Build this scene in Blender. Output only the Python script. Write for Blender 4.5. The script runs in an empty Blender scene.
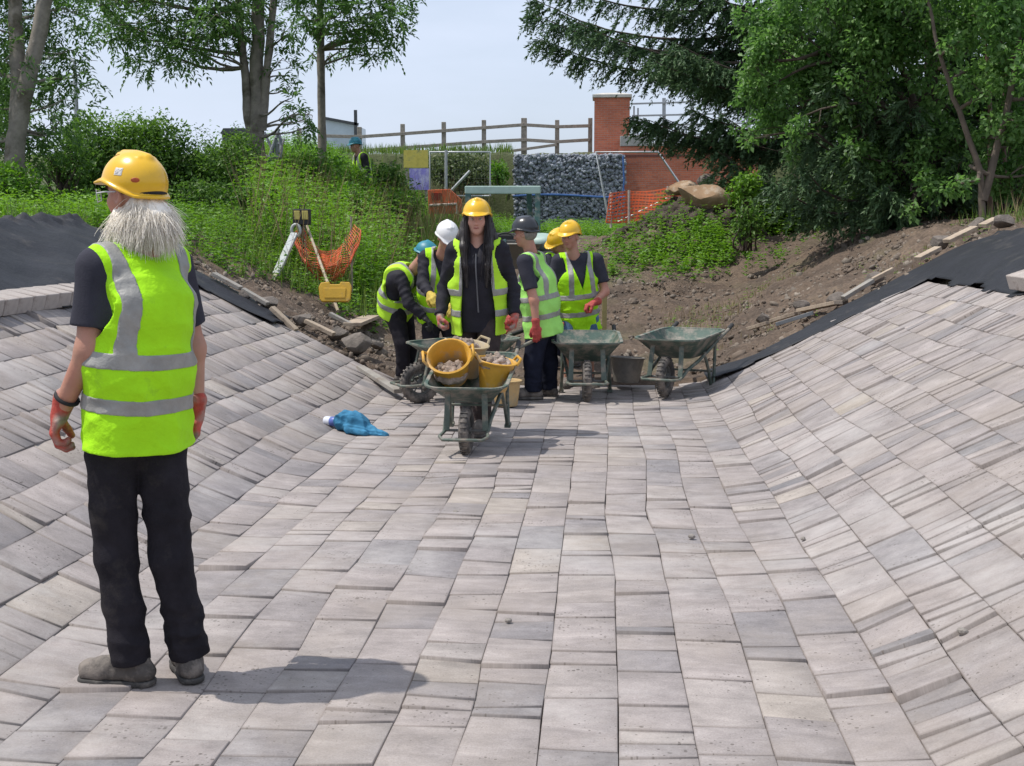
import bpy, bmesh, math, random
import numpy as np
from mathutils import Vector, Matrix

random.seed(7)
RNG = np.random.default_rng(11)
C = bpy.context.scene.collection
scene = bpy.context.scene
R = math.radians

# ------------------------------------------------------------------ camera, sky, sun, exposure
FOC = 1300.0                                   # focal length in pixels at 1024 wide
CAM_Z = 1.57
PITCH = math.atan(155 / FOC)
YAW = math.atan(93 * math.cos(PITCH) / FOC)
cam_d = bpy.data.cameras.new('camera')
cam_d.sensor_width = 36
cam_d.lens = 36 * FOC / 1024
cam_d.clip_start = 0.05
cam_d.clip_end = 2000
cam = bpy.data.objects.new('camera', cam_d)
C.objects.link(cam)
cam.location = (0, 0, CAM_Z)
cam.rotation_euler = (math.pi / 2 - PITCH, 0, YAW)
scene.camera = cam
CAM_M = cam.rotation_euler.to_matrix()

SUN_EL = R(64)
SUN_AZ = math.atan2(-1.0, -0.10)                # clockwise from +Y: the sun stands to the left
world = bpy.data.worlds.new('World')
scene.world = world
world.use_nodes = True
wn, wl = world.node_tree.nodes, world.node_tree.links
wn.clear()
w_out = wn.new('ShaderNodeOutputWorld')
w_bg = wn.new('ShaderNodeBackground')
w_bg.inputs['Strength'].default_value = 0.14
w_sky = wn.new('ShaderNodeTexSky')
w_sky.sky_type = 'NISHITA'
w_sky.sun_disc = False
w_sky.sun_elevation = SUN_EL
w_sky.sun_rotation = SUN_AZ % (2 * math.pi)
w_sky.air_density = 1.0
w_sky.dust_density = 2.5
w_sky.ozone_density = 1.0
# thin high cloud: pale, slightly uneven
w_tc = wn.new('ShaderNodeTexCoord')
w_mp = wn.new('ShaderNodeMapping')
w_mp.inputs['Scale'].default_value = (1.2, 1.2, 5.0)
w_ns = wn.new('ShaderNodeTexNoise')
w_ns.inputs['Scale'].default_value = 2.2
w_ns.inputs['Detail'].default_value = 6
w_ns.inputs['Roughness'].default_value = 0.55
w_rp = wn.new('ShaderNodeMapRange')
w_rp.inputs['From Min'].default_value = 0.35
w_rp.inputs['From Max'].default_value = 0.70
w_rp.inputs['To Min'].default_value = 0.60
w_rp.inputs['To Max'].default_value = 0.97
w_mix = wn.new('ShaderNodeMix')
w_mix.data_type = 'RGBA'
w_mix.inputs['B'].default_value = (4.9, 5.5, 6.7, 1)
wl.new(w_tc.outputs['Generated'], w_mp.inputs['Vector'])
wl.new(w_mp.outputs['Vector'], w_ns.inputs['Vector'])
wl.new(w_ns.outputs['Fac'], w_rp.inputs['Value'])
wl.new(w_rp.outputs['Result'], w_mix.inputs['Factor'])
wl.new(w_sky.outputs['Color'], w_mix.inputs['A'])
wl.new(w_mix.outputs['Result'], w_bg.inputs['Color'])
wl.new(w_bg.outputs['Background'], w_out.inputs['Surface'])

sun_d = bpy.data.lights.new('sun', 'SUN')
sun_d.energy = 3.5
sun_d.angle = R(0.6)
sun_d.color = (1.0, 0.955, 0.88)
sun = bpy.data.objects.new('sun', sun_d)
C.objects.link(sun)
SUN_DIR = Vector((math.sin(SUN_AZ) * math.cos(SUN_EL), math.cos(SUN_AZ) * math.cos(SUN_EL), math.sin(SUN_EL)))
sun.rotation_euler = SUN_DIR.to_track_quat('Z', 'Y').to_euler()
sun.location = SUN_DIR * 50

vs = scene.view_settings
vs.view_transform = 'Standard'
vs.look = 'None'
vs.exposure = 0.14
vs.gamma = 1.0
vs.use_curve_mapping = False
scene.cycles.max_bounces = 6
scene.cycles.transparent_max_bounces = 6


# ------------------------------------------------------------------ finding places in the photograph
def ray(px, py):
    d = CAM_M @ Vector(((px - 512) / FOC, -(py - 383) / FOC, -1))
    return d


def at(px, py, Y):
    d = ray(px, py)
    t = Y / d.y
    return Vector((d.x * t, Y, CAM_Z + d.z * t))


def xz(px, py, Y):
    p = at(px, py, Y)
    return p.x, p.z


# ------------------------------------------------------------------ value noise in numpy
def _hash(ix, iy, seed):
    h = (ix.astype(np.int64) * 374761393 + iy.astype(np.int64) * 668265263 + seed * 1442695041) & 0x7fffffff
    h = ((h ^ (h >> 13)) * 1274126177) & 0x7fffffff
    h = (h ^ (h >> 16)) & 0xffff
    return h / 32767.5 - 1.0


def vnoise(x, y, seed=0):
    x = np.asarray(x, float); y = np.asarray(y, float)
    ix = np.floor(x); iy = np.floor(y)
    fx = x - ix; fy = y - iy
    fx = fx * fx * (3 - 2 * fx); fy = fy * fy * (3 - 2 * fy)
    ix = ix.astype(np.int64); iy = iy.astype(np.int64)
    a = _hash(ix, iy, seed); b = _hash(ix + 1, iy, seed)
    c = _hash(ix, iy + 1, seed); d = _hash(ix + 1, iy + 1, seed)
    return (a * (1 - fx) + b * fx) * (1 - fy) + (c * (1 - fx) + d * fx) * fy


def fbm(x, y, seed=0, octaves=4):
    s = 0; a = 1.0; f = 1.0
    for k in range(octaves):
        s = s + a * vnoise(np.asarray(x) * f, np.asarray(y) * f, seed + k * 17)
        a *= 0.5; f *= 2.03
    return s


def sstep(a, b, x):
    t = np.clip((np.asarray(x, float) - a) / (b - a), 0, 1)
    return t * t * (3 - 2 * t)


# ------------------------------------------------------------------ terrain
XL, XR = -2.05, 0.95                            # edges of the channel floor
LIN_L, LIN_R, LIN_END = -4.02, 3.08, 12.9       # the lined part


def sp(t):
    return 0.5 * (t + np.sqrt(t * t + 0.018))


def prof(x):
    x = np.asarray(x, float)
    return 0.5 * (sp(x - XR) + sp(XL - x))


def smin_(a, b, k):
    h = np.clip(0.5 + 0.5 * (b - a) / k, 0, 1)
    return b * (1 - h) + a * h - k * h * (1 - h)


def ground_z(x, y, rough=True):
    x = np.asarray(x, float); y = np.asarray(y, float)
    rise = 1.30 * sstep(14.0, 28.0, y)
    z = -smin_(-prof(x), -rise, 0.3)
    side = sstep(-4.4, -3.4, x)                  # 0 on the left bank, 1 in front of the walls
    emb = (1 - side) * 2.65 * sstep(25, 49, y) + side * 2.65 * sstep(46.6, 47.3, y)
    emb = emb * (1 - sstep(5.5, 8.0, x) * 0.0)
    bank = 1.62 + emb + 0.05 * np.clip(x - 4.2, 0, 10)
    z = smin_(z, bank, 0.35)
    z = np.maximum(z, 1.3 * sstep(40, 44, y)) + emb * sstep(40, 46, y) * side * 0
    z = np.where((y > 46.6) & (z < bank), np.maximum(z, bank * sstep(46.6, 47.3, y)), z)
    z = z + 0.95 * np.exp(-(((x - 1.75) / 1.3) ** 2 + ((y - 25.2) / 1.9) ** 2))      # heap of spoil
    if rough:
        free = sstep(12.6, 14.2, y) + (1 - sstep(12.6, 14.2, y)) * np.maximum(sstep(4.3, 5.0, x), sstep(5.2, 5.9, -x))
        z = z + free * (0.055 * fbm(x * 1.3, y * 1.3, 3, 4) + 0.02 * fbm(x * 6, y * 6, 5, 2))
        lined = (x > LIN_L - 0.1) & (x < LIN_R + 0.1) & (y < LIN_END + 0.1)
        z = z - np.where(lined, 0.11, 0.0)
    return z


def hit(px, py, y0=2.5, y1=80):
    """the point of the terrain seen at a pixel"""
    d = ray(px, py)
    ys = np.arange(y0, y1, 0.02)
    xs = d.x / d.y * ys
    zs = CAM_Z + d.z / d.y * ys
    below = np.nonzero(zs < ground_z(xs, ys, False))[0]
    i = below[0] if len(below) else len(ys) - 1
    return Vector((xs[i], ys[i], zs[i]))


# ------------------------------------------------------------------ materials
def new_mat(name):
    m = bpy.data.materials.new(name)
    m.use_nodes = True
    nt = m.node_tree
    nt.nodes.clear()
    out = nt.nodes.new('ShaderNodeOutputMaterial')
    b = nt.nodes.new('ShaderNodeBsdfPrincipled')
    nt.links.new(b.outputs[0], out.inputs[0])
    return m, nt, b


def node(nt, t, **kw):
    n = nt.nodes.new(t)
    for k, v in kw.items():
        if k in n.inputs:
            n.inputs[k].default_value = v
        else:
            setattr(n, k, v)
    return n


def mulcol(nt, a, fac_socket, lo, hi):
    """multiply a colour socket by a value remapped from 0..1 to lo..hi"""
    mr = node(nt, 'ShaderNodeMapRange')
    mr.inputs['To Min'].default_value = lo
    mr.inputs['To Max'].default_value = hi
    mr.inputs['From Min'].default_value = 0.25
    mr.inputs['From Max'].default_value = 0.75
    nt.links.new(fac_socket, mr.inputs['Value'])
    mx = node(nt, 'ShaderNodeMix', data_type='RGBA', blend_type='MULTIPLY')
    mx.inputs['Factor'].default_value = 1
    nt.links.new(a, mx.inputs['A'])
    nt.links.new(mr.outputs[0], mx.inputs['B'])
    return mx.outputs['Result']


def mat(name, col, rough=0.7, var=0.25, scale=12, bump=0.0, bscale=60, metal=0.0, dirt=None, dirt_amt=0.5,
        dscale=5, spec=0.5, detail=5, hue=None, coat=0.0):
    m, nt, b = new_mat(name)
    tc = node(nt, 'ShaderNodeTexCoord')
    rgb = node(nt, 'ShaderNodeRGB')
    rgb.outputs[0].default_value = (*col, 1)
    c = rgb.outputs[0]
    n1 = node(nt, 'ShaderNodeTexNoise', Scale=scale, Detail=detail, Roughness=0.6)
    nt.links.new(tc.outputs['Object'], n1.inputs['Vector'])
    if hue:
        mx = node(nt, 'ShaderNodeMix', data_type='RGBA')
        mx.inputs['B'].default_value = (*hue, 1)
        nz = node(nt, 'ShaderNodeTexNoise', Scale=scale * 0.45, Detail=3)
        nt.links.new(tc.outputs['Object'], nz.inputs['Vector'])
        mr = node(nt, 'ShaderNodeMapRange')
        mr.inputs['From Min'].default_value = 0.42; mr.inputs['From Max'].default_value = 0.62
        nt.links.new(nz.outputs['Fac'], mr.inputs['Value'])
        nt.links.new(mr.outputs[0], mx.inputs['Factor'])
        nt.links.new(c, mx.inputs['A'])
        c = mx.outputs['Result']
    c = mulcol(nt, c, n1.outputs['Fac'], 1 - var, 1 + var)
    if dirt:
        nd = node(nt, 'ShaderNodeTexNoise', Scale=dscale, Detail=7, Roughness=0.7)
        nt.links.new(tc.outputs['Object'], nd.inputs['Vector'])
        mr = node(nt, 'ShaderNodeMapRange')
        mr.inputs['From Min'].default_value = 0.62 - 0.3 * dirt_amt
        mr.inputs['From Max'].default_value = 0.78 - 0.3 * dirt_amt
        nt.links.new(nd.outputs['Fac'], mr.inputs['Value'])
        mx = node(nt, 'ShaderNodeMix', data_type='RGBA')
        mx.inputs['B'].default_value = (*dirt, 1)
        nt.links.new(mr.outputs[0], mx.inputs['Factor'])
        nt.links.new(c, mx.inputs['A'])
        c = mx.outputs['Result']
    nt.links.new(c, b.inputs['Base Color'])
    b.inputs['Roughness'].default_value = rough
    b.inputs['Metallic'].default_value = metal
    b.inputs['Specular IOR Level'].default_value = spec
    if coat:
        b.inputs['Coat Weight'].default_value = coat
        b.inputs['Coat Roughness'].default_value = 0.15
    if bump:
        nb = node(nt, 'ShaderNodeTexNoise', Scale=bscale, Detail=4, Roughness=0.65)
        nt.links.new(tc.outputs['Object'], nb.inputs['Vector'])
        bp = node(nt, 'ShaderNodeBump', Strength=bump, Distance=0.02)
        nt.links.new(nb.outputs['Fac'], bp.inputs['Height'])
        nt.links.new(bp.outputs[0], b.inputs['Normal'])
    return m


def leaf_mat(name, dark, light, trans=0.35, rough=0.45):
    m, nt, b = new_mat(name)
    at_ = node(nt, 'ShaderNodeAttribute', attribute_name='tint')
    mx = node(nt, 'ShaderNodeMix', data_type='RGBA')
    mx.inputs['A'].default_value = (*dark, 1)
    mx.inputs['B'].default_value = (*light, 1)
    nt.links.new(at_.outputs['Fac'], mx.inputs['Factor'])
    nt.links.new(mx.outputs['Result'], b.inputs['Base Color'])
    b.inputs['Roughness'].default_value = rough
    b.inputs['Specular IOR Level'].default_value = 0.35
    tr = node(nt, 'ShaderNodeBsdfTranslucent')
    hs = node(nt, 'ShaderNodeHueSaturation', Saturation=1.15, Value=1.25)
    nt.links.new(mx.outputs['Result'], hs.inputs['Color'])
    nt.links.new(hs.outputs[0], tr.inputs['Color'])
    ms = node(nt, 'ShaderNodeMixShader', Fac=trans)
    nt.links.new(b.outputs[0], ms.inputs[1])
    nt.links.new(tr.outputs[0], ms.inputs[2])
    out = [n for n in nt.nodes if n.type == 'OUTPUT_MATERIAL'][0]
    nt.links.new(ms.outputs[0], out.inputs[0])
    return m


# ------------------------------------------------------------------ objects and labels
def tag(o, label=None, cat=None, group=None, kind=None):
    if label: o['label'] = label
    if cat: o['category'] = cat
    if group: o['group'] = group
    if kind: o['kind'] = kind
    return o


def thing(name, label, cat, loc=(0, 0, 0), rotz=0.0, group=None):
    o = bpy.data.objects.new(name, None)
    o.empty_display_size = 0.2
    C.objects.link(o)
    o.location = loc
    o.rotation_euler = (0, 0, rotz)
    return tag(o, label, cat, group)


def link_mesh(name, me, m=None, parent=None, smooth=None):
    o = bpy.data.objects.new(name, me)
    C.objects.link(o)
    if m is not None:
        for mm in (m if isinstance(m, (list, tuple)) else [m]):
            me.materials.append(mm)
    if parent is not None:
        o.parent = parent
    if smooth is not None and len(me.polygons):
        me.polygons.foreach_set('use_smooth', np.ones(len(me.polygons), bool))
        if smooth < 180:
            me.set_sharp_from_angle(angle=R(smooth))
    return o


def np_mesh(name, V, Q, tint=None):
    """mesh from vertex array and an (n,k) face array"""
    V = np.ascontiguousarray(V, np.float32)
    Q = np.ascontiguousarray(Q, np.int32)
    me = bpy.data.meshes.new(name)
    me.vertices.add(len(V))
    me.vertices.foreach_set('co', V.ravel())
    n, k = Q.shape
    me.loops.add(n * k)
    me.loops.foreach_set('vertex_index', Q.ravel())
    me.polygons.add(n)
    me.polygons.foreach_set('loop_start', np.arange(0, n * k, k, dtype=np.int32))
    me.polygons.foreach_set('loop_total', np.full(n, k, np.int32))
    me.update(calc_edges=True)
    if tint is not None:
        a = me.attributes.new('tint', 'FLOAT', 'POINT')
        a.data.foreach_set('value', np.ascontiguousarray(tint, np.float32))
    return me


class MB:
    """collects shapes into one mesh"""
    def __init__(self):
        self.v = []; self.f = []

    def add(self, vs_, fs_):
        b = len(self.v)
        self.v.extend([tuple(p) for p in vs_])
        self.f.extend([tuple(i + b for i in f) for f in fs_])
        return self

    def box(self, c, s, rot=None):
        c = Vector(c)
        pts = []
        for dx, dy, dz in ((-1, -1, -1), (1, -1, -1), (1, 1, -1), (-1, 1, -1), (-1, -1, 1), (1, -1, 1), (1, 1, 1), (-1, 1, 1)):
            p = Vector((dx * s[0] / 2, dy * s[1] / 2, dz * s[2] / 2))
            if rot is not None: p = rot @ p
            pts.append(c + p)
        return self.add(pts, [(0, 3, 2, 1), (4, 5, 6, 7), (0, 1, 5, 4), (1, 2, 6, 5), (2, 3, 7, 6), (3, 0, 4, 7)])

    def beam(self, a, b, w, h, up=(0, 0, 1)):
        a = Vector(a); b = Vector(b)
        d = (b - a).normalized()
        u = Vector(up)
        s = d.cross(u)
        if s.length < 1e-4: s = d.cross(Vector((1, 0, 0)))
        s.normalize(); u = s.cross(d).normalized()
        rot = Matrix((s, d, u)).transposed()
        return self.box((a + b) / 2, (w, (b - a).length, h), rot)

    def tube(self, path, r, n=8, cap=True, closed=False):
        pts = [Vector(p) for p in path]
        m = len(pts)
        rs = r if isinstance(r, (list, tuple)) else [r] * m
        prev = None
        rings = []
        for i, p in enumerate(pts):
            if closed:
                t = pts[(i + 1) % m] - pts[i - 1]
            else:
                t = pts[min(i + 1, m - 1)] - pts[max(i - 1, 0)]
            t.normalize()
            if prev is None:
                a = Vector((0, 0, 1)) if abs(t.z) < 0.9 else Vector((1, 0, 0))
                u = a - t * a.dot(t)
            else:
                u = prev - t * prev.dot(t)
            u.normalize(); prev = u
            w = t.cross(u)
            rings.append([p + (u * math.cos(2 * math.pi * k / n) + w * math.sin(2 * math.pi * k / n)) * rs[i] for k in range(n)])
        return self.loft(rings, cap=cap and not closed, ring_closed=closed)

    def loft(self, rings, cap=True, ring_closed=False, cap0=None, cap1=None):
        n = len(rings[0]); m = len(rings)
        vs_ = [p for rg in rings for p in rg]
        fs_ = []
        for i in range(m if ring_closed else m - 1):
            j = (i + 1) % m
            for k in range(n):
                l = (k + 1) % n
                fs_.append((i * n + k, i * n + l, j * n + l, j * n + k))
        if (cap if cap0 is None else cap0): fs_.append(tuple(reversed(range(n))))
        if (cap if cap1 is None else cap1): fs_.append(tuple((m - 1) * n + k for k in range(n)))
        return self.add(vs_, fs_)

    def lathe(self, prof_, n=24, c=(0, 0, 0), rot=None, cap=False):
        c = Vector(c)
        rings = []
        for r_, z_ in prof_:
            ring = []
            for k in range(n):
                p = Vector((r_ * math.cos(2 * math.pi * k / n), r_ * math.sin(2 * math.pi * k / n), z_))
                if rot is not None: p = rot @ p
                ring.append(c + p)
            rings.append(ring)
        return self.loft(rings, cap=cap)

    def prism(self, poly, y0, y1):
        """polygon in x,z pushed from y0 to y1"""
        a = [(x, y0, z) for x, z in poly]; b = [(x, y1, z) for x, z in poly]
        return self.loft([a, b])

    def build(self, name, m, parent=None, smooth=None, bevel=0.0):
        me = bpy.data.meshes.new(name)
        me.from_pydata(self.v, [], self.f)
        bm = bmesh.new(); bm.from_mesh(me)
        bmesh.ops.recalc_face_normals(bm, faces=bm.faces)
        bm.to_mesh(me); bm.free()
        o = link_mesh(name, me, m, parent, smooth)
        if bevel:
            md = o.modifiers.new('bevel', 'BEVEL'); md.width = bevel; md.segments = 2; md.limit_method = 'ANGLE'
        return o


def rock(name, c, r, m, seed, sq=(1, 1, 1), sub=3, cuts=14, rot=None, parent=None):
    """an angular broken stone: a ball planed off by flat faces, then roughened"""
    rg_ = np.random.default_rng(seed)
    bm = bmesh.new(); bmesh.ops.create_icosphere(bm, subdivisions=sub, radius=1.0)
    V = np.array([v.co for v in bm.verts])
    for _ in range(cuts):
        n = rg_.normal(0, 1, 3); n /= np.linalg.norm(n)
        d = V @ n - rg_.uniform(0.52, 0.86)
        V = V - np.where(d > 0, d, 0)[:, None] * n * 0.96
    V = V + 0.03 * np.stack([vnoise(V[:, 0] * 4 + V[:, 2] * 3, V[:, 1] * 4, seed + k) for k in range(3)], 1)
    V = V * np.array(sq) * r
    for v, p in zip(bm.verts, V):
        q = Vector(p); v.co = (rot @ q if rot is not None else q) + Vector(c)
    me = bpy.data.meshes.new(name); bm.to_mesh(me); bm.free()
    return link_mesh(name, me, m, parent, 28)


def lump(name, c, r, m, parent=None, seed=0, amp=0.3, sub=3, squash=(1, 1, 1), rot=None, flat=False):
    bm = bmesh.new()
    bmesh.ops.create_icosphere(bm, subdivisions=sub, radius=1.0)
    rg = np.random.default_rng(seed)
    k = rg.normal(0, 2.0, (6, 3)); ph = rg.uniform(0, 6.28, 6)
    for v in bm.verts:
        p = np.array(v.co)
        d = 1 + amp * float(np.mean(np.sin(k @ p + ph))) * 1.4 + rg.normal(0, amp * 0.06)
        q = Vector((p[0] * squash[0], p[1] * squash[1], p[2] * squash[2])) * r * d
        v.co = (rot @ q if rot is not None else q) + Vector(c)
    me = bpy.data.meshes.new(name)
    bm.to_mesh(me); bm.free()
    return link_mesh(name, me, m, parent, None if flat else 50)


# ------------------------------------------------------------------ solid modelling: distance fields turned into one skin
def cap(P, a, b, ra, rb, e=None, k=1.0):
    a = np.asarray(a, np.float32); b = np.asarray(b, np.float32)
    ab = b - a
    q = P - a
    h = np.clip(q @ ab / max(float(ab @ ab), 1e-9), 0, 1)
    q = q - h[:, None] * ab
    d2 = np.einsum('ij,ij->i', q, q)
    if e is not None and k != 1.0:
        e = np.asarray(e, np.float32)
        qe = q @ e
        d2 = d2 - qe * qe * (1 - 1 / (k * k))
    return np.sqrt(np.maximum(d2, 1e-12)) - (ra + (rb - ra) * h)


def ell(P, c, r, M=None):
    q = P - np.asarray(c, np.float32)
    if M is not None: q = q @ np.asarray(M, np.float32)
    r = np.asarray(r, np.float32)
    k0 = np.sqrt(np.sum((q / r) ** 2, 1) + 1e-12)
    k1 = np.sqrt(np.sum((q / (r * r)) ** 2, 1) + 1e-12)
    return k0 * (k0 - 1) / k1


def rbox(P, c, s, rad, M=None):
    q = P - np.asarray(c, np.float32)
    if M is not None: q = q @ np.asarray(M, np.float32)
    d = np.abs(q) - (np.asarray(s, np.float32) - rad)
    return np.linalg.norm(np.maximum(d, 0), axis=1) + np.minimum(d.max(1), 0) - rad


def smin(a, b, k):
    h = np.clip(0.5 + 0.5 * (b - a) / k, 0, 1)
    return b * (1 - h) + a * h - k * h * (1 - h)


def smax(a, b, k):
    return -smin(-a, -b, k)


def chain(P, pts, rs, k=0.03, e=None, ks=1.0):
    d = None
    for i in range(len(pts) - 1):
        kk = ks if not isinstance(ks, (list, tuple)) else ks[i]
        s = cap(P, pts[i], pts[i + 1], rs[i], rs[i + 1], e, kk)
        d = s if d is None else smin(d, s, k)
    return d


def folds(P, seed, wave=0.08, axis=(0, 0, 1), n=3):
    """soft cloth folds, running across the given axis"""
    rg = np.random.default_rng(seed)
    ax = np.asarray(axis, float); ax = ax / np.linalg.norm(ax)
    s = 0
    for i in range(n):
        d = ax + rg.normal(0, 0.55, 3); d /= np.linalg.norm(d)
        w = rg.normal(0, 1, 3); w /= np.linalg.norm(w)
        kf = 2 * math.pi / (wave * rg.uniform(0.75, 1.6))
        a = (P @ d.astype(np.float32)) * kf + rg.uniform(0, 6.3) + 1.6 * np.sin((P @ w.astype(np.float32)) * kf * 0.45 + rg.uniform(0, 6))
        s = s + (1 - np.abs(np.sin(a * 0.5)) * 2)
    return s / n


def skin(name, f, lo, hi, h, m, parent, smooth=180, relax=0):
    """surface of f<0 as one mesh (surface nets on a sparse grid)"""
    lo = np.asarray(lo, float); hi = np.asarray(hi, float)
    B = 8
    nb = np.maximum(1, np.ceil((hi - lo) / (h * B)).astype(int))
    n = nb * B + 1
    bc = np.stack(np.meshgrid(*[(np.arange(nb[i]) + 0.5) * B * h + lo[i] for i in range(3)], indexing='ij'), -1).reshape(-1, 3).astype(np.float32)
    fc = f(bc)
    Fg = np.empty(tuple(n), np.float32)
    Fg[:] = 1.0
    big = np.repeat(np.repeat(np.repeat(fc.reshape(tuple(nb)), B, 0), B, 1), B, 2)
    Fg[:-1, :-1, :-1] = big
    act = np.nonzero(np.abs(fc) < B * h * 1.5)[0]
    loc = np.stack(np.meshgrid(*[np.arange(B + 1)] * 3, indexing='ij'), -1).reshape(-1, 3)
    CH = 400
    for s in range(0, len(act), CH):
        ids = act[s:s + CH]
        bi = np.stack(np.unravel_index(ids, tuple(nb)), 1)
        g = (bi[:, None, :] * B + loc[None]).reshape(-1, 3)
        P = (g * h + lo).astype(np.float32)
        Fg[g[:, 0], g[:, 1], g[:, 2]] = f(P)
    S = Fg < 0
    cs = [S[i:n[0] - 1 + i, j:n[1] - 1 + j, k:n[2] - 1 + k] for i in (0, 1) for j in (0, 1) for k in (0, 1)]
    anyv = np.logical_or.reduce(cs); allv = np.logical_and.reduce(cs)
    cells = np.nonzero(anyv & ~allv)
    idx = np.full((n[0] - 1, n[1] - 1, n[2] - 1), -1, np.int32)
    nv = len(cells[0])
    if nv == 0:
        raise RuntimeError('empty skin ' + name)
    idx[cells] = np.arange(nv)
    ci, cj, ck = cells
    acc = np.zeros((nv, 3)); cnt = np.zeros(nv)
    corner = [(i, j, k) for i in (0, 1) for j in (0, 1) for k in (0, 1)]
    vals = {c: Fg[ci + c[0], cj + c[1], ck + c[2]] for c in corner}
    for c0 in corner:
        for ax in range(3):
            if c0[ax]: continue
            c1 = list(c0); c1[ax] = 1; c1 = tuple(c1)
            a, b = vals[c0], vals[c1]
            mk = (a < 0) != (b < 0)
            t = np.where(mk, a / np.where(mk, a - b, 1), 0)
            p = np.zeros((nv, 3)); p[:] = c0
            p[:, ax] += t
            acc[mk] += p[mk]; cnt[mk] += 1
    V = (np.stack(cells, 1) + acc / cnt[:, None]) * h + lo
    quads = []
    for ax in range(3):
        a1, a2 = (ax + 1) % 3, (ax + 2) % 3
        sl0 = [slice(None)] * 3; sl1 = [slice(None)] * 3
        sl0[ax] = slice(0, n[ax] - 1); sl1[ax] = slice(1, n[ax])
        for a in (a1, a2):
            sl0[a] = slice(1, n[a] - 1); sl1[a] = slice(1, n[a] - 1)
        A = S[tuple(sl0)]; Bv = S[tuple(sl1)]
        e = np.nonzero(A != Bv)
        if not len(e[0]): continue
        base = np.stack(e, 1)
        base[:, a1] += 1; base[:, a2] += 1
        inside = A[e]
        o = [(0, 0), (-1, 0), (-1, -1), (0, -1)]
        q = []
        for d1, d2 in o:
            bb = base.copy(); bb[:, a1] += d1; bb[:, a2] += d2
            q.append(idx[bb[:, 0], bb[:, 1], bb[:, 2]])
        q = np.stack(q, 1)
        q[~inside] = q[~inside][:, ::-1]
        quads.append(q)
    Q = np.concatenate(quads)
    Q = Q[(Q >= 0).all(1)]
    if relax:
        for _ in range(relax):
            s_ = np.zeros_like(V); c_ = np.zeros(len(V))
            for a, b in ((0, 1), (1, 2), (2, 3), (3, 0)):
                np.add.at(s_, Q[:, a], V[Q[:, b]]); np.add.at(c_, Q[:, a], 1)
                np.add.at(s_, Q[:, b], V[Q[:, a]]); np.add.at(c_, Q[:, b], 1)
            V = 0.5 * V + 0.5 * s_ / np.maximum(c_, 1)[:, None]
    me = np_mesh(name, V, Q)
    return link_mesh(name, me, m, parent, smooth)


# ================================================================== THE SETTING
# ------------------------------------------------------------------ ground
def soil_material():
    m, nt, b = new_mat('soil')
    tc = node(nt, 'ShaderNodeTexCoord')
    n1 = node(nt, 'ShaderNodeTexNoise', Scale=1.1, Detail=8, Roughness=0.7)
    n2 = node(nt, 'ShaderNodeTexNoise', Scale=14, Detail=6, Roughness=0.75)
    vo = node(nt, 'ShaderNodeTexVoronoi', Scale=22)
    n3 = node(nt, 'ShaderNodeTexNoise', Scale=0.55, Detail=4)
    for n in (n1, n2, vo, n3): nt.links.new(tc.outputs['Object'], n.inputs['Vector'])
    cr = node(nt, 'ShaderNodeValToRGB')
    e = cr.color_ramp.elements
    e[0].position = 0.3; e[0].color = (0.072, 0.053, 0.040, 1)
    e[1].position = 0.72; e[1].color = (0.205, 0.148, 0.104, 1)
    e2 = e.new(0.5); e2.color = (0.132, 0.094, 0.068, 1)
    nt.links.new(n1.outputs['Fac'], cr.inputs['Fac'])
    c = mulcol(nt, cr.outputs['Color'], n2.outputs['Fac'], 0.6, 1.45)
    c = mulcol(nt, c, vo.outputs['Distance'], 0.85, 1.15)
    # moss and trodden grass away from the digging
    mr = node(nt, 'ShaderNodeMapRange')
    mr.inputs['From Min'].default_value = 0.56; mr.inputs['From Max'].default_value = 0.70
    nt.links.new(n3.outputs['Fac'], mr.inputs['Value'])
    at_ = node(nt, 'ShaderNodeAttribute', attribute_name='tint')
    mm = node(nt, 'ShaderNodeMath', operation='MAXIMUM')
    m2 = node(nt, 'ShaderNodeMath', operation='MULTIPLY'); m2.inputs[1].default_value = 0.45
    nt.links.new(mr.outputs[0], m2.inputs[0])
    nt.links.new(m2.outputs[0], mm.inputs[0]); nt.links.new(at_.outputs['Fac'], mm.inputs[1])
    mx = node(nt, 'ShaderNodeMix', data_type='RGBA')
    mx.inputs['B'].default_value = (0.075, 0.10, 0.035, 1)
    nt.links.new(mm.outputs[0], mx.inputs['Factor']); nt.links.new(c, mx.inputs['A'])
    nt.links.new(mx.outputs['Result'], b.inputs['Base Color'])
    b.inputs['Roughness'].default_value = 0.95
    bp = node(nt, 'ShaderNodeBump', Strength=0.9, Distance=0.06)
    nt.links.new(n2.outputs['Fac'], bp.inputs['Height'])
    nt.links.new(bp.outputs[0], b.inputs['Normal'])
    return m


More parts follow.
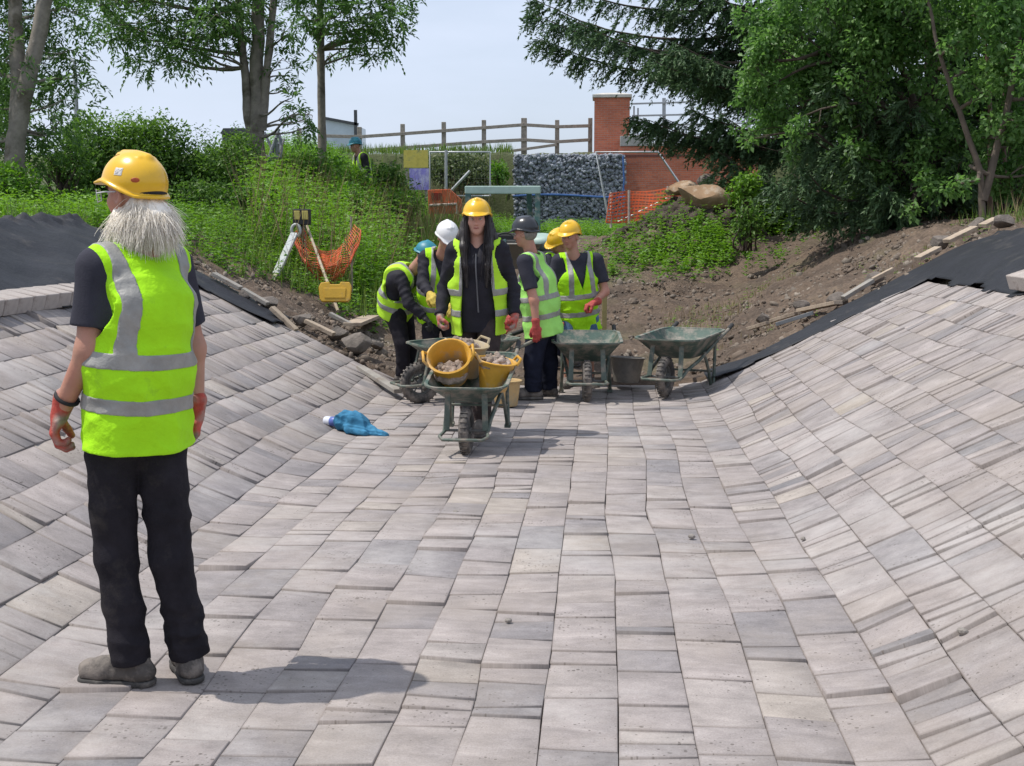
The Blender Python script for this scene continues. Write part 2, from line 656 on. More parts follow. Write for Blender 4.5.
def build_ground():
    xs = np.concatenate([np.linspace(-300, -40, 14), np.linspace(-38, -10, 40), np.arange(-9.8, 9.8, 0.09), np.linspace(10, 38, 40), np.linspace(40, 300, 14)])
    ys = np.concatenate([np.linspace(-60, -6, 12), np.arange(-5, 12.4, 0.25), np.arange(12.4, 32, 0.09), np.arange(32, 50, 0.25), np.linspace(51, 90, 30), np.linspace(95, 600, 20)])
    X, Y = np.meshgrid(xs, ys, indexing='ij')
    Z = ground_z(X, Y)
    clod = (sstep(12.9, 13.8, Y) * (1 - sstep(30, 40, Y)) * (np.abs(X) < 9))
    Z = Z + clod * (0.045 * fbm(X * 4.3, Y * 4.3, 21, 4) + 0.012 * RNG.normal(0, 1, X.shape))
    nx, ny = X.shape
    i = np.arange(nx * ny).reshape(nx, ny)
    Q = np.stack([i[:-1, :-1], i[1:, :-1], i[1:, 1:], i[:-1, 1:]], -1).reshape(-1, 4)
    green = np.clip(sstep(-4.6, -5.6, X) + sstep(30, 36, Y) + sstep(6.5, 9, X), 0, 1)
    green = np.maximum(green, sstep(16, 20, Y) * sstep(-1.6, -3.0, X)) * 0.85
    me = np_mesh('ground', np.stack([X, Y, Z], -1).reshape(-1, 3), Q, green.reshape(-1))
    o = link_mesh('ground', me, soil_material(), None, 180)
    tag(o, kind='structure')


build_ground()

# ------------------------------------------------------------------ block lining of the channel
_px = np.linspace(-9, 9, 6001)
_pz = prof(_px)
_pu = np.concatenate([[0], np.cumsum(np.hypot(np.diff(_px), np.diff(_pz)))])
_pu -= np.interp((XL + XR) / 2, _px, _pu)


def u_of_x(x): return float(np.interp(x, _px, _pu))


def lin_point(u, v, h):
    x = np.interp(u, _pu, _px); z = np.interp(u, _pu, _pz)
    e = 0.01
    x2 = np.interp(u + e, _pu, _px); z2 = np.interp(u + e, _pu, _pz)
    tx, tz = (x2 - x) / e, (z2 - z) / e
    l = np.hypot(tx, tz)
    return np.stack([x - tz / l * h, v, z + tx / l * h], -1)


def block_material():
    m, nt, b = new_mat('concrete_block')
    uv = node(nt, 'ShaderNodeUVMap', uv_map='flat')
    at_ = node(nt, 'ShaderNodeAttribute', attribute_name='blk')
    sepc = node(nt, 'ShaderNodeSeparateColor')
    nt.links.new(at_.outputs['Color'], sepc.inputs[0])
    # a different piece of the noise for every block
    comb = node(nt, 'ShaderNodeCombineXYZ')
    sc = node(nt, 'ShaderNodeMath', operation='MULTIPLY'); sc.inputs[1].default_value = 57.0
    nt.links.new(sepc.outputs['Green'], sc.inputs[0])
    nt.links.new(sc.outputs[0], comb.inputs['Z'])
    add = node(nt, 'ShaderNodeVectorMath', operation='ADD')
    nt.links.new(uv.outputs[0], add.inputs[0]); nt.links.new(comb.outputs[0], add.inputs[1])
    # cool and warm concrete
    cr = node(nt, 'ShaderNodeValToRGB')
    e = cr.color_ramp.elements
    e[0].position = 0.0; e[0].color = (0.195, 0.19, 0.200, 1)
    e[1].position = 1.0; e[1].color = (0.40, 0.375, 0.36, 1)
    for p, c in ((0.12, (0.255, 0.236, 0.238)), (0.35, (0.306, 0.274, 0.266)), (0.6, (0.346, 0.305, 0.291)), (0.8, (0.366, 0.328, 0.308)), (0.93, (0.38, 0.33, 0.28))):
        k = e.new(p); k.color = (*c, 1)
    nt.links.new(sepc.outputs['Red'], cr.inputs['Fac'])
    # bands across each block
    mp = node(nt, 'ShaderNodeMapping'); mp.inputs['Scale'].default_value = (3.4, 8.5, 1)
    nt.links.new(add.outputs[0], mp.inputs['Vector'])
    nb = node(nt, 'ShaderNodeTexNoise', Scale=1.0, Detail=6, Roughness=0.68, Distortion=0.6)
    nt.links.new(mp.outputs[0], nb.inputs['Vector'])
    c = mulcol(nt, cr.outputs['Color'], nb.outputs['Fac'], 0.72, 1.22)
    # blotches of wet-looking grey
    n2 = node(nt, 'ShaderNodeTexNoise', Scale=5, Detail=6, Roughness=0.65)
    nt.links.new(add.outputs[0], n2.inputs['Vector'])
    c = mulcol(nt, c, n2.outputs['Fac'], 0.74, 1.18)
    # grain
    n3 = node(nt, 'ShaderNodeTexNoise', Scale=140, Detail=3, Roughness=0.8)
    nt.links.new(add.outputs[0], n3.inputs['Vector'])
    c = mulcol(nt, c, n3.outputs['Fac'], 0.78, 1.18)
    # pits and crumbs of dark dirt, gathered in patches
    vo = node(nt, 'ShaderNodeTexVoronoi', Scale=62); vo.inputs['Randomness'].default_value = 1
    nt.links.new(uv.outputs[0], vo.inputs['Vector'])
    sz = node(nt, 'ShaderNodeMath', operation='LESS_THAN')
    nm = node(nt, 'ShaderNodeTexNoise', Scale=2.3, Detail=5, Roughness=0.7)
    nt.links.new(uv.outputs[0], nm.inputs['Vector'])
    mr = node(nt, 'ShaderNodeMapRange')
    mr.inputs['From Min'].default_value = 0.46; mr.inputs['From Max'].default_value = 0.74
    mr.inputs['To Min'].default_value = 0.10; mr.inputs['To Max'].default_value = 0.80
    nt.links.new(nm.outputs['Fac'], mr.inputs['Value'])
    rnd = node(nt, 'ShaderNodeSeparateColor')
    nt.links.new(vo.outputs['Color'], rnd.inputs[0])
    th = node(nt, 'ShaderNodeMath', operation='MULTIPLY')
    pw = node(nt, 'ShaderNodeMath', operation='POWER'); pw.inputs[1].default_value = 2.6
    nt.links.new(rnd.outputs['Red'], pw.inputs[0])
    nt.links.new(mr.outputs[0], th.inputs[0]); nt.links.new(pw.outputs[0], th.inputs[1])
    nt.links.new(vo.outputs['Distance'], sz.inputs[0]); nt.links.new(th.outputs[0], sz.inputs[1])
    mx = node(nt, 'ShaderNodeMix', data_type='RGBA'); mx.inputs['B'].default_value = (0.10, 0.085, 0.075, 1)
    fm = node(nt, 'ShaderNodeMath', operation='MULTIPLY'); fm.inputs[1].default_value = 0.75
    nt.links.new(sz.outputs[0], fm.inputs[0]); nt.links.new(fm.outputs[0], mx.inputs['Factor'])
    nt.links.new(c, mx.inputs['A'])
    # trodden earth dust in broad patches
    nd = node(nt, 'ShaderNodeTexNoise', Scale=0.9, Detail=7, Roughness=0.72)
    nt.links.new(uv.outputs[0], nd.inputs['Vector'])
    md = node(nt, 'ShaderNodeMapRange')
    md.inputs['From Min'].default_value = 0.46; md.inputs['From Max'].default_value = 0.70
    md.inputs['To Max'].default_value = 0.55
    nt.links.new(nd.outputs['Fac'], md.inputs['Value'])
    mz = node(nt, 'ShaderNodeMix', data_type='RGBA'); mz.inputs['B'].default_value = (0.30, 0.255, 0.215, 1)
    nt.links.new(md.outputs[0], mz.inputs['Factor']); nt.links.new(mx.outputs['Result'], mz.inputs['A'])
    # pale mortar dust in some patches
    nw = node(nt, 'ShaderNodeTexNoise', Scale=0.6, Detail=8, Roughness=0.75)
    of = node(nt, 'ShaderNodeVectorMath', operation='ADD'); of.inputs[1].default_value = (7.3, 3.1, 0)
    nt.links.new(uv.outputs[0], of.inputs[0]); nt.links.new(of.outputs[0], nw.inputs['Vector'])
    mw = node(nt, 'ShaderNodeMapRange')
    mw.inputs['From Min'].default_value = 0.52; mw.inputs['From Max'].default_value = 0.70; mw.inputs['To Max'].default_value = 0.6
    nt.links.new(nw.outputs['Fac'], mw.inputs['Value'])
    mp2 = node(nt, 'ShaderNodeMix', data_type='RGBA'); mp2.inputs['B'].default_value = (0.47, 0.445, 0.43, 1)
    nt.links.new(mw.outputs[0], mp2.inputs['Factor']); nt.links.new(mz.outputs['Result'], mp2.inputs['A'])
    # grime gathered along the edges of every block
    own = node(nt, 'ShaderNodeUVMap', uv_map='own')
    so = node(nt, 'ShaderNodeSeparateXYZ'); nt.links.new(own.outputs[0], so.inputs[0])
    def absn(s_):
        a_ = node(nt, 'ShaderNodeMath', operation='ABSOLUTE'); nt.links.new(s_, a_.inputs[0]); return a_.outputs[0]
    ex = node(nt, 'ShaderNodeMath', operation='SUBTRACT'); ex.inputs[0].default_value = 0.122; nt.links.new(absn(so.outputs['X']), ex.inputs[1])
    hl = node(nt, 'ShaderNodeMath', operation='MULTIPLY'); hl.inputs[1].default_value = 0.5; nt.links.new(sepc.outputs['Blue'], hl.inputs[0])
    ey = node(nt, 'ShaderNodeMath', operation='SUBTRACT'); nt.links.new(hl.outputs[0], ey.inputs[0]); nt.links.new(absn(so.outputs['Y']), ey.inputs[1])
    mn = node(nt, 'ShaderNodeMath', operation='MINIMUM'); nt.links.new(ex.outputs[0], mn.inputs[0]); nt.links.new(ey.outputs[0], mn.inputs[1])
    wob = node(nt, 'ShaderNodeMath', operation='MULTIPLY_ADD'); wob.inputs[1].default_value = -0.030; wob.inputs[2].default_value = 0.013
    nt.links.new(n2.outputs['Fac'], wob.inputs[0])
    ad2 = node(nt, 'ShaderNodeMath', operation='ADD'); nt.links.new(mn.outputs[0], ad2.inputs[0]); nt.links.new(wob.outputs[0], ad2.inputs[1])
    me_ = node(nt, 'ShaderNodeMapRange'); me_.inputs['From Min'].default_value = 0.0; me_.inputs['From Max'].default_value = 0.008
    me_.inputs['To Min'].default_value = 0.30; me_.inputs['To Max'].default_value = 0.0
    nt.links.new(ad2.outputs[0], me_.inputs['Value'])
    mg = node(nt, 'ShaderNodeMix', data_type='RGBA'); mg.inputs['B'].default_value = (0.15, 0.125, 0.11, 1)
    nt.links.new(me_.outputs[0], mg.inputs['Factor']); nt.links.new(mp2.outputs['Result'], mg.inputs['A'])
    nt.links.new(mg.outputs['Result'], b.inputs['Base Color'])
    b.inputs['Roughness'].default_value = 0.88
    b.inputs['Specular IOR Level'].default_value = 0.3
    bp = node(nt, 'ShaderNodeBump', Strength=0.35, Distance=0.008)
    ad = node(nt, 'ShaderNodeMath', operation='ADD')
    nt.links.new(n3.outputs['Fac'], ad.inputs[0]); nt.links.new(nb.outputs['Fac'], ad.inputs[1])
    nt.links.new(ad.outputs[0], bp.inputs['Height'])
    bp2 = node(nt, 'ShaderNodeBump', Strength=0.6, Distance=0.006, invert=True)
    nt.links.new(sz.outputs[0], bp2.inputs['Height']); nt.links.new(bp.outputs[0], bp2.inputs['Normal'])
    nt.links.new(bp2.outputs[0], b.inputs['Normal'])
    return m


BLOCK = block_material()
BED = mat('bedding', (0.075, 0.066, 0.06), 0.95, 0.4, 30, 0.5)


def block_verts(cs, hs, thick, inset, drop, rg):
    """cs: four (u,v) corners, hs: their heights; returns 12 points"""
    cs = np.array(cs); ctr = cs.mean(0)
    dirs = ctr - cs
    ins = cs + np.sign(dirs) * inset * rg.uniform(0.5, 1.6, (4, 2))
    top = lin_point(ins[:, 0], ins[:, 1], hs)
    edge = lin_point(cs[:, 0], cs[:, 1], hs - drop * rg.uniform(0.6, 1.5, 4))
    bot = lin_point(cs[:, 0], cs[:, 1], hs - thick)
    return np.concatenate([top, edge, bot]), np.concatenate([ins, cs, cs])


FACES12 = np.array([(0, 1, 2, 3)] + [(4 + i, 4 + (i + 1) % 4, (i + 1) % 4, i) for i in range(4)] + [(8 + i, 8 + (i + 1) % 4, 4 + (i + 1) % 4, 4 + i) for i in range(4)])


def build_lining(name, u0, u1, seed):
    rg = np.random.default_rng(seed)
    nc = max(1, int(round((u1 - u0) / 0.236)))
    w = (u1 - u0) / nc
    V = []; U = []; F = []; K = []; W2 = []

    def bnd(i, v):
        if i <= 0 or i >= nc:
            return u0 + i * w + 0.012 * vnoise(np.array([(u0 + i * w) * 3]), np.array([v * 0.8]), 91)[0]
        u = u0 + i * w
        return u + 0.024 * vnoise(np.array([u * 1.1]), np.array([v * 0.55]), 91)[0] + 0.014 * vnoise(np.array([u * 5]), np.array([v * 1.7]), 92)[0]

    def wave(u, v):
        return 0.014 * vnoise(np.array([u * 1.3]), np.array([v * 0.9]), 95)[0] + 0.008 * vnoise(np.array([u * 4]), np.array([v * 2.2]), 96)[0]

    for i in range(nc):
        uc = u0 + (i + 0.5) * w
        xc = float(np.interp(uc, _pu, _px))
        slope = xc < XL - 0.1 or xc > XR + 0.1
        end = LIN_END + rg.uniform(-0.22, 0.16) - (0.5 if xc > XR + 1.7 else 0) * rg.uniform(0, 1)
        v = -2.0 + rg.uniform(-0.2, 0)
        jl = jr = v
        while v < end:
            if slope or (i in (0, nc - 1) and rg.random() < 0.7):
                L = rg.choice([0.10, 0.14, 0.22, 0.33, 0.44], p=[0.42, 0.12, 0.22, 0.10, 0.14])
            else:
                L = rg.choice([0.10, 0.15, 0.22, 0.33, 0.44], p=[0.10, 0.08, 0.28, 0.24, 0.30])
            L *= rg.uniform(0.96, 1.05)
            nv = v + L
            sk = rg.normal(0, 0.007)
            nl, nr = nv + sk, nv - sk
            g = 0.0018 + abs(rg.normal(0, 0.0014))
            if rg.random() < 0.08: g += rg.uniform(0.003, 0.009)
            gs = 0.0007 + abs(rg.normal(0, 0.0009))
            cs = [(bnd(i, jl) + gs, jl + g), (bnd(i + 1, jr) - gs, jr + g), (bnd(i + 1, nr) - gs, nr - g), (bnd(i, nl) + gs, nl - g)]
            off = rg.normal(0, 0.0016)
            near = rg.normal(0.0025, 0.0035)
            if rg.random() < 0.11: near += rg.uniform(0.005, 0.016)
            roll = rg.normal(0, 0.0016)
            hs = np.array([wave(*c) for c in cs]) + off + np.array([near - roll, near + roll, roll, -roll])
            pv, puv = block_verts(cs, hs, 0.085, 0.0024, 0.0016, rg)
            V.append(pv); U.append(puv); F.append(FACES12 + 12 * len(F))
            tone = np.clip(rg.normal(0.52, 0.17), 0.12, 0.86)
            if rg.random() < 0.10: tone = rg.uniform(0.04, 0.25)
            if rg.random() < 0.006: tone = 0.93
            K.append(np.tile([tone, rg.random(), L, 1.0], (12, 1)))
            q4 = np.array([(-w / 2, -L / 2), (w / 2, -L / 2), (w / 2, L / 2), (-w / 2, L / 2)])
            W2.append(np.concatenate([q4 * 0.985, q4, q4]))
            v = nv; jl, jr = nl, nr
    V = np.concatenate(V); U = np.concatenate(U); F = np.concatenate(F); K = np.concatenate(K); W2 = np.concatenate(W2)
    me = np_mesh(name, V, F)
    uvl = me.uv_layers.new(name='flat')
    uvl.data.foreach_set('uv', U[F.reshape(-1)].astype(np.float32).ravel())
    uv2 = me.uv_layers.new(name='own')
    uv2.data.foreach_set('uv', W2[F.reshape(-1)].astype(np.float32).ravel())
    a = me.attributes.new('blk', 'FLOAT_COLOR', 'POINT')
    a.data.foreach_set('color', K.astype(np.float32).ravel())
    o = link_mesh(name, me, BLOCK)
    tag(o, kind='structure')
    return o


uL, uA, uB, uR = u_of_x(LIN_L), u_of_x(XL - 0.02), u_of_x(XR + 0.02), u_of_x(LIN_R)
build_lining('channel_floor', uA, uB, 31)
build_lining('channel_side', uL, uA, 32)
build_lining('channel_side', uB, uR, 33)

# bedding under the blocks, so that joints are dark
us = np.linspace(uL - 0.02, uR + 0.02, 120); vv = np.array([-2.3, 2, 6, 10, LIN_END - 0.25])
UU, VV = np.meshgrid(us, vv, indexing='ij')
P_ = lin_point(UU.ravel(), VV.ravel(), -0.055)
ii = np.arange(len(us) * len(vv)).reshape(len(us), len(vv))
o = link_mesh('bedding', np_mesh('bedding', P_, np.stack([ii[:-1, :-1], ii[1:, :-1], ii[1:, 1:], ii[:-1, 1:]], -1).reshape(-1, 4)), BED)
tag(o, kind='structure')

# ------------------------------------------------------------------ capping blocks along the top of the sides
CAPM = mat('capping_concrete', (0.40, 0.355, 0.325), 0.9, 0.22, 9, 0.35, 120, dirt=(0.2, 0.16, 0.14), dirt_amt=0.35)


def cap_block(x, y, z, L, w, tilt, label, group, rg):
    ta = 0.42 * (1 if x > 0 else -1)
    mb = MB()
    mb.box((0, 0, 0), (w, L, 0.115))
    o = mb.build('concrete_block', CAPM, None, None, bevel=0.008)
    o.location = (x, y, z)
    o.rotation_euler = (rg.normal(0, 0.02), -ta * tilt, rg.normal(0, 0.03))
    tag(o, label, 'concrete block', group)
    return o


_rg = np.random.default_rng(5)
yy = 6.7
k = 0
while yy < 10.4:
    L = 0.215
    cap_block(-4.07, yy, float(prof(-4.07)) + 0.055, L * 0.97, 0.215, 0.55, 'pale concrete block in the row capping the left bank, under the black sheet', 'capping blocks along the left bank', _rg)
    yy += L + _rg.uniform(0.0, 0.012); k += 1
yy = 9.0
while yy < 10.3:
    L = 0.44
    last = yy + L + 0.01 >= 10.3
    cap_block(3.16, yy, float(prof(3.16)) + 0.085, L * 0.98, 0.215, 0.75,
              'pale concrete block on the right bank, the far end of its row' if last else 'pale concrete block of the right capping row, cut by the picture edge',
              'capping blocks along the right bank', _rg)
    yy += L + _rg.uniform(0.0, 0.012)

# ------------------------------------------------------------------ black membrane on the upper banks
MEMB = mat('membrane', (0.017, 0.018, 0.023), 0.60, 0.35, 3, 0.9, 7, spec=0.35, dirt=(0.06, 0.055, 0.052), dirt_amt=0.22, dscale=2.6)


def membrane(label, xs, ys, inside, lift, seed, rag):
    X, Y = np.meshgrid(xs, ys, indexing='ij')
    Z = ground_z(X, Y, False)
    lined = (X > LIN_L - 0.1) & (X < LIN_R + 0.1) & (Y < LIN_END + 0.1)
    high = np.maximum(sstep(3.0, 3.4, X), sstep(3.9, 4.3, -X)) * sstep(13.2, 12.6, Y)
    Z = Z + np.where(lined, -0.02, 0) + 0.045 + 0.05 * high
    s = 1 if xs.mean() > 0 else -1
    d = np.abs(X)
    wr = 0.034 * np.sin((Y * 0.9 + d * 1.7) * 3.0 + 2 * vnoise(X * 1.1, Y * 0.8, seed)) * vnoise(X * 0.7, Y * 0.4, seed + 3)
    wr += 0.042 * (1 - np.abs(vnoise(X * 2.2 + Y * 0.8, Y * 0.5, seed + 1)) * 2) - 0.02 + 0.012 * vnoise(X * 6, Y * 3, seed + 5)
    top = lift(X, Y)
    wr = wr * (0.3 + 0.7 * high)
    Z = Z + wr + top
    ok = inside(X + rag * fbm(X * 3, Y * 3, seed + 9, 3), Y + rag * fbm(X * 3, Y * 3, seed + 8, 3))
    nx, ny = X.shape
    i = np.arange(nx * ny).reshape(nx, ny)
    Q = np.stack([i[:-1, :-1], i[1:, :-1], i[1:, 1:], i[:-1, 1:]], -1).reshape(-1, 4)
    Q = Q[ok.reshape(-1)[Q].all(1)]
    use = np.unique(Q); rm = np.full(nx * ny, -1); rm[use] = np.arange(len(use))
    me = np_mesh('membrane_sheet', np.stack([X, Y, Z], -1).reshape(-1, 3)[use], rm[Q])
    o = link_mesh('membrane_sheet', me, MEMB, None, 180)
    md = o.modifiers.new('thick', 'SOLIDIFY'); md.thickness = 0.006
    tag(o, label, 'membrane')
    return o


membrane('black plastic membrane rising above the capping blocks behind the nearest man',
         np.arange(-5.75, -3.2, 0.035), np.arange(2.0, 13.6, 0.05),
         lambda X, Y: ((X < -4.0) & (Y < 13.3) & (X > -5.55)) | ((X < -3.2) & (Y > 12.6) & (Y < 13.3) & (X > -5.55)),
         lambda X, Y: 0.06 * np.exp(-((X + 5.28) / 0.15) ** 2) * (0.5 + 1.2 * np.clip(fbm(Y * 8.5, X * 7, 44, 3), -0.5, 1)) * (Y < 12.8), 41, 0.05)
membrane('black plastic membrane on the right bank, held down by wooden battens',
         np.arange(1.0, 5.0, 0.035), np.arange(2.0, 14.9, 0.05),
         lambda X, Y: ((Y > 12.62) | (X > 3.05)) & (Y < 13.1 + 0.55 * sstep(1.0, 3.2, X)) & (X < 4.75),
         lambda X, Y: 0.05 * np.exp(-((X - 4.6) / 0.12) ** 2) * (0.5 + vnoise(Y * 2.1, Y * 0 + 1, 46))
         + 0.03 * np.exp(-((X - 3.75 - 0.05 * (Y - 9)) / 0.03) ** 2), 51, 0.04)

# ------------------------------------------------------------------ far side: fence, gabion, brick pier and wall
WOODF = mat('weathered_wood', (0.30, 0.265, 0.225), 0.85, 0.35, 8, 0.4, 40)
BRICKRED = None


def brick_material():
    m, nt, b = new_mat('red_brick')
    tc = node(nt, 'ShaderNodeTexCoord')
    sx = node(nt, 'ShaderNodeSeparateXYZ')
    nt.links.new(tc.outputs['Object'], sx.inputs[0])
    ad = node(nt, 'ShaderNodeMath', operation='ADD')
    nt.links.new(sx.outputs['X'], ad.inputs[0]); nt.links.new(sx.outputs['Y'], ad.inputs[1])
    cb = node(nt, 'ShaderNodeCombineXYZ')
    nt.links.new(ad.outputs[0], cb.inputs['X']); nt.links.new(sx.outputs['Z'], cb.inputs['Y'])
    br = node(nt, 'ShaderNodeTexBrick')
    br.inputs['Scale'].default_value = 1.0
    br.inputs['Brick Width'].default_value = 0.225
    br.inputs['Row Height'].default_value = 0.075
    br.inputs['Mortar Size'].default_value = 0.006
    br.inputs['Color1'].default_value = (0.54, 0.165, 0.088, 1)
    br.inputs['Color2'].default_value = (0.44, 0.125, 0.070, 1)
    br.inputs['Mortar'].default_value = (0.36, 0.24, 0.19, 1)
    nt.links.new(cb.outputs[0], br.inputs['Vector'])
    n1 = node(nt, 'ShaderNodeTexNoise', Scale=1.3, Detail=6, Roughness=0.7)
    nt.links.new(tc.outputs['Object'], n1.inputs['Vector'])
    c = mulcol(nt, br.outputs['Color'], n1.outputs['Fac'], 0.8, 1.2)
    nt.links.new(c, b.inputs['Base Color'])
    b.inputs['Roughness'].default_value = 0.9
    bp = node(nt, 'ShaderNodeBump', Strength=0.5, Distance=0.01)
    nt.links.new(br.outputs['Fac'], bp.inputs['Height']); bp.invert = True
    nt.links.new(bp.outputs[0], b.inputs['Normal'])
    return m


BRICK = brick_material()
STONE = mat('pale_coping_stone', (0.52, 0.49, 0.44), 0.85, 0.15, 4, 0.2, 50)
GREYSTONE = mat('grey_coping_stone', (0.34, 0.33, 0.31), 0.85, 0.2, 4, 0.2, 50)
WIREM = mat('dull_wire', (0.16, 0.16, 0.16), 0.8, 0.15, 10, 0)
STEEL = mat('galvanised_steel', (0.42, 0.43, 0.44), 0.5, 0.15, 10, 0, metal=0.5)

YF = 49.0
f_ = thing('rail_fence', 'weathered wooden post and rail fence along the embankment top, left of the brick pier', 'fence', at(440, 160, YF))
f_z = f_.location.z
posts = [(300, 158, 128), (322, 158, 126), (360, 158, 127), (403, 158, 124), (444, 157, 122), (484, 157, 120), (524, 156, 118), (557, 158, 120), (590, 158, 118)]
for pxx, yb, yt in posts:
    a = at(pxx, yb + 8, YF); t_ = at(pxx, yt, YF)
    w_ = 0.21 if pxx == 524 else 0.16
    mb = MB(); mb.box((a.x - f_.location.x, 0, (a.z + t_.z) / 2 - f_z), (w_, 0.14, t_.z - a.z))
    mb.build('post', WOODF, f_, bevel=0.015)
for i in range(len(posts) - 1):
    for dy0 in ((9, 10, 10, 10, 9, 8, 7, 7, 8), (23, 24, 24, 24, 23, 22, 22, 22, 22)):
        if i == 0 and dy0[0] == 9: continue
        a = at(posts[i][0], posts[i][2] + dy0[i], YF) - f_.location; b_ = at(posts[i + 1][0], posts[i + 1][2] + dy0[i + 1], YF) - f_.location
        a.y = b_.y = -0.10
        mb = MB(); mb.beam(a, b_, 0.05, 0.12)
        mb.build('rail', WOODF, f_, bevel=0.006)
a = at(500, 153, YF) - f_.location; b_ = at(557, 145, YF) - f_.location
a.y = b_.y = -0.2
MB().beam(a, b_, 0.05, 0.10).build('brace', WOODF, f_, bevel=0.006)

# gabion wall: wire baskets of dark stone
gl, gz1 = xz(514, 155, 46.2); gr_, gz0 = xz(624, 224, 46.2)
gab = thing('gabion_wall', 'dark grey stone gabion wall in wire baskets below the fence', 'gabion wall', ((gl + gr_) / 2, 46.2, gz0 - 0.3))
GST = mat('gabion_stone', (0.27, 0.29, 0.325), 0.9, 0.5, 2.5, 0.5, 30)
rg = np.random.default_rng(8)
nst = 4200
ico = bmesh.new(); bmesh.ops.create_icosphere(ico, subdivisions=1, radius=1)
iv = np.array([v.co for v in ico.verts]); iff = np.array([[v.index for v in f.verts] for f in ico.faces]); ico.free()
gw = gr_ - gl; gh = gz1 - gz0 + 0.3


def stones(name, ctrs, rad, m, parent=None, seed=0, squash=(1, 1, 0.7)):
    rg_ = np.random.default_rng(seed)
    n_ = len(ctrs)
    VV_ = np.empty((n_, len(iv), 3), np.float32)
    q = rg_.normal(0, 1, (n_, 4)); q /= np.linalg.norm(q, axis=1)[:, None]
    w, x, y, z = q.T
    M = np.stack([np.stack([1 - 2 * (y * y + z * z), 2 * (x * y - z * w), 2 * (x * z + y * w)], -1),
                  np.stack([2 * (x * y + z * w), 1 - 2 * (x * x + z * z), 2 * (y * z - x * w)], -1),
                  np.stack([2 * (x * z - y * w), 2 * (y * z + x * w), 1 - 2 * (x * x + y * y)], -1)], -2)
    base = iv[None] * (1 + rg_.normal(0, 0.16, (n_, len(iv), 1))) * (np.array(squash) * rg_.uniform(0.7, 1.3, (n_, 1, 3)))
    VV_ = np.einsum('nij,nkj->nki', M, base) * np.asarray(rad)[:, None, None] + np.asarray(ctrs)[:, None, :]
    F_ = (iff[None] + (np.arange(n_) * len(iv))[:, None, None]).reshape(-1, 3)
    me_ = np_mesh(name, VV_.reshape(-1, 3), F_, np.repeat(rg_.random(n_), len(iv)))
    return link_mesh(name, me_, m, parent)


cs_ = np.stack([rg.uniform(-gw / 2, gw / 2, nst), rg.uniform(-0.12, 0.12, nst), rg.uniform(0, gh, nst)], -1)
stones('stone_fill', cs_, rg.uniform(0.045, 0.095, nst), GST, gab, 3)
MB().box((0, 0.45, gh / 2), (gw, 0.8, gh)).build('stone_core', GST, gab)
mb = MB()
for i in range(0, int(gw / 0.25) + 1):
    mb.box((-gw / 2 + i * 0.25, -0.19, gh / 2), (0.005, 0.005, gh))
for i in range(0, int(gh / 0.25) + 1):
    mb.box((0, -0.205, i * 0.25), (gw, 0.005, 0.005))
mb.build('wire_mesh', WIREM, gab)
BLUES = mat('blue_strap', (0.05, 0.13, 0.35), 0.6, 0.2, 8)
mb = MB()
zz = gh * 0.47
pth = [(-gw / 2 + gw * t, -0.23 - 0.02 * math.sin(9 * t), zz + 0.05 * math.sin(5 * t)) for t in np.linspace(0.0, 1, 14)]
mb.tube(pth, 0.035, 6)
mb.tube([(gw / 2 - 0.05, -0.22, zz), (gw / 2 - 0.02, -0.23, zz + 0.5), (gw / 2 - 0.06, -0.22, gh - 0.05)], 0.03, 6)
mb.build('strap', BLUES, gab)

# brick pier with its stone cap
p0x, p0z = xz(594, 152, 47.2); p1x, p1z = xz(630, 97, 47.2)
pier = thing('brick_pier', 'tall red brick pier with a pale stone cap at the fence end', 'brick pier', ((p0x + p1x) / 2, 47.9, p0z - 3.2))
ph = p1z - p0z + 3.2
pw_ = p1x - p0x
MB().box((0, 0, ph / 2), (pw_, pw_, ph)).build('shaft', BRICK, pier)
cz = ph
mb = MB(); mb.box((0, 0, cz + 0.05), (pw_ + 0.14, pw_ + 0.14, 0.10))
hw = pw_ / 2 + 0.07
mb.loft([[(-hw, -hw, cz + .1), (hw, -hw, cz + .1), (hw, hw, cz + .1), (-hw, hw, cz + .1)], [(-hw * .45, -hw * .45, cz + .19), (hw * .45, -hw * .45, cz + .19), (hw * .45, hw * .45, cz + .19), (-hw * .45, hw * .45, cz + .19)]])
mb.build('coping', STONE, pier)

# brick retaining wall to its right
w0x, w0z = xz(618, 225, 46.9); w1x, w1z = xz(760, 146, 46.9)
bw = thing('brick_wall', 'red brick retaining wall right of the gabion, partly behind the conifer', 'brick wall', ((w0x + w1x) / 2, 47.0, w0z - 0.3))
bh = w1z - w0z + 0.3
bwl = w1x - w0x
MB().box((0, 0, bh / 2), (bwl, 0.34, bh)).build('wall_face', BRICK, bw)
MB().box((0.0, -0.02, bh - 0.33), (bwl, 0.345, 0.075)).build('string_course', mat('dark_brick', (0.17, 0.055, 0.04), 0.9, 0.2, 20), bw)
c0 = at(620, 145, 46.9); c1 = at(652, 135, 46.9)
MB().box(((c0.x + c1.x) / 2 - bw.location.x, 0.0, bh + 0.19), (c1.x - c0.x, 0.42, 0.36)).build('coping', GREYSTONE, bw, bevel=0.02)
c2 = at(760, 145, 46.9)
MB().box(((c1.x + c2.x) / 2 - bw.location.x, 0.0, bh + 0.06), (c2.x - c1.x, 0.42, 0.12)).build('coping', GREYSTONE, bw, bevel=0.02)

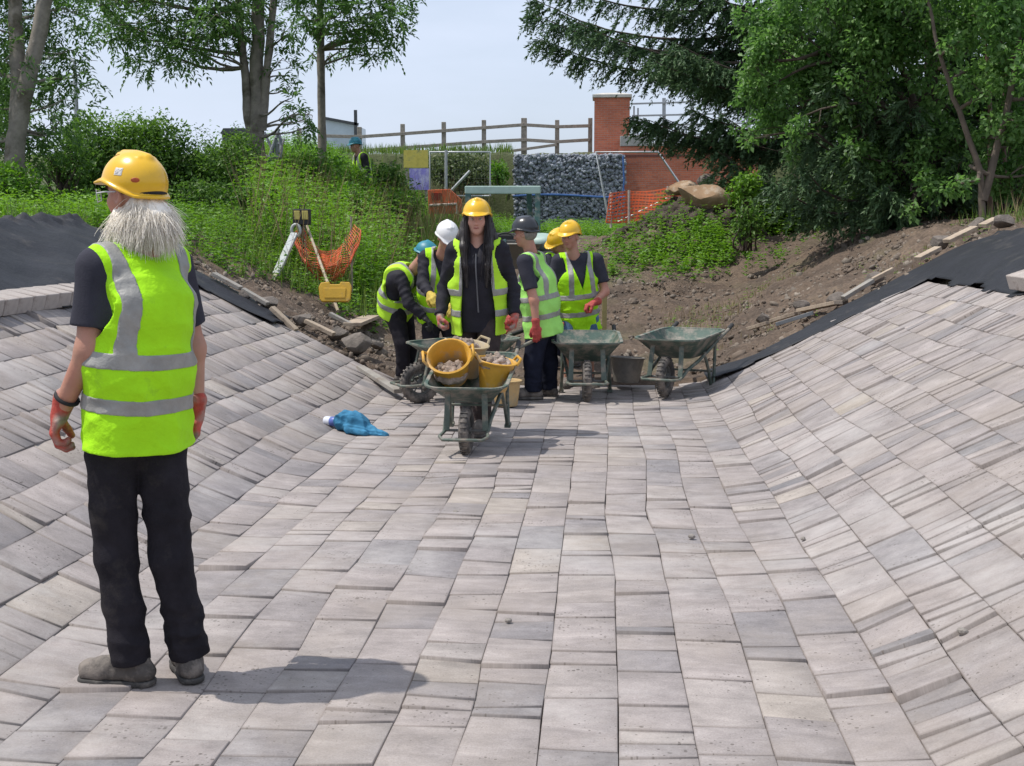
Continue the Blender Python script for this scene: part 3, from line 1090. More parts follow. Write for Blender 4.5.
# steel railing on the bridge beyond the pier
rl = thing('steel_railing', 'grey steel railing right of the brick pier, half hidden by conifer branches', 'railing', at(660, 140, 49.5))
for pxx, yt in ((634, 106), (638, 108), (664, 98), (692, 96), (720, 94), (748, 92)):
    a = at(pxx, 143, 49.5) - rl.location; b_ = at(pxx, yt, 49.5) - rl.location
    MB().beam((a.x, 0, a.z), (b_.x, 0, b_.z), 0.13 if pxx > 640 else 0.06, 0.05, (0, 1, 0)).build('post', STEEL, rl)
for y0, y1 in ((104, 102), (116, 115), (126, 125), (136, 135)):
    a = at(632, y0, 49.5) - rl.location; b_ = at(760, y1 - 2, 49.5) - rl.location
    mb = MB(); mb.beam((a.x, -0.06, a.z), (b_.x, -0.06, b_.z), 0.06, 0.06); mb.build('rail', STEEL, rl)

# low house beyond the fence: glazed gable
hs0 = at(326, 148, 62); hs1 = at(356, 119, 62)
hse = thing('glass_outbuilding', 'small pale glazed building beyond the fence, behind the far worker', 'building', ((hs0.x + hs1.x) / 2, 62, hs0.z - 1))
hwid = hs1.x - hs0.x
hh = hs1.z - hs0.z + 1
GLZ = mat('pale_glazing', (0.42, 0.50, 0.56), 0.15, 0.1, 2, spec=0.8)
DKF = mat('dark_frame', (0.06, 0.065, 0.07), 0.6)
mb = MB(); mb.prism([(-hwid / 2, 0), (hwid / 2, 0), (hwid / 2, hh - 0.3), (-hwid / 2, hh)], -0.1, 2.5); mb.build('wall', GLZ, hse)
mb = MB(); mb.beam((-hwid / 2 - .1, -0.2, hh + .05), (hwid / 2 + .15, -0.2, hh - .27), 0.12, 0.13); mb.box((hwid / 2 + .02, -0.2, hh / 2 + .25), (0.14, 0.12, hh + .3)); mb.build('frame', DKF, hse)

# dark roof edge over the hedge and a statue-like post stub by the second tree
rf0 = at(222, 136, 60); rf1 = at(247, 130, 60)
sh = thing('shed', 'dark shed roof showing just above the hedge left of the twin trunks', 'shed', ((rf0.x + rf1.x) / 2, 60, rf0.z - 1.5))
MB().box((0, 0.6, 0.8), (rf1.x - rf0.x, 1.2, 1.6)).build('wall', DKF, sh)
mb = MB(); mb.prism([(-0.65, 1.6), (0.65, 1.6), (0.5, 1.85), (-0.5, 1.85)], -0.1, 1.4); mb.build('roof', mat('dark_roof', (0.07, 0.075, 0.08), 0.8), sh)

# lamp post behind the hedge
lp = at(79, 178, 24.0); lt = at(79, 60, 24.0)
lam = thing('lamp_post', 'thin grey street lamp post rising behind the hedge, right of the left tree', 'lamp post', lp)
hL = lt.z - lp.z
MB().tube([(0, 0, -1.2), (0, 0, hL * .5), (0, 0, hL)], [0.05, 0.045, 0.035], 8).build('pole', STEEL, lam, 60)
MB().tube([(0, 0, hL - .02), (-.2, 0, hL + .05), (-.7, 0, hL + .03)], 0.03, 6).build('arm', STEEL, lam, 60)
MB().box((-.82, 0, hL + .02), (.4, .14, .07)).build('lamp_head', mat('lamp_grey', (.5, .5, .5), .5), lam, bevel=.02)

# site fence panels
def mesh_panel(name, label, corners, Y, mid=(), group=None, fill=True):
    P4 = [at(x, y, Y) for x, y in corners]
    base = (P4[0] + P4[3]) / 2
    o_ = thing(name, label, 'fence panel', base, 0, group)
    q = [p - base for p in P4]
    mb = MB(); mb.tube([q[0], q[1], q[2], q[3]], 0.035, 8, True); mb.tube([q[0], q[3]], 0.03, 8); mb.build('frame', STEEL, o_, 60)
    mb = MB()
    n_ = 22
    for i in range(1, n_):
        t = i / n_
        mb.tube([q[0].lerp(q[3], t), q[1].lerp(q[2], t)], 0.0018, 4)
    for i in range(1, 10):
        t = i / 10
        mb.tube([q[0].lerp(q[1], t), q[3].lerp(q[2], t)], 0.0018, 4)
    mb.build('wire_mesh', WIREM, o_)
    for a_, b_ in mid:
        A = at(*a_, Y - 0.05) - base; Bq = at(*b_, Y - 0.05) - base
        MB().tube([A, Bq], 0.05, 8).build('prop', STEEL, o_, 60)
    return o_


mesh_panel('site_fence_panel', 'galvanised site fence panel in front of the gabion and brick wall', [(610, 226), (596, 152), (658, 152), (684, 190)], 40.0)
mesh_panel('site_fence_panel', 'galvanised site fence panel beside the yellow and purple sign, with diagonal prop', [(430, 196), (430, 152), (490, 152), (490, 196)], 43.0, [((446, 197), (446, 150)), ((450, 192), (470, 171))])

# yellow and purple notice board
s0 = at(404, 190, 42.0); s1 = at(428, 150, 42.0)
nb_ = thing('notice_board', 'yellow over purple notice board on the fence above the weeds', 'sign', ((s0.x + s1.x) / 2, 42, s0.z - 0.5))
sw = s1.x - s0.x; shh = s1.z - s0.z
MB().box((0, 0, 0.5 + shh * .78), (sw, 0.03, shh * .44)).build('yellow_panel', mat('sign_yellow', (0.62, 0.50, 0.10), 0.5, 0.25, 5, dirt=(0.3, 0.28, 0.1), dirt_amt=.35), nb_)
pm = mat('sign_purple', (0.26, 0.22, 0.60), 0.5, 0.3, 5, dirt=(0.55, 0.52, 0.75), dirt_amt=0.5, dscale=3)
MB().box((0.1, 0, 0.5 + shh * .27), (sw * .8, 0.03, shh * .54)).build('purple_panel', pm, nb_)
for sx_ in (-1, 1):
    MB().box((sx_ * sw * .4, 0.06, shh * .5), (0.08, 0.08, shh + .9)).build('post', WOODF, nb_)


# ================================================================== PEOPLE
SKIN = mat('skin', (0.44, 0.235, 0.165), 0.55, 0.14, 14, 0.12, 90, hue=(0.47, 0.21, 0.145))
SKIN_F = mat('fair_skin', (0.52, 0.30, 0.22), 0.55, 0.12, 14, 0.1, 90, hue=(0.55, 0.27, 0.2))
LIME = mat('lime_hi_vis', (0.39, 0.80, 0.012), 0.75, 0.12, 5, 0.55, 11, spec=0.25, dirt=(0.25, 0.50, 0.03), dirt_amt=0.12)
LIME_PALE = mat('faded_hi_vis', (0.37, 0.76, 0.16), 0.75, 0.12, 5, 0.12, 30, spec=0.25)
LIME_Y = mat('yellow_hi_vis', (0.46, 0.78, 0.04), 0.75, 0.12, 5, 0.12, 30, spec=0.25)
TAPE = mat('reflective_tape', (0.30, 0.295, 0.275), 0.5, 0.22, 14, 0.4, 14, metal=0.05, spec=0.4)
HATY = mat('yellow_hard_hat', (0.78, 0.45, 0.012), 0.30, 0.06, 6, 0.0, dirt=(0.55, 0.30, 0.02), dirt_amt=0.16, coat=0.25)
HATW = mat('white_hard_hat', (0.74, 0.73, 0.72), 0.35, 0.06, 6)
HATK = mat('black_hard_hat', (0.022, 0.023, 0.027), 0.28, 0.1, 6, coat=0.2)
HATT = mat('teal_hat', (0.02, 0.20, 0.27), 0.45, 0.15, 8)
TROU_K = mat('black_trouser', (0.022, 0.020, 0.025), 0.9, 0.35, 12, 0.3, 200, spec=0.15, dirt=(0.05, 0.044, 0.042), dirt_amt=0.22)
TROU_N = mat('navy_trouser', (0.016, 0.019, 0.035), 0.9, 0.35, 12, 0.3, 200, spec=0.15)
TROU_B = mat('brown_trouser', (0.055, 0.042, 0.04), 0.9, 0.35, 12, 0.3, 200, spec=0.15)
DENIM = mat('denim', (0.09, 0.16, 0.26), 0.9, 0.4, 12, 0.3, 200, spec=0.15)
TEE_K = mat('charcoal_tee', (0.042, 0.042, 0.055), 0.9, 0.25, 9, 0.2, 150, spec=0.15)
JACK = mat('dark_jacket', (0.020, 0.019, 0.026), 0.75, 0.35, 9, 0.2, 80, spec=0.25)
GLV_R = mat('red_glove', (0.45, 0.065, 0.045), 0.75, 0.35, 30, 0.3, 120, hue=(0.30, 0.23, 0.19))
GLV_RR = mat('plain_red_glove', (0.40, 0.06, 0.05), 0.75, 0.35, 30, 0.3, 120)
GLV_Y = mat('yellow_glove', (0.52, 0.38, 0.06), 0.75, 0.35, 30, 0.3, 120)
GLV_K = mat('dark_glove', (0.03, 0.03, 0.03), 0.75, 0.35, 30, 0.3, 120)
BOOT = mat('dusty_boot', (0.085, 0.075, 0.068), 0.85, 0.3, 14, 0.3, 90, dirt=(0.22, 0.19, 0.165), dirt_amt=0.62, dscale=9)
SOLE = mat('boot_sole', (0.05, 0.047, 0.045), 0.85, 0.3, 14, dirt=(0.2, 0.18, 0.16), dirt_amt=0.5)
HAIRW = mat('white_hair', (0.86, 0.80, 0.70), 0.6, 0.18, 22)
HAIRD = mat('dark_hair', (0.026, 0.020, 0.019), 0.5, 0.35, 25)
HAIRG = mat('grey_hair', (0.21, 0.19, 0.17), 0.7, 0.3, 40)
EYEW = mat('eye_white', (0.42, 0.38, 0.35), 0.25, 0.02)
EYED = mat('dark_iris', (0.03, 0.02, 0.015), 0.2, 0.02)
BROW = mat('dark_brow', (0.05, 0.035, 0.03), 0.8, 0.2)
LIPS = mat('lip_skin', (0.36, 0.12, 0.10), 0.5, 0.1)
STRAP = mat('black_strap', (0.015, 0.014, 0.016), 0.8, 0.2)


def vec(*a): return np.array(a, float)


def nrm3(a): return a / (np.linalg.norm(a, axis=-1, keepdims=True) + 1e-9)


def unit(v):
    v = np.asarray(v, float); return v / max(np.linalg.norm(v), 1e-9)


def frame(fwd, up=(0, 0, 1)):
    """columns: right, forward, up"""
    f = unit(fwd); r = unit(np.cross(f, up)); u = np.cross(r, f)
    return np.stack([r, f, u], 1)


def bbox(pts, pad):
    pts = np.array(pts); return pts.min(0) - pad, pts.max(0) + pad


def head_field(P, c, M, s=1.0):
    q = ((P - c.astype(np.float32)) @ M.astype(np.float32)) / s
    d = ell(q, (0, -0.012, 0.035), (0.076, 0.098, 0.092))
    d = smin(d, ell(q, (0, 0.022, -0.035), (0.062, 0.070, 0.085)), 0.03)
    d = smin(d, ell(q, (0, 0.066, -0.088), (0.026, 0.024, 0.022)), 0.03)
    d = smin(d, cap(q, (-0.03, 0.082, 0.030), (0.03, 0.082, 0.030), 0.010, 0.010), 0.02)
    d = smin(d, cap(q, (-0.045, 0.058, -0.02), (-0.03, 0.070, -0.03), 0.018, 0.015), 0.025)
    d = smin(d, cap(q, (0.045, 0.058, -0.02), (0.03, 0.070, -0.03), 0.018, 0.015), 0.025)
    for sx in (-1, 1):
        d = smax(d, -(ell(q, (sx * 0.031, 0.099, 0.010), (0.019, 0.018, 0.012))), 0.012)
    d = smin(d, cap(q, (0, 0.088, 0.016), (0, 0.109, -0.026), 0.008, 0.0135), 0.012)
    for sx in (-1, 1):
        d = smin(d, ell(q, (sx * 0.012, 0.096, -0.030), (0.009, 0.010, 0.008)), 0.006)
    d = smin(d, ell(q, (0, 0.086, -0.054), (0.022, 0.012, 0.006)), 0.006)
    d = smin(d, ell(q, (0, 0.084, -0.066), (0.019, 0.012, 0.007)), 0.006)
    d = smax(d, -ell(q, (0, 0.098, -0.0600), (0.022, 0.012, 0.0022)), 0.003)
    for sx in (-1, 1):
        e = ell(q, (sx * 0.079, -0.008, -0.005), (0.012, 0.022, 0.034))
        e = smax(e, -ell(q, (sx * 0.090, -0.004, -0.003), (0.010, 0.013, 0.022)), 0.006)
        d = smin(d, e, 0.008)
    return d * s


def hand_joints(w, d, n, t, curl, s=1.0, spread=1.0):
    """finger chains. w wrist, d pointing direction, n palm normal, t thumb side"""
    d, n, t = unit(d), unit(n), unit(t)
    out = []
    lens = [(0.043, 0.027, 0.020), (0.047, 0.030, 0.022), (0.043, 0.027, 0.021), (0.034, 0.021, 0.018)]
    for i, off in enumerate((0.028, 0.009, -0.010, -0.028)):
        k = w + (d * (0.088 - (0.004, 0, 0.004, 0.012)[i]) + t * off) * s
        a = curl * (0.9 + 0.1 * i)
        pts = [w + (d * 0.055 + t * off * 0.8) * s, k]
        ang = a * 0.55
        dirv = d + t * (0.05 * spread * (1.5 - i))
        p = k
        for L in lens[i]:
            v = unit(dirv) * math.cos(ang) + n * math.sin(ang)
            p = p + v * L * s
            pts.append(p); ang += a * 0.75
        out.append(pts)
    th0 = w + (d * 0.022 + t * 0.022) * s
    th1 = th0 + (d * 0.030 + t * 0.026 + n * 0.014) * s
    th2 = th1 + unit(d * 0.8 + t * 0.35 + n * (0.3 + 0.5 * curl)) * 0.036 * s
    th3 = th2 + unit(d * 0.9 + n * (0.3 + 0.7 * curl) - t * 0.15 * curl) * 0.028 * s
    out.append([th0, th1, th2, th3])
    return out


def hand_field(P, w, d, n, t, fj, s=1.0, g=0.0):
    d, n, t = unit(d), unit(n), unit(t)
    e = t
    D = cap(P, w, w + d * 0.03 * s, (0.021 + g) * s, (0.020 + g) * s, e, 1.3)
    D = smin(D, cap(P, w + d * 0.03 * s, w + d * 0.078 * s, (0.017 + g) * s, (0.0135 + g) * s, e, 2.6), 0.018 * s)
    for pts in fj[:4]:
        r = [0.011, 0.0105, 0.0095, 0.0088, 0.0078]
        f = chain(P, pts, [(x + g) * s for x in r], 0.004 * s)
        D = smin(D, f, 0.006 * s)
    f = chain(P, fj[4], [(x + g) * s for x in (0.016, 0.0135, 0.0112, 0.0092)], 0.006 * s)
    return smin(D, f, 0.012 * s)


def make_person(label, origin, J, *, face, head_dir, head_up=(0, 0, 1), scale=1.0, group='volunteers in hi-vis vests', hh=0.008,
                trousers=TROU_K, shorts=None, top=TEE_K, sleeve='short', vest=LIME, vest_open=False, vest_hem=None, vest_loose=0.0,
                hat=HATY, hat_kind='cap', hat_detail=False, glove=(None, None), palm=((1, 0, 0), (-1, 0, 0)), curl=(0.8, 0.8),
                toes=None, hair=None, boots=True, boot_s=1.0, hand_dir=(None, None), skin_m=SKIN, eyes=True, vneck=0.12, tape=True,
                trouser_r=(0.105, 0.078, 0.078), seed=1, torso_w=1.0, torso_d=1.0, jacket_long=False, cap_tilt=None, shoulder_cut=0.140, tape_x=0.098, hat_s=0.93, hat_z=0.062):
    """J: joints as offsets from the point of ground the person stands over (x right, y away, z up).
    L/R are the person's own sides."""
    root = thing('person', label, 'person', origin, 0, group)
    J = {k: np.array(v, float) for k, v in J.items()}
    s = s0 = scale
    face = unit(face)
    e = unit(J['sR'] - J['sL'])
    sp_ = [J['pelvis'], J['waist'], J['chest'], J['neck']]
    up = unit(J['neck'] - J['pelvis'])
    fw = unit(np.cross(up, e)); e2 = np.cross(fw, up)
    TM = np.stack([e2, fw, up], 1)
    hM = frame(head_dir, head_up)
    hc = J['head']
    e32 = e2.astype(np.float32)
    tw, td = torso_w, torso_d
    shc = (J['sL'] + J['sR']) / 2

    def torso(P, g=0.0):
        d = cap(P, sp_[0], sp_[1], 0.112 * s * td + g, 0.108 * s * td + g, e32, 1.42 * tw)
        d = smin(d, cap(P, sp_[1], sp_[2], 0.108 * s * td + g, 0.120 * s * td + g, e32, 1.36 * tw), 0.05)
        d = smin(d, cap(P, sp_[2], shc - up * 0.02, 0.120 * s * td + g, 0.075 * s + g, e32, 1.45 * tw), 0.05)
        d = smin(d, cap(P, J['sL'] * 0.86 + shc * 0.14, J['sR'] * 0.86 + shc * 0.14, 0.062 * s + g, 0.062 * s + g), 0.06)
        return d

    def neckf(P, g=0.0):
        d = cap(P, J['neck'] - up * 0.04, hc - hM[:, 2] * 0.03 * s - hM[:, 1] * 0.012, 0.062 * s + g, 0.056 * s + g)
        return smin(d, cap(P, J['neck'] - up * 0.03, shc + (J['sL'] - shc) * 0.55, 0.06 * s + g, 0.045 * s + g), 0.04) if False else d

    def arm(P, S, g0=0.0, g1=0.0, g2=0.0):
        return chain(P, [J['s' + S], J['e' + S], J['w' + S]], [0.056 * s + g0, 0.043 * s + g1, 0.030 * s + g2], 0.03)

    def leg(P, S, r):
        return chain(P, [J['h' + S], J['k' + S], J['a' + S]], [x * s for x in r], 0.03)

    hands = {}
    for i, S in enumerate('LR'):
        d = unit(J['w' + S] - J['e' + S]) if hand_dir[i] is None else unit(hand_dir[i])
        n = np.array(palm[i], float); n = unit(n - d * (n @ d))
        t = np.cross(d, n) if S == 'R' else np.cross(n, d)
        # thumb towards the front of the body
        if t @ fw < 0 and abs(t @ fw) > 0.2: t = -t
        fj = hand_joints(J['w' + S], d, n, t, curl[i], s)
        hands[S] = (J['w' + S], d, n, t, fj)

    # ---- body: one skin
    def body(P):
        d = torso(P, -0.012)
        d = smin(d, neckf(P), 0.03)
        d = smin(d, head_field(P, hc, hM, s), 0.018)
        for S in 'LR':
            d = smin(d, arm(P, S), 0.03)
            d = np.minimum(d, 1e3) if glove['LR'.index(S)] is not None else smin(d, hand_field(P, *hands[S][:4], hands[S][4], s), 0.008)
            d = smin(d, leg(P, S, (0.082, 0.056, 0.040)), 0.03)
            if shorts is None:
                d = d
        return d
    pts = list(J.values()) + [hc + hM[:, 2] * 0.15 * s, hc - hM[:, 2] * 0.12] + [p for S in 'LR' for f in hands[S][4] for p in f]
    lo, hi = bbox(pts, 0.17)
    skin('body', body, lo, hi, hh, skin_m, root)
    if eyes:
        for sx in (-1, 1):
            c = hc + hM @ np.array([sx * 0.031, 0.082, 0.011]) * s
            bm = MB(); bm.lathe([(0.0115 * s * math.sin(a), 0.0115 * s * math.cos(a)) for a in np.linspace(0.01, 3.13, 9)], 12, c)
            eo = bm.build('eye', EYEW, root, 180)
            c2 = c + hM[:, 1] * 0.0075 * s
            bm = MB(); bm.lathe([(0.0055 * s * math.sin(a), 0.0055 * s * math.cos(a)) for a in np.linspace(0.01, 3.13, 7)], 10, c2)
            bm.build('iris', EYED, eo, 180)
            MB().tube([hc + hM @ np.array(v) * s for v in ((sx * 0.016, 0.101, 0.030), (sx * 0.034, 0.098, 0.034), (sx * 0.050, 0.083, 0.029))], [0.0042 * s, 0.005 * s, 0.0025 * s], 6).build('eyebrow', BROW, root, 60)
        MB().tube([hc + hM @ np.array(v) * s for v in ((-0.022, 0.091, -0.0585), (-0.010, 0.0985, -0.0575), (0, 0.0985, -0.059), (0.010, 0.0985, -0.0575), (0.022, 0.091, -0.0585))], [0.002 * s, 0.0048 * s, 0.005 * s, 0.0048 * s, 0.002 * s], 8).build('lips', LIPS, root, 60)

    # ---- trousers
    tr = trouser_r
    hemL = shorts if shorts is not None else None

    def trous(P):
        d = None
        for S in 'LR':
            if shorts is None:
                kk = J['k' + S]; aa = J['a' + S]
                l = chain(P, [J['h' + S], kk, aa + unit(aa - kk) * 0.015], [x * s for x in tr], 0.03)
                ax = unit(aa - kk)
                low = np.exp(-(((P - aa.astype(np.float32)) @ ax.astype(np.float32) + 0.06) / 0.10) ** 2)
                l = l - 0.006 * s * folds(P, seed + ord(S), 0.055, (0.1, 0.1, 1), 2) * low - 0.0075 * s * folds(P, seed + 3 + ord(S), 0.14, (0.5, 0.3, 0.7), 3)
                l = smax(l, (P - (aa + ax * 0.020).astype(np.float32)) @ ax.astype(np.float32), 0.006)
            else:
                kk = J['h' + S] + (J['k' + S] - J['h' + S]) * shorts
                l = cap(P, J['h' + S], kk, tr[0] * s, tr[1] * 1.12 * s)
                ax = unit(kk - J['h' + S])
                l = smax(l, (P - (kk).astype(np.float32)) @ ax.astype(np.float32), 0.006)
            d = l if d is None else smin(d, l, 0.012)
        pel = cap(P, sp_[0] - up * 0.03, sp_[0] + up * 0.06, 0.116 * s * td, 0.112 * s * td, e32, 1.40 * tw)
        d = smin(d, pel, 0.05) - 0.003 * folds(P, seed + 9, 0.10, (0, 0, 1), 3)
        wl = (sp_[0] + up * 0.13 * s)
        return smax(d, (P - wl.astype(np.float32)) @ up.astype(np.float32), 0.006)
    pts = [J[k] for k in ('pelvis', 'waist', 'hL', 'hR', 'kL', 'kR', 'aL', 'aR')]
    lo, hi = bbox(pts, 0.2)
    skin('trousers' if shorts is None else 'shorts', trous, lo, hi, hh, trousers, root)

    # ---- shirt or jacket
    def shirt(P):
        g = 0.006 if sleeve == 'short' else 0.012
        d = torso(P, g)
        for S in 'LR':
            if sleeve == 'short':
                q = J['s' + S] + (J['e' + S] - J['s' + S]) * 0.72
                a = cap(P, J['s' + S], q, 0.070 * s, 0.070 * s)
                ax = unit(J['e' + S] - J['s' + S])
                a = smax(a, (P - q.astype(np.float32)) @ ax.astype(np.float32), 0.005)
            else:
                ax = unit(J['w' + S] - J['e' + S])
                a = arm(P, S, 0.016, 0.017, 0.017)
                a = smax(a, (P - (J['w' + S] - ax * 0.005).astype(np.float32)) @ ax.astype(np.float32), 0.005)
                a = a - 0.005 * folds(P, seed + 20 + ord(S), 0.07, ax, 2)
            d = smin(d, a, 0.035)
        d = d - 0.003 * folds(P, seed + 30, 0.12, (0.3, 0.2, 0.8), 3)
        base = sp_[0] - up * (0.17 if jacket_long else 0.02) * s
        if jacket_long:
            d = smin(d, cap(P, sp_[0] - up * 0.16, sp_[1], 0.128 * s, 0.118 * s, e32, 1.45), 0.04)
        d = smax(d, -((P - base.astype(np.float32)) @ up.astype(np.float32)), 0.006)
        nk = cap(P, J['neck'] - up * 0.05, J['neck'] + up * 0.2, 0.068 * s, 0.085 * s)
        d = smax(d, -nk, 0.01)
        nv = cap(P, J['neck'] + up * 0.05 + fw * 0.06, J['neck'] - up * 0.09 + fw * 0.13, 0.055 * s, 0.022 * s)
        return smax(d, -nv, 0.008)
    pts = [J[k] for k in ('pelvis', 'chest', 'neck', 'sL', 'sR', 'eL', 'eR', 'wL', 'wR')]
    lo, hi = bbox(pts, 0.2)
    sh_ = skin('jacket' if sleeve == 'long' else 'shirt', shirt, lo, hi, hh, top, root)

    # ---- vest
    if vest is not None:
        hem = J['pelvis'] - up * 0.09 if vest_hem is None else np.array(vest_hem, float)
        gv = 0.022 + (0.012 if sleeve == 'long' else 0)
        vl = vest_loose

        def vest_base(P):
            d = torso(P, gv)
            d = smin(d, cap(P, hem - up * 0.05, J['waist'], 0.128 * s * td + gv * 0.6 + vl, 0.118 * s * td + gv * .6 + vl * .5, e32, 1.40 * max(tw, 0.95)), 0.05)
            d = smin(d, cap(P, J['waist'], J['chest'], 0.118 * s * td + gv * .6 + vl, 0.12 * s * td + gv * .7 + vl * .6, e32, 1.38 * tw), 0.05)
            q = (P - shc.astype(np.float32)) @ TM.astype(np.float32)
            lowf = np.clip(-q[:, 2] / (0.5 * s), 0, 1)
            d = d - 0.013 * s * folds(P, seed + 40, 0.19, e2, 3) * lowf - 0.006 * folds(P, seed + 41, 0.13, up, 3)
            return d, q

        def vest_cut(d, q, P):
            d = smax(d, -((P - hem.astype(np.float32)) @ up.astype(np.float32)), 0.004)
            ae = np.sqrt((q[:, 1] / 0.125) ** 2 + ((q[:, 2] + 0.085 * s) / (0.165 * s)) ** 2) - 1
            side = shoulder_cut * s * tw + 0.02 * np.clip((q[:, 2] + 0.02) / 0.1, 0, 1) - 0.015 * np.clip((-q[:, 2] - 0.06) / 0.1, 0, 1)
            arm_ = np.maximum(ae * 0.12, side - np.abs(q[:, 0]))
            d = smax(d, -arm_, 0.004)
            d = smax(d, np.abs(q[:, 0]) - ((shoulder_cut + 0.045) * s * tw + 2 * np.clip(-0.1 - q[:, 2], 0, 1)), 0.004)
            nk = np.sqrt((q[:, 0] / (0.085 * s)) ** 2 + (q[:, 1] / (0.085 * s)) ** 2) - 1
            nk = np.maximum(nk * 0.08, -(q[:, 2] + 0.02 * s))
            d = smax(d, -nk, 0.004)
            if vest_open:
                op = np.maximum(np.abs(q[:, 0]) - vest_open * (1 + 0.1 * np.sin(q[:, 2] * 9)), -q[:, 1])
                d = smax(d, -op, 0.003)
            else:
                vn = np.maximum(np.abs(q[:, 0]) - 0.085 * s * np.clip((q[:, 2] + vneck * 1.9) / (vneck * 1.9), 0, 1.2), np.maximum(-q[:, 1], -(q[:, 2] + vneck * 1.9)))
                d = smax(d, -vn, 0.003)
                if vneck > 0:
                    zp = np.maximum(np.abs(q[:, 0]) - 0.0035, 0.03 - q[:, 1])
                    d = smax(d, -np.maximum(zp, -(d + 0.006)), 0.002)
            return d

        def vestf(P):
            d, q = vest_base(P)
            return vest_cut(d, q, P)

        Lh = float((shc - hem) @ up)
        b1, b2 = -Lh * 0.485, -Lh * 0.735

        def tapef(P):
            d, q = vest_base(P)
            d = vest_cut(d - 0.0032, q, P)
            hb = 0.027 * s
            bands = np.minimum(np.abs(q[:, 2] - b1) - hb, np.abs(q[:, 2] - b2) - hb)
            xs = tape_x * s * tw + 0.022 * s * np.clip((-q[:, 2] - 0.02) / (0.4 * s), 0, 1)
            vert = np.maximum(np.abs(np.abs(q[:, 0]) - xs) - hb, b1 - q[:, 2])
            return np.maximum(d, np.minimum(bands, vert))
        lo, hi = bbox([J['neck'], J['sL'], J['sR'], hem, hem + e2 * 0.12, hem - e2 * 0.12, J['pelvis']], 0.24)
        v_ = skin('hi_vis_vest', vestf, lo, hi, hh * 0.8, vest, root)
        if tape:
            skin('reflective_tape', tapef, lo, hi, hh * 0.8, TAPE, v_)

    # ---- gloves
    for i, S in enumerate('LR'):
        if glove[i] is None: continue
        w, d, n, t, fj = hands[S]

        def gf(P):
            D = hand_field(P, w, d, n, t, fj, s, 0.0035)
            return smin(D, cap(P, w - d * 0.045, w + d * 0.01, 0.041 * s, 0.031 * s), 0.012)
        lo, hi = bbox([w - d * 0.06] + [p for f in fj for p in f], 0.055)
        skin('glove', gf, lo, hi, min(hh * 0.7, 0.0045), glove[i], root)

    # ---- boots
    if boots:
        for S in 'LR':
            a = J['a' + S]
            td_ = unit(toes[S]); ux = np.cross(np.cross(td_, (0, 0, 1)), td_); ux = unit(ux)
            sd = np.cross(td_, ux)
            g0 = a - ux * 0.10 * s0
            s = s0 * boot_s
            heel = g0 - td_ * 0.055 * s + ux * 0.050 * s
            ball = g0 + td_ * 0.125 * s + ux * 0.048 * s
            toe = g0 + td_ * 0.180 * s + ux * 0.050 * s
            n32 = ux.astype(np.float32)

            def bf(P):
                D = cap(P, heel, ball, 0.044 * s, 0.046 * s, sd, 1.10)
                D = smin(D, cap(P, ball, toe, 0.046 * s, 0.045 * s, sd, 1.18), 0.02)
                D = smin(D, cap(P, g0 - td_ * 0.028 * s + ux * 0.06 * s, a - td_ * 0.012 * s + ux * 0.06 * s, 0.048 * s, 0.052 * s), 0.03)
                D = smin(D, cap(P, a + td_ * 0.015 * s - ux * 0.01, ball + ux * 0.012 * s, 0.044 * s, 0.040 * s), 0.03)
                D = D - 0.0025 * folds(P, seed + 70 + ord(S), 0.05, td_, 2)
                return smax(D, -((P - (g0 + ux * 0.022 * s).astype(np.float32)) @ n32), 0.003)

            def sf(P):
                D = cap(P, heel - ux * 0.035 * s, ball - ux * 0.035 * s, 0.047 * s, 0.050 * s, sd, 1.10)
                D = smin(D, cap(P, ball - ux * 0.035 * s, toe - ux * 0.035 * s, 0.050 * s, 0.049 * s, sd, 1.18), 0.02)
                q = (P - g0.astype(np.float32)) @ n32
                D = smax(D, q - 0.024 * s, 0.003)
                return smax(D, -q, 0.003)
            lo, hi = bbox([heel, toe, g0, a + ux * 0.05], 0.09)
            b_ = skin('boot', bf, lo, hi, min(hh, 0.006), BOOT, root)
            skin('sole', sf, lo, hi, min(hh, 0.006), SOLE, b_)
    s = s0

    # ---- hard hat
    if hat is not None:
        ct = cap_tilt if cap_tilt is not None else 0.0
        HM = hM @ np.array([[1, 0, 0], [0, math.cos(ct), -math.sin(ct)], [0, math.sin(ct), math.cos(ct)]])
        o_ = hc + hM[:, 2] * hat_z * s - hM[:, 1] * 0.006 * s

        def hq(P): return ((P - o_.astype(np.float32)) @ HM.astype(np.float32)) / (s * hat_s)

        def dome(q, g=0.0):
            d = ell(q, (0, -0.004, -0.012), (0.118 + g, 0.142 + g, 0.126 + g))
            rid = cap(q, (0, 0.06, 0.098), (0, -0.075, 0.088), 0.022, 0.022)
            d = smin(d, rid + 0.004 - g, 0.02)
            for sx in (-1, 1):
                rid = cap(q, (sx * 0.03, 0.055, 0.094), (sx * 0.034, -0.065, 0.084), 0.012, 0.012)
                d = smin(d, rid + 0.001 - g, 0.012)
            return d

        def zcut(q): return -0.018 - 0.050 * np.clip((0.06 - q[:, 1]) / 0.16, 0, 1) ** 1.3

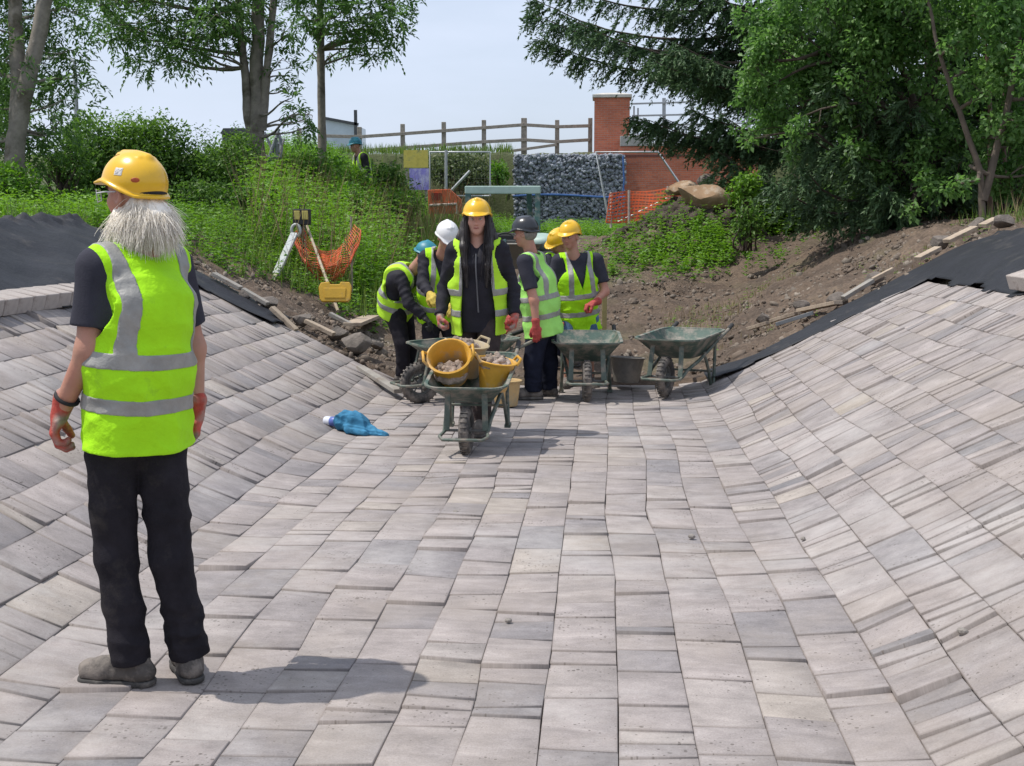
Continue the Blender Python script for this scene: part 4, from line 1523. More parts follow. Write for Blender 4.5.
        def hatf(P):
            q = hq(P)
            zc = zcut(q)
            d = smax(dome(q), zc - q[:, 2], 0.004)
            rim = np.sqrt((q[:, 0] / 0.128) ** 2 + ((q[:, 1] + 0.002) / 0.152) ** 2) - 1
            rim = smax(rim * 0.13, np.abs(q[:, 2] - zc - 0.006) - 0.0065, 0.005)
            d = smin(d, rim, 0.012)
            zp = -0.018 - 0.15 * (q[:, 1] - 0.10)
            pk = np.sqrt((q[:, 0] / 0.098) ** 2 + ((q[:, 1] - 0.085) / 0.105) ** 2) - 1
            pk = smax(pk * 0.10, np.abs(q[:, 2] - zp - 0.003) - 0.005, 0.004)
            pk = np.maximum(pk, 0.055 - q[:, 1])
            d = smin(d, pk, 0.012)
            inner = ell(q, (0, -0.004, -0.02), (0.108, 0.132, 0.115))
            return smax(d, -inner, 0.003) * s
        lo, hi = bbox([o_ + HM @ np.array(v) * s for v in ((0.15, 0, 0), (-0.15, 0, 0), (0, 0.21, -0.03), (0, -0.17, -0.06), (0, 0, 0.14), (0, 0, -0.08))], 0.05)
        h_ = skin('hard_hat', hatf, lo, hi, 0.0035 if hat_detail else 0.006, hat, root)
        if hat_detail:
            def shell(P, g, c, sz):
                q = hq(P)
                cq = np.array(c)
                return np.maximum(np.abs(dome(q, 0.0) - 0.0) - g, np.maximum(np.maximum(np.abs(q[:, 1] - cq[1]) - sz[0], np.abs(q[:, 2] - cq[2]) - sz[1]), -q[:, 0] * np.sign(cq[0]) + 0.02)) * s
            c = o_ + HM @ np.array([-0.11, -0.035, 0.03]) * s
            lo2, hi2 = o_ - 0.17, o_ + 0.17
            st = skin('sticker', lambda P: shell(P, 0.0016, (-0.1, -0.030, 0.030), (0.0185, 0.0155)), lo2, hi2, 0.002, mat('white_sticker', (0.62, 0.60, 0.56), 0.5, 0.12, 40), h_)
            GM = mat('sticker_print', (0.22, 0.21, 0.25), 0.6, 0.2, 60)
            marks = [(-0.043, 0.037, 0.0012, 0.004), (-0.038, 0.034, 0.005, 0.001), (-0.030, 0.038, 0.0012, 0.003), (-0.024, 0.032, 0.004, 0.0012),
                     (-0.026, 0.024, 0.005, 0.0016), (-0.031, 0.028, 0.0014, 0.004), (-0.018, 0.030, 0.001, 0.005), (-0.020, 0.022, 0.003, 0.0012)]
            skin('print', lambda P: np.minimum.reduce([shell(P, 0.0026, (-0.1, a, b), (c_, d_)) for a, b, c_, d_ in marks]), lo2, hi2, 0.0016, GM, st)

            def spot(P):
                q = hq(P)
                return np.maximum(np.abs(dome(q)) - 0.002, np.maximum((np.sqrt(((q[:, 1] + 0.1) / 0.0135) ** 2 + ((q[:, 2] - 0.002) / 0.010) ** 2) - 1) * 0.01, q[:, 0])) * s
            skin('badge', spot, lo2, hi2, 0.002, mat('badge_orange', (0.40, 0.07, 0.01), 0.5, 0.2, 30), h_)

            def slots(P):
                q = hq(P)
                a = np.sqrt(((q[:, 1] - 0.040) / 0.016) ** 2 + ((q[:, 0] + 0.055) / 0.005) ** 2) - 1
                return np.maximum(np.abs(dome(q)) - 0.0015, np.maximum(a * 0.004, 0.05 - q[:, 2])) * s
            skin('vent', slots, lo2, hi2, 0.0018, mat('vent_dark', (0.22, 0.12, 0.01), 0.6), h_)

        def bandf(P):
            q = ((P - hc.astype(np.float32)) @ hM.astype(np.float32)) / s
            d = np.maximum(np.abs(np.sqrt((q[:, 0] / 0.090) ** 2 + ((q[:, 1] + 0.01) / 0.112) ** 2) - 1) * 0.09 - 0.004, np.abs(q[:, 2] - 0.014 + 0.10 * (0.0 - q[:, 1]) * 0.3) - 0.012)
            return np.maximum(d, q[:, 1] + 0.035) * s
        skin('head_band', bandf, hc - 0.16, hc + 0.16, 0.005, STRAP, root)
    return root, dict(J=J, hc=hc, hM=hM, TM=TM, shc=shc, up=up, fw=fw, e=e2)


def strands(name, roots, dirs, lens, rad, m, parent, seed, curl=0.03, droop=0.3, nseg=7):
    """hair as thin tapering three-sided strands"""
    rg_ = np.random.default_rng(seed)
    n = len(roots)
    P = np.array(roots, float); D = np.array(dirs, float)
    pts = [P.copy()]
    ph = rg_.uniform(0, 6.28, (n, 3)); fr = rg_.uniform(4, 9, (n, 1))
    for i in range(nseg):
        D = D + np.array([0, 0, -droop / nseg]) + curl * np.sin(ph + fr * i * 0.5) * 1.2 + rg_.normal(0, curl * 0.5, (n, 3))
        D /= np.linalg.norm(D, axis=1)[:, None]
        P = P + D * (np.asarray(lens)[:, None] / nseg)
        pts.append(P.copy())
    pts = np.stack(pts, 1)
    r = rad * np.linspace(1, 0.25, nseg + 1)
    off = rg_.normal(0, 1, (n, 3)); off /= np.linalg.norm(off, axis=1)[:, None]
    t = pts[:, -1] - pts[:, 0]; t /= np.linalg.norm(t, axis=1)[:, None] + 1e-9
    a = np.cross(t, off); a /= np.linalg.norm(a, axis=1)[:, None] + 1e-9
    b = np.cross(t, a)
    ring = [a, -0.5 * a + 0.866 * b, -0.5 * a - 0.866 * b]
    V = np.stack([pts + ring[k][:, None] * r[None, :, None] for k in range(3)], 2)     # n, seg, 3, 3
    V = V.reshape(-1, 3)
    base = (np.arange(n) * (nseg + 1) * 3)[:, None, None]
    i = np.arange(nseg)[:, None] * 3; k = np.arange(3)[None]
    q = np.stack([i + k, i + (k + 1) % 3, i + 3 + (k + 1) % 3, i + 3 + k], -1)[None] + base[..., None]
    me = np_mesh(name, V, q.reshape(-1, 4), np.repeat(rg_.random(n), (nseg + 1) * 3))
    return link_mesh(name, me, m, parent, 180)


# ------------------------------------------------------------------ the man standing with his back to us
Om = Vector((-1.49, 4.23, 0.030))


def pj(px, py, s, ox, y):
    p = at(px, py, 1300 / s + y)
    return (p.x - ox, y, p.z - 0.012)


def jm(px, py, y):
    p = at(px, py, Om.y + y)
    return (p.x - Om.x, y, p.z - Om.z)


Jm = dict(
    pelvis=jm(136, 420, 0.02), waist=jm(139, 368, 0.0), chest=jm(142, 308, -0.01), neck=jm(143, 247, 0.0), head=jm(134, 196, 0.02),
    sL=jm(97, 268, -0.11), sR=jm(173, 264, 0.15),
    eL=jm(89, 350, -0.13), wL=jm(61, 411, -0.07), eR=jm(193, 348, 0.22), wR=jm(196, 412, 0.24),
    hL=jm(112, 455, -0.02), kL=jm(116, 560, 0.0), aL=jm(131, 657, 0.0),
    hR=jm(161, 455, 0.05), kR=jm(172, 560, 0.06), aR=jm(189, 651, 0.08))
man, K = make_person('man with bushy white hair and a yellow hard hat, standing nearest with his back turned',
                     Om, Jm, face=(-0.37, 0.93, 0), head_dir=(-0.88, 0.47, -0.02), scale=0.95, hh=0.0055, hat_detail=True, boot_s=0.9,
                     glove=(GLV_R, GLV_R), palm=((0.9, 0.3, 0), (-0.9, -0.3, 0)), curl=(1.05, 0.9), toes={'L': (-1, 0.10, 0), 'R': (-0.45, 0.9, 0)},
                     trouser_r=(0.098, 0.075, 0.077), vest_hem=jm(139, 446, 0.02), vest_loose=0.026, seed=3, vneck=0.12, torso_w=0.87, torso_d=1.0, shoulder_cut=0.208, tape_x=0.158, hat_s=0.87, hat_z=0.056,
                     cap_tilt=0.10, hand_dir=((-0.38, 0.05, -1), (-0.1, 0.2, -1)))
# grey palm of the rigger glove, dark watch strap
w = np.array(Jm['wL']); 
MBt = MB(); d_ = unit(np.array(Jm['wL']) - np.array(Jm['eL']))
ctr = w - d_ * 0.055
MBt.tube([ctr + frame(d_) @ (np.array([math.cos(a), 0, math.sin(a)]) * 0.0375) for a in np.linspace(0, 2 * math.pi, 17)[:-1]], 0.007, 6, False, True)
MBt.build('wrist_strap', STRAP, man, 60)
# hair and beard
hc, hM = K['hc'], K['hM']
def hw(v): return hc + hM @ np.array(v)
def hairbase(P):
    q = (P - hc.astype(np.float32)) @ hM.astype(np.float32)
    d = ell(q, (0, -0.055, -0.055), (0.074, 0.062, 0.075))
    d = smin(d, ell(q, (0, -0.110, -0.080), (0.060, 0.044, 0.052)), 0.03)
    d = smin(d, ell(q, (-0.040, -0.02, -0.100), (0.040, 0.070, 0.045)), 0.03)
    d = smin(d, ell(q, (-0.050, 0.014, -0.080), (0.024, 0.042, 0.045)), 0.03)
    d = smin(d, ell(q, (0.050, 0.014, -0.080), (0.024, 0.042, 0.045)), 0.03)
    d = smin(d, ell(q, (0, 0.055, -0.115), (0.040, 0.024, 0.034)), 0.03)
    n_ = folds(P, 5, 0.02, (1, 0, 1), 3) * 0.005
    return np.maximum(d - n_, q[:, 2] - 0.035)
hb = skin('hair', hairbase, hc - 0.24, hc + 0.24, 0.005, HAIRW, man)
rg = np.random.default_rng(9)
vv_ = np.empty(len(hb.data.vertices) * 3, np.float32); hb.data.vertices.foreach_get('co', vv_); vv_ = vv_.reshape(-1, 3)
nn_ = np.empty(len(hb.data.vertices) * 3, np.float32); hb.data.vertices.foreach_get('normal', nn_); nn_ = nn_.reshape(-1, 3)
pick = rg.choice(len(vv_), 5200)
dr = nn_[pick] * 0.6 + rg.normal(0, 0.22, (5200, 3)) + np.array([0, 0, -1.15]) - hM[:, 1] * 0.18
dr /= np.linalg.norm(dr, axis=1)[:, None]
strands('strand', vv_[pick] - nn_[pick] * 0.004, dr, rg.uniform(0.045, 0.10, 5200), 0.0012, HAIRW, hb, 4, 0.15, 0.6)
# spectacles arm and lens edge
mb = MB(); mb.tube([hw((-0.081, -0.005, 0.012)), hw((-0.078, 0.05, 0.014)), hw((-0.066, 0.105, 0.012))], 0.0022, 6)
mb.tube([hw((-0.066, 0.105, 0.022)), hw((-0.04, 0.116, 0.02)), hw((-0.036, 0.116, -0.012)), hw((-0.06, 0.107, -0.018)), hw((-0.067, 0.103, 0.0))], 0.002, 6, False, True)
mb.build('spectacles', mat('spectacle_frame', (0.5, 0.5, 0.52), 0.3, 0.05), man, 60)

# ------------------------------------------------------------------ the woman pushing the full barrow
Yw = 9.95; s_ = 1300 / Yw
Ow = Vector(((479 - 605) / s_, Yw, 0.005))
_kz = 1.033
Jw = dict(
    pelvis=(0.01, -0.02, 0.92), waist=(0.0, -0.04, 1.08), chest=(0.0, -0.06, 1.26), neck=(0, -0.07, 1.425), head=(0.0, -0.10, 1.575),
    sL=(0.175, -0.06, 1.355), sR=(-0.175, -0.06, 1.355), eL=(0.262, 0.02, 1.06), eR=(-0.262, 0.02, 1.06), wL=(0.285, -0.09, 0.87), wR=(-0.285, -0.09, 0.87),
    hL=(0.085, 0.0, 0.86), hR=(-0.085, 0.0, 0.86), kL=(0.09, -0.17, 0.47), kR=(-0.10, 0.02, 0.46), aL=(0.03, -0.25, 0.111), aR=(-0.10, 0.24, 0.135))
Jw = {k: (v[0], v[1], v[2] * _kz) for k, v in Jw.items()}
woman, K = make_person('woman with long dark hair and open vest pushing a loaded wheelbarrow towards us',
                       Ow, Jw, face=(0, -1, 0), head_dir=(0.03, -1, -0.06), scale=0.98, sleeve='long', top=JACK, trousers=TROU_B, vest=LIME_Y, vest_open=0.120,
                       vest_hem=(0.0, -0.03, 0.76), vest_loose=0.012, glove=(GLV_R, GLV_R), palm=((-1, 0, 0), (1, 0, 0)), curl=(1.5, 1.5),
                       toes={'L': (0, -1, 0.0), 'R': (-0.1, -1, -0.35)}, hh=0.0085, seed=13, skin_m=SKIN_F, jacket_long=True, hand_dir=((0, -0.5, -0.85), (0, -0.5, -0.85)))
hc, hM = K['hc'], K['hM']
def whair(P):
    q = (P - hc.astype(np.float32)) @ hM.astype(np.float32)
    d = ell(q, (0, -0.030, 0.02), (0.094, 0.10, 0.098))
    for sx in (-1, 1):
        l = chain(P, [hw((sx * 0.078, 0.015, 0.02)), hw((sx * 0.094, 0.02, -0.10)), hw((sx * 0.098, 0.075, -0.20)), hw((sx * 0.085, 0.098, -0.34)), hw((sx * 0.075, 0.100, -0.50))], [0.022, 0.028, 0.028, 0.022, 0.008], 0.03)
        d = smin(d, l, 0.02)
        d = smin(d, chain(P, [hw((sx * 0.085, -0.03, 0.0)), hw((sx * 0.12, -0.01, -0.14)), hw((sx * 0.135, 0.03, -0.26))], [0.032, 0.036, 0.012], 0.03), 0.02)
    d = smin(d, chain(P, [hw((0, -0.08, 0.0)), hw((0, -0.11, -0.15)), hw((0, -0.13, -0.35))], [0.07, 0.075, 0.05], 0.03), 0.03)
    face_ = ell(q, (0, 0.085, -0.035), (0.060, 0.07, 0.115))
    d = smax(d, -face_, 0.01)
    g = np.sin(q[:, 0] * 420 + 3 * np.sin(q[:, 2] * 14)) * 0.003
    return d - g
skin('hair', whair, hc - np.array([0.3, 0.3, 0.62]), hc + np.array([0.3, 0.3, 0.2]), 0.006, HAIRD, woman)
_r = np.random.default_rng(14)
_n = 420
_sx = _r.choice([-1, 1], _n)
_rt = np.stack([hw((a * _r.uniform(0.066, 0.094), _r.uniform(-0.06, 0.045), _r.uniform(-0.02, 0.05))) for a in _sx])
_dr = np.stack([hM @ np.array([a * _r.uniform(-0.06, 0.06), _r.uniform(0.12, 0.40), -1.0]) for a in _sx])
strands('lock', _rt, nrm3(_dr), _r.uniform(0.22, 0.52, _n), 0.0042, HAIRD, [o_ for o_ in woman.children if o_.name.startswith('hair')][0], 15, 0.05, 0.5, 10)
# zip of her jacket
mb = MB(); mb.tube([np.array(Jw['neck']) + vec(0, -0.115, -0.10), np.array(Jw['chest']) + vec(0.0, -0.150, -0.02), np.array(Jw['waist']) + vec(0.005, -0.135, 0), np.array(Jw['pelvis']) + vec(0.005, -0.15, -0.02)], 0.006, 6)
mb.build('zip', mat('zip_metal', (0.10, 0.10, 0.11), 0.45, 0.2), woman, 60)

# ------------------------------------------------------------------ man in the black hard hat, bending to the left
Yb = 11.9; s_ = 1300 / Yb; oxb = (533 - 605) / s_
def jb(px, py, y, s__=s_, ox=oxb): return pj(px, py, s__, ox, y)
Jb = dict(pelvis=jb(541, 322, 0.05), waist=jb(540, 302, 0.05), chest=jb(537, 281, 0.03), neck=jb(530, 247, 0.02), head=jb(525, 233, 0.0),
          sL=jb(524, 261, -0.17), sR=jb(540, 259, 0.19), eL=jb(534, 300, -0.22), wL=jb(536, 325, -0.24), eR=jb(520, 300, 0.25), wR=jb(508, 322, 0.15),
          hL=jb(538, 328, -0.06), hR=jb(544, 328, 0.12), kL=jb(533, 360, -0.06), kR=jb(549, 360, 0.18), aL=jb(533, 388, -0.03), aR=jb(549, 386, 0.22))
blackhat, K = make_person('grey haired man in a black hard hat and faded vest, turned side on',
                          Vector((oxb, Yb, 0.005)), Jb, face=(-1, 0.3, 0), head_dir=(-0.93, 0.25, -0.15), head_up=(-0.15, 0, 1), scale=0.96, top=TEE_K, trousers=TROU_N, vest=LIME_PALE,
                          vest_hem=jb(544, 334, 0.05), vest_loose=0.048, glove=(GLV_RR, GLV_RR), palm=((0, 1, 0), (0, -1, 0)), toes={'L': (-1, -0.1, 0), 'R': (-0.8, 0.4, 0)},
                          hat=HATK, hh=0.009, seed=23, trouser_r=(0.12, 0.092, 0.085), torso_w=1.05)
hc, hM = K['hc'], K['hM']
skin('hair', lambda P: np.maximum(ell((P - hc.astype(np.float32)) @ hM.astype(np.float32), (0, -0.03, 0.0), (0.084, 0.085, 0.075)), ((P - hc.astype(np.float32)) @ hM.astype(np.float32))[:, 1] + 0.015),
     hc - 0.15, hc + 0.15, 0.006, HAIRG, blackhat)

# ------------------------------------------------------------------ man in yellow hat looking down, holding a tool
Yy = 12.9; s_ = 1300 / Yy; oxy = (577 - 605) / s_
def jy(px, py, y): return pj(px, py, s_, oxy, y)
Jy = dict(pelvis=jy(579, 311, 0.03), waist=jy(578, 294, 0.0), chest=jy(577, 274, -0.03), neck=jy(573, 247, -0.05), head=jy(570, 233, -0.09),
          sR=jy(558, 257, -0.05), sL=jy(597, 256, 0.02), eL=jy(605, 288, 0.0), wL=jy(594, 299, -0.20), eR=jy(551, 292, -0.05), wR=jy(556, 314, -0.18),
          hR=jy(571, 316, 0), hL=jy(588, 316, 0.03), kR=jy(568, 346, -0.06), kL=jy(589, 346, -0.03), aR=jy(568, 376, 0.0), aL=jy(590, 376, 0.04))
yel, K = make_person('man in a yellow hard hat and shorts looking down, standing behind the middle empty wheelbarrow',
                     Vector((oxy, Yy, float(ground_z(oxy, Yy)) + 0.01)), Jy, face=(-0.2, -1, 0), head_dir=(-0.40, -0.9, -0.20), scale=0.97, top=TEE_K, trousers=DENIM, shorts=0.92,
                     vest=LIME, vest_hem=jy(580, 327, 0.03), vest_loose=0.02, glove=(GLV_RR, GLV_RR), palm=((-0.6, -0.3, -0.4), (0.6, -0.5, 0)), curl=(1.5, 1.2),
                     toes={'L': (0.3, -1, 0), 'R': (-0.2, -1, 0)}, hh=0.009, seed=33, vneck=0.14, hand_dir=((-0.8, -0.4, -0.3), None), trouser_r=(0.115, 0.09, 0.08))

# ------------------------------------------------------------------ man in the white hard hat behind the woman
Yh = 12.3; s_ = 1300 / Yh; oxh = (443 - 605) / s_
def jh(px, py, y): return pj(px, py, s_, oxh, y)
Jh = dict(pelvis=jh(440, 312, 0.15), waist=jh(439, 294, 0.09), chest=jh(440, 273, -0.02), neck=jh(443, 250, -0.13), head=jh(447, 238, -0.22),
          sR=jh(425, 258, -0.08), sL=jh(462, 258, -0.02), eR=jh(423, 284, -0.20), wR=jh(430, 295, -0.38), eL=jh(466, 290, -0.15), wL=jh(455, 305, -0.36),
          hR=jh(432, 318, 0.15), hL=jh(449, 318, 0.17), kR=jh(430, 348, 0.02), kL=jh(452, 348, 0.1), aR=jh(431, 381, 0.12), aL=jh(452, 381, 0.2))
wht, K = make_person('man in a white hard hat with head bowed and yellow gloves, behind the woman',
                     Vector((oxh, Yh, float(prof(oxh)) + 0.01)), Jh, face=(0.1, -1, 0), head_dir=(0.35, -0.72, -0.62), head_up=(0.25, -0.6, 0.75), scale=0.96, sleeve='long', top=JACK, trousers=TROU_K,
                     vest=LIME, vest_loose=0.01, glove=(GLV_Y, GLV_Y), palm=((-0.5, 0, -0.8), (0.5, 0, -0.8)), curl=(1.2, 1.2), toes={'L': (0.2, -1, 0), 'R': (-0.1, -1, 0)}, hat=HATW, hh=0.009, seed=43)

# ------------------------------------------------------------------ worker bending over the left barrow
Yt = 12.5; s_ = 1300 / Yt; oxt = (404 - 605) / s_
def jt(px, py, y): return pj(px, py, s_, oxt, y)
Jt = dict(pelvis=jt(397, 312, 0.1), waist=jt(395, 297, 0.08), chest=jt(402, 279, 0.0), neck=jt(416, 266, -0.06), head=jt(425, 258, -0.12),
          sR=jt(401, 279, -0.16), sL=jt(419, 276, 0.16), eR=jt(409, 304, -0.24), wR=jt(424, 318, -0.26), eL=jt(425, 300, 0.10), wL=jt(431, 318, -0.05),
          hR=jt(396, 318, 0.0), hL=jt(404, 318, 0.18), kR=jt(402, 345, -0.05), kL=jt(410, 347, 0.2), aR=jt(403, 374, 0.0), aL=jt(412, 374, 0.25))
tealp, K = make_person('worker in a teal hat bending forward over the left wheelbarrow',
                       Vector((oxt, Yt, 0.02)), Jt, face=(0.9, -0.4, 0), head_dir=(0.75, -0.3, -0.65), head_up=(0.6, -0.2, 0.75), scale=0.94, sleeve='long', top=JACK, trousers=TROU_K,
                       vest=LIME_Y, vest_hem=jt(395, 317, 0.1), vest_loose=0.0, glove=(GLV_K, GLV_K), palm=((0, 0, -1), (0, 0, -1)), curl=(1.0, 1.0), toes={'L': (1, -0.2, 0), 'R': (1, -0.4, 0)}, hat=HATT, hh=0.009, seed=53, tape=True)

# ------------------------------------------------------------------ worker bent down behind the black hard hat
Yc = 13.5; s_ = 1300 / Yc; oxc = (560 - 605) / s_
def jc(px, py, y): return pj(px, py, s_, oxc, y)
Jc = dict(pelvis=jc(570, 304, 0.3), waist=jc(567, 288, 0.25), chest=jc(562, 271, 0.12), neck=jc(561, 262, 0.0), head=jc(559, 251, -0.08),
          sR=jc(549, 268, -0.12), sL=jc(572, 265, 0.2), eR=jc(545, 294, -0.2), wR=jc(546, 314, -0.3), eL=jc(574, 292, 0.0), wL=jc(566, 312, -0.2),
          hR=jc(562, 310, 0.25), hL=jc(577, 310, 0.38), kR=jc(560, 338, 0.15), kL=jc(578, 338, 0.3), aR=jc(560, 364, 0.25), aL=jc(578, 364, 0.4))
bent, K = make_person('worker in a yellow hard hat bent down, mostly hidden behind the black hard hat man',
                      Vector((oxc, Yc, float(ground_z(oxc, Yc)) + 0.01)), Jc, face=(-0.5, -0.9, 0), head_dir=(-0.75, -0.35, -0.5), head_up=(-0.1, -0.45, 0.9), scale=0.95, top=TEE_K, trousers=TROU_N,
                      vest=LIME, palm=((-1, 0, 0), (1, 0, 0)), toes={'L': (-0.2, -1, 0), 'R': (-0.3, -1, 0)}, hh=0.01, seed=63)

# ------------------------------------------------------------------ far worker among the weeds by the fence
Yd = 27.0; s_ = 1300 / Yd; oxd = (362 - 605) / s_
gz = float(ground_z(oxd, Yd))
top_z = 1.57 + (228 - 135) / s_
sc_ = (top_z - gz) / 1.80
Jd = {k: tuple(np.array(v) * sc_) for k, v in dict(
    pelvis=(0.04, 0, 0.92), waist=(0.03, 0, 1.08), chest=(0.0, 0, 1.28), neck=(-0.05, 0, 1.44), head=(-0.10, -0.03, 1.58),
    sR=(-0.10, 0.10, 1.37), sL=(0.08, -0.14, 1.37), eL=(0.14, -0.14, 1.10), wL=(0.12, -0.22, 0.90), eR=(-0.14, 0.14, 1.08), wR=(-0.28, 0.05, 0.95),
    hL=(0.05, -0.08, 0.86), hR=(0.0, 0.08, 0.86), kL=(0.03, -0.1, 0.46), kR=(-0.02, 0.1, 0.46), aL=(0.05, -0.1, 0.1), aR=(0.0, 0.12, 0.1)).items()}
far, K = make_person('far worker in a teal hard hat standing waist deep in weeds near the fence',
                     Vector((oxd, Yd, gz)), Jd, face=(-0.8, -0.6, 0), head_dir=(-0.8, -0.6, -0.2), scale=0.97 * sc_, sleeve='long', top=JACK, vest=LIME_Y,
                     palm=((-1, 0, 0), (1, 0, 0)), toes={'L': (-0.8, -0.6, 0), 'R': (-0.8, -0.6, 0)}, hat=HATT, hh=0.014, seed=73)


# ================================================================== BARROWS, TUBS AND SITE THINGS
TRAY = mat('green_barrow_steel', (0.060, 0.105, 0.085), 0.6, 0.3, 6, 0.15, 40, dirt=(0.27, 0.24, 0.20), dirt_amt=0.60, dscale=7)
TRAY_IN = TRAY
BFRAME = mat('green_barrow_tube', (0.085, 0.115, 0.095), 0.55, 0.3, 9, 0.1, 60, dirt=(0.24, 0.20, 0.16), dirt_amt=0.45, dscale=9)
TYRE = mat('dusty_tyre', (0.055, 0.052, 0.050), 0.9, 0.3, 15, 0.3, 60, dirt=(0.22, 0.19, 0.165), dirt_amt=0.55, dscale=7)
HUBM = mat('wheel_hub', (0.10, 0.10, 0.095), 0.6, 0.3, 15)
GRIP = mat('rubber_grip', (0.03, 0.03, 0.03), 0.8, 0.2)


def rrect(w, l, r, z, cy=0.0, n=6, zf=0.0):
    """rounded rectangle ring; zf lifts the front edge"""
    out = []
    for cx, cyy, a0 in ((w / 2 - r, l / 2 - r, 0), (-w / 2 + r, l / 2 - r, 90), (-w / 2 + r, -l / 2 + r, 180), (w / 2 - r, -l / 2 + r, 270)):
        for k in range(n):
            a = R(a0 + 90 * k / (n - 1))
            x = cx + r * math.cos(a); y = cyy + r * math.sin(a)
            out.append(Vector((x, cy + y, z + zf * (-(y) / (l / 2)))))
    return out


def make_barrow(label, group):
    """wheel touches the ground at the origin, handles towards +y"""
    t = thing('wheelbarrow', label, 'wheelbarrow', (0, 0, 0), 0, group)
    wr = 0.185
    mb = MB()
    mb.tube([(0, (wr - 0.042) * math.cos(a), wr + (wr - 0.042) * math.sin(a)) for a in np.linspace(0, 2 * math.pi, 33)[:-1]], 0.042, 12, False, True)
    for k in range(28):
        a = 2 * math.pi * k / 28
        mb.box((0, wr * math.cos(a) * 1.0, wr + wr * math.sin(a)), (0.055, 0.012, 0.010), Matrix.Rotation(a - math.pi / 2, 3, 'X'))
    wh = mb.build('wheel', TYRE, t, 50)
    mb = MB()
    mb.tube([(0, 0.105 * math.cos(a), wr + 0.105 * math.sin(a)) for a in np.linspace(0, 2 * math.pi, 25)[:-1]], 0.017, 8, False, True)
    for k in range(8):
        a = 2 * math.pi * k / 8 + 0.2
        mb.tube([(0.02 * (-1) ** k, 0.02 * math.cos(a), wr + 0.02 * math.sin(a)), (0, 0.105 * math.cos(a), wr + 0.105 * math.sin(a))], 0.007, 5)
    mb.tube([(-0.04, 0, wr), (0.04, 0, wr)], 0.026, 10)
    mb.build('rim', HUBM, wh, 50)
    mb = MB(); mb.tube([(-0.17, 0, wr), (0.17, 0, wr)], 0.011, 8); mb.build('axle', HUBM, t, 60)
    for sx in (-1, 1):
        mb = MB()
        mb.tube([(sx * 0.165, -0.02, wr), (sx * 0.175, 0.12, wr + 0.06), (sx * 0.20, 0.40, 0.315), (sx * 0.25, 0.85, 0.485), (sx * 0.285, 1.00, 0.555), (sx * 0.285, 1.06, 0.575)], 0.0165, 10)
        fr = mb.build('handle', BFRAME, t, 60)
        mb = MB(); mb.tube([(sx * 0.285, 1.03, 0.565), (sx * 0.285, 1.15, 0.600)], 0.021, 10); mb.build('grip', GRIP, fr, 60)
        mb = MB()
        mb.beam((sx * 0.150, -0.02, wr + 0.005), (sx * 0.140, 0.045, 0.475), 0.045, 0.012, (0, 1, 0))
        mb.build('tray_strut', BFRAME, t, bevel=0.003)
        mb = MB()
        mb.tube([(sx * 0.205, 0.50, 0.385), (sx * 0.225, 0.60, 0.20), (sx * 0.235, 0.66, 0.03), (sx * 0.235, 0.70, 0.014), (sx * 0.233, 0.74, 0.03), (sx * 0.225, 0.78, 0.22), (sx * 0.225, 0.80, 0.50)], 0.0155, 8)
        mb.beam((sx * 0.235, 0.66, 0.012), (sx * 0.235, 0.74, 0.012), 0.05, 0.024)
        mb.build('leg', BFRAME, t, 60)
    mb = MB(); mb.tube([(-0.235, 0.70, 0.18), (0.235, 0.70, 0.18)], 0.011, 8); mb.build('brace', BFRAME, t, 60)
    mb = MB(); mb.tube([(-0.165, -0.02, wr), (-0.185, -0.14, wr - 0.005), (-0.15, -0.22, wr - 0.005), (0.15, -0.22, wr - 0.005), (0.185, -0.14, wr - 0.005), (0.165, -0.02, wr)], 0.013, 8)
    mb.build('front_bar', BFRAME, t, 60)
    # tray: outer shell and inner shell, open at the top
    ro = [rrect(0.30, 0.36, 0.05, 0.335, 0.44), rrect(0.34, 0.44, 0.07, 0.345, 0.43), rrect(0.61, 0.90, 0.11, 0.540, 0.42, zf=-0.022)]
    lip = [rrect(0.655, 0.945, 0.13, 0.545, 0.42, zf=-0.022), rrect(0.655, 0.945, 0.13, 0.559, 0.42, zf=-0.022), rrect(0.60, 0.89, 0.105, 0.557, 0.42, zf=-0.022)]
    ri = [rrect(0.60, 0.885, 0.105, 0.543, 0.42, zf=-0.022), rrect(0.33, 0.43, 0.065, 0.352, 0.43)]
    mb = MB(); mb.loft(ro + lip + ri, cap0=True, cap1=True)
    mb.build('tray', TRAY, t, 40)
    return t


def copy_thing(src, label, loc, rotz, group=None):
    """a copy of a thing with its parts and their parts"""
    c = src.copy(); C.objects.link(c)
    c.location = loc; c.rotation_euler = (0, 0, rotz); c.scale = (1, 1, 1)
    c['label'] = label
    if group: c['group'] = group
    for p in list(src.children):
        q = p.copy(); C.objects.link(q); q.parent = c
        for r in list(p.children):
            z = r.copy(); C.objects.link(z); z.parent = q
    return c


barrow = make_barrow('muddy green wheelbarrow loaded with yellow tubs, pushed by the woman', 'green wheelbarrows')
bp_ = at(467, 457, 8.92)
barrow.location = (bp_.x, 8.92, 0.005)
barrow.rotation_euler = (R(9), 0, R(-2.5)); barrow.scale = (0.91, 0.91, 0.91)
b2p = at(587, 400, 11.75)
copy_thing(barrow, 'muddy green wheelbarrow standing empty in front of the man in shorts', (b2p.x, 11.75, 0.005), R(2))
b3p = at(665, 396, 12.0)
copy_thing(barrow, 'muddy green wheelbarrow at the right, standing by the foot of the right bank', (b3p.x, 12.0, 0.02), R(-22))
b4p = at(420, 402, 11.5)
b4 = copy_thing(barrow, 'green wheelbarrow seen from the side at the left, below the bending worker', (b4p.x, 11.5, 0.005), R(-66))
b4.rotation_euler = (R(0), R(0), R(-62))

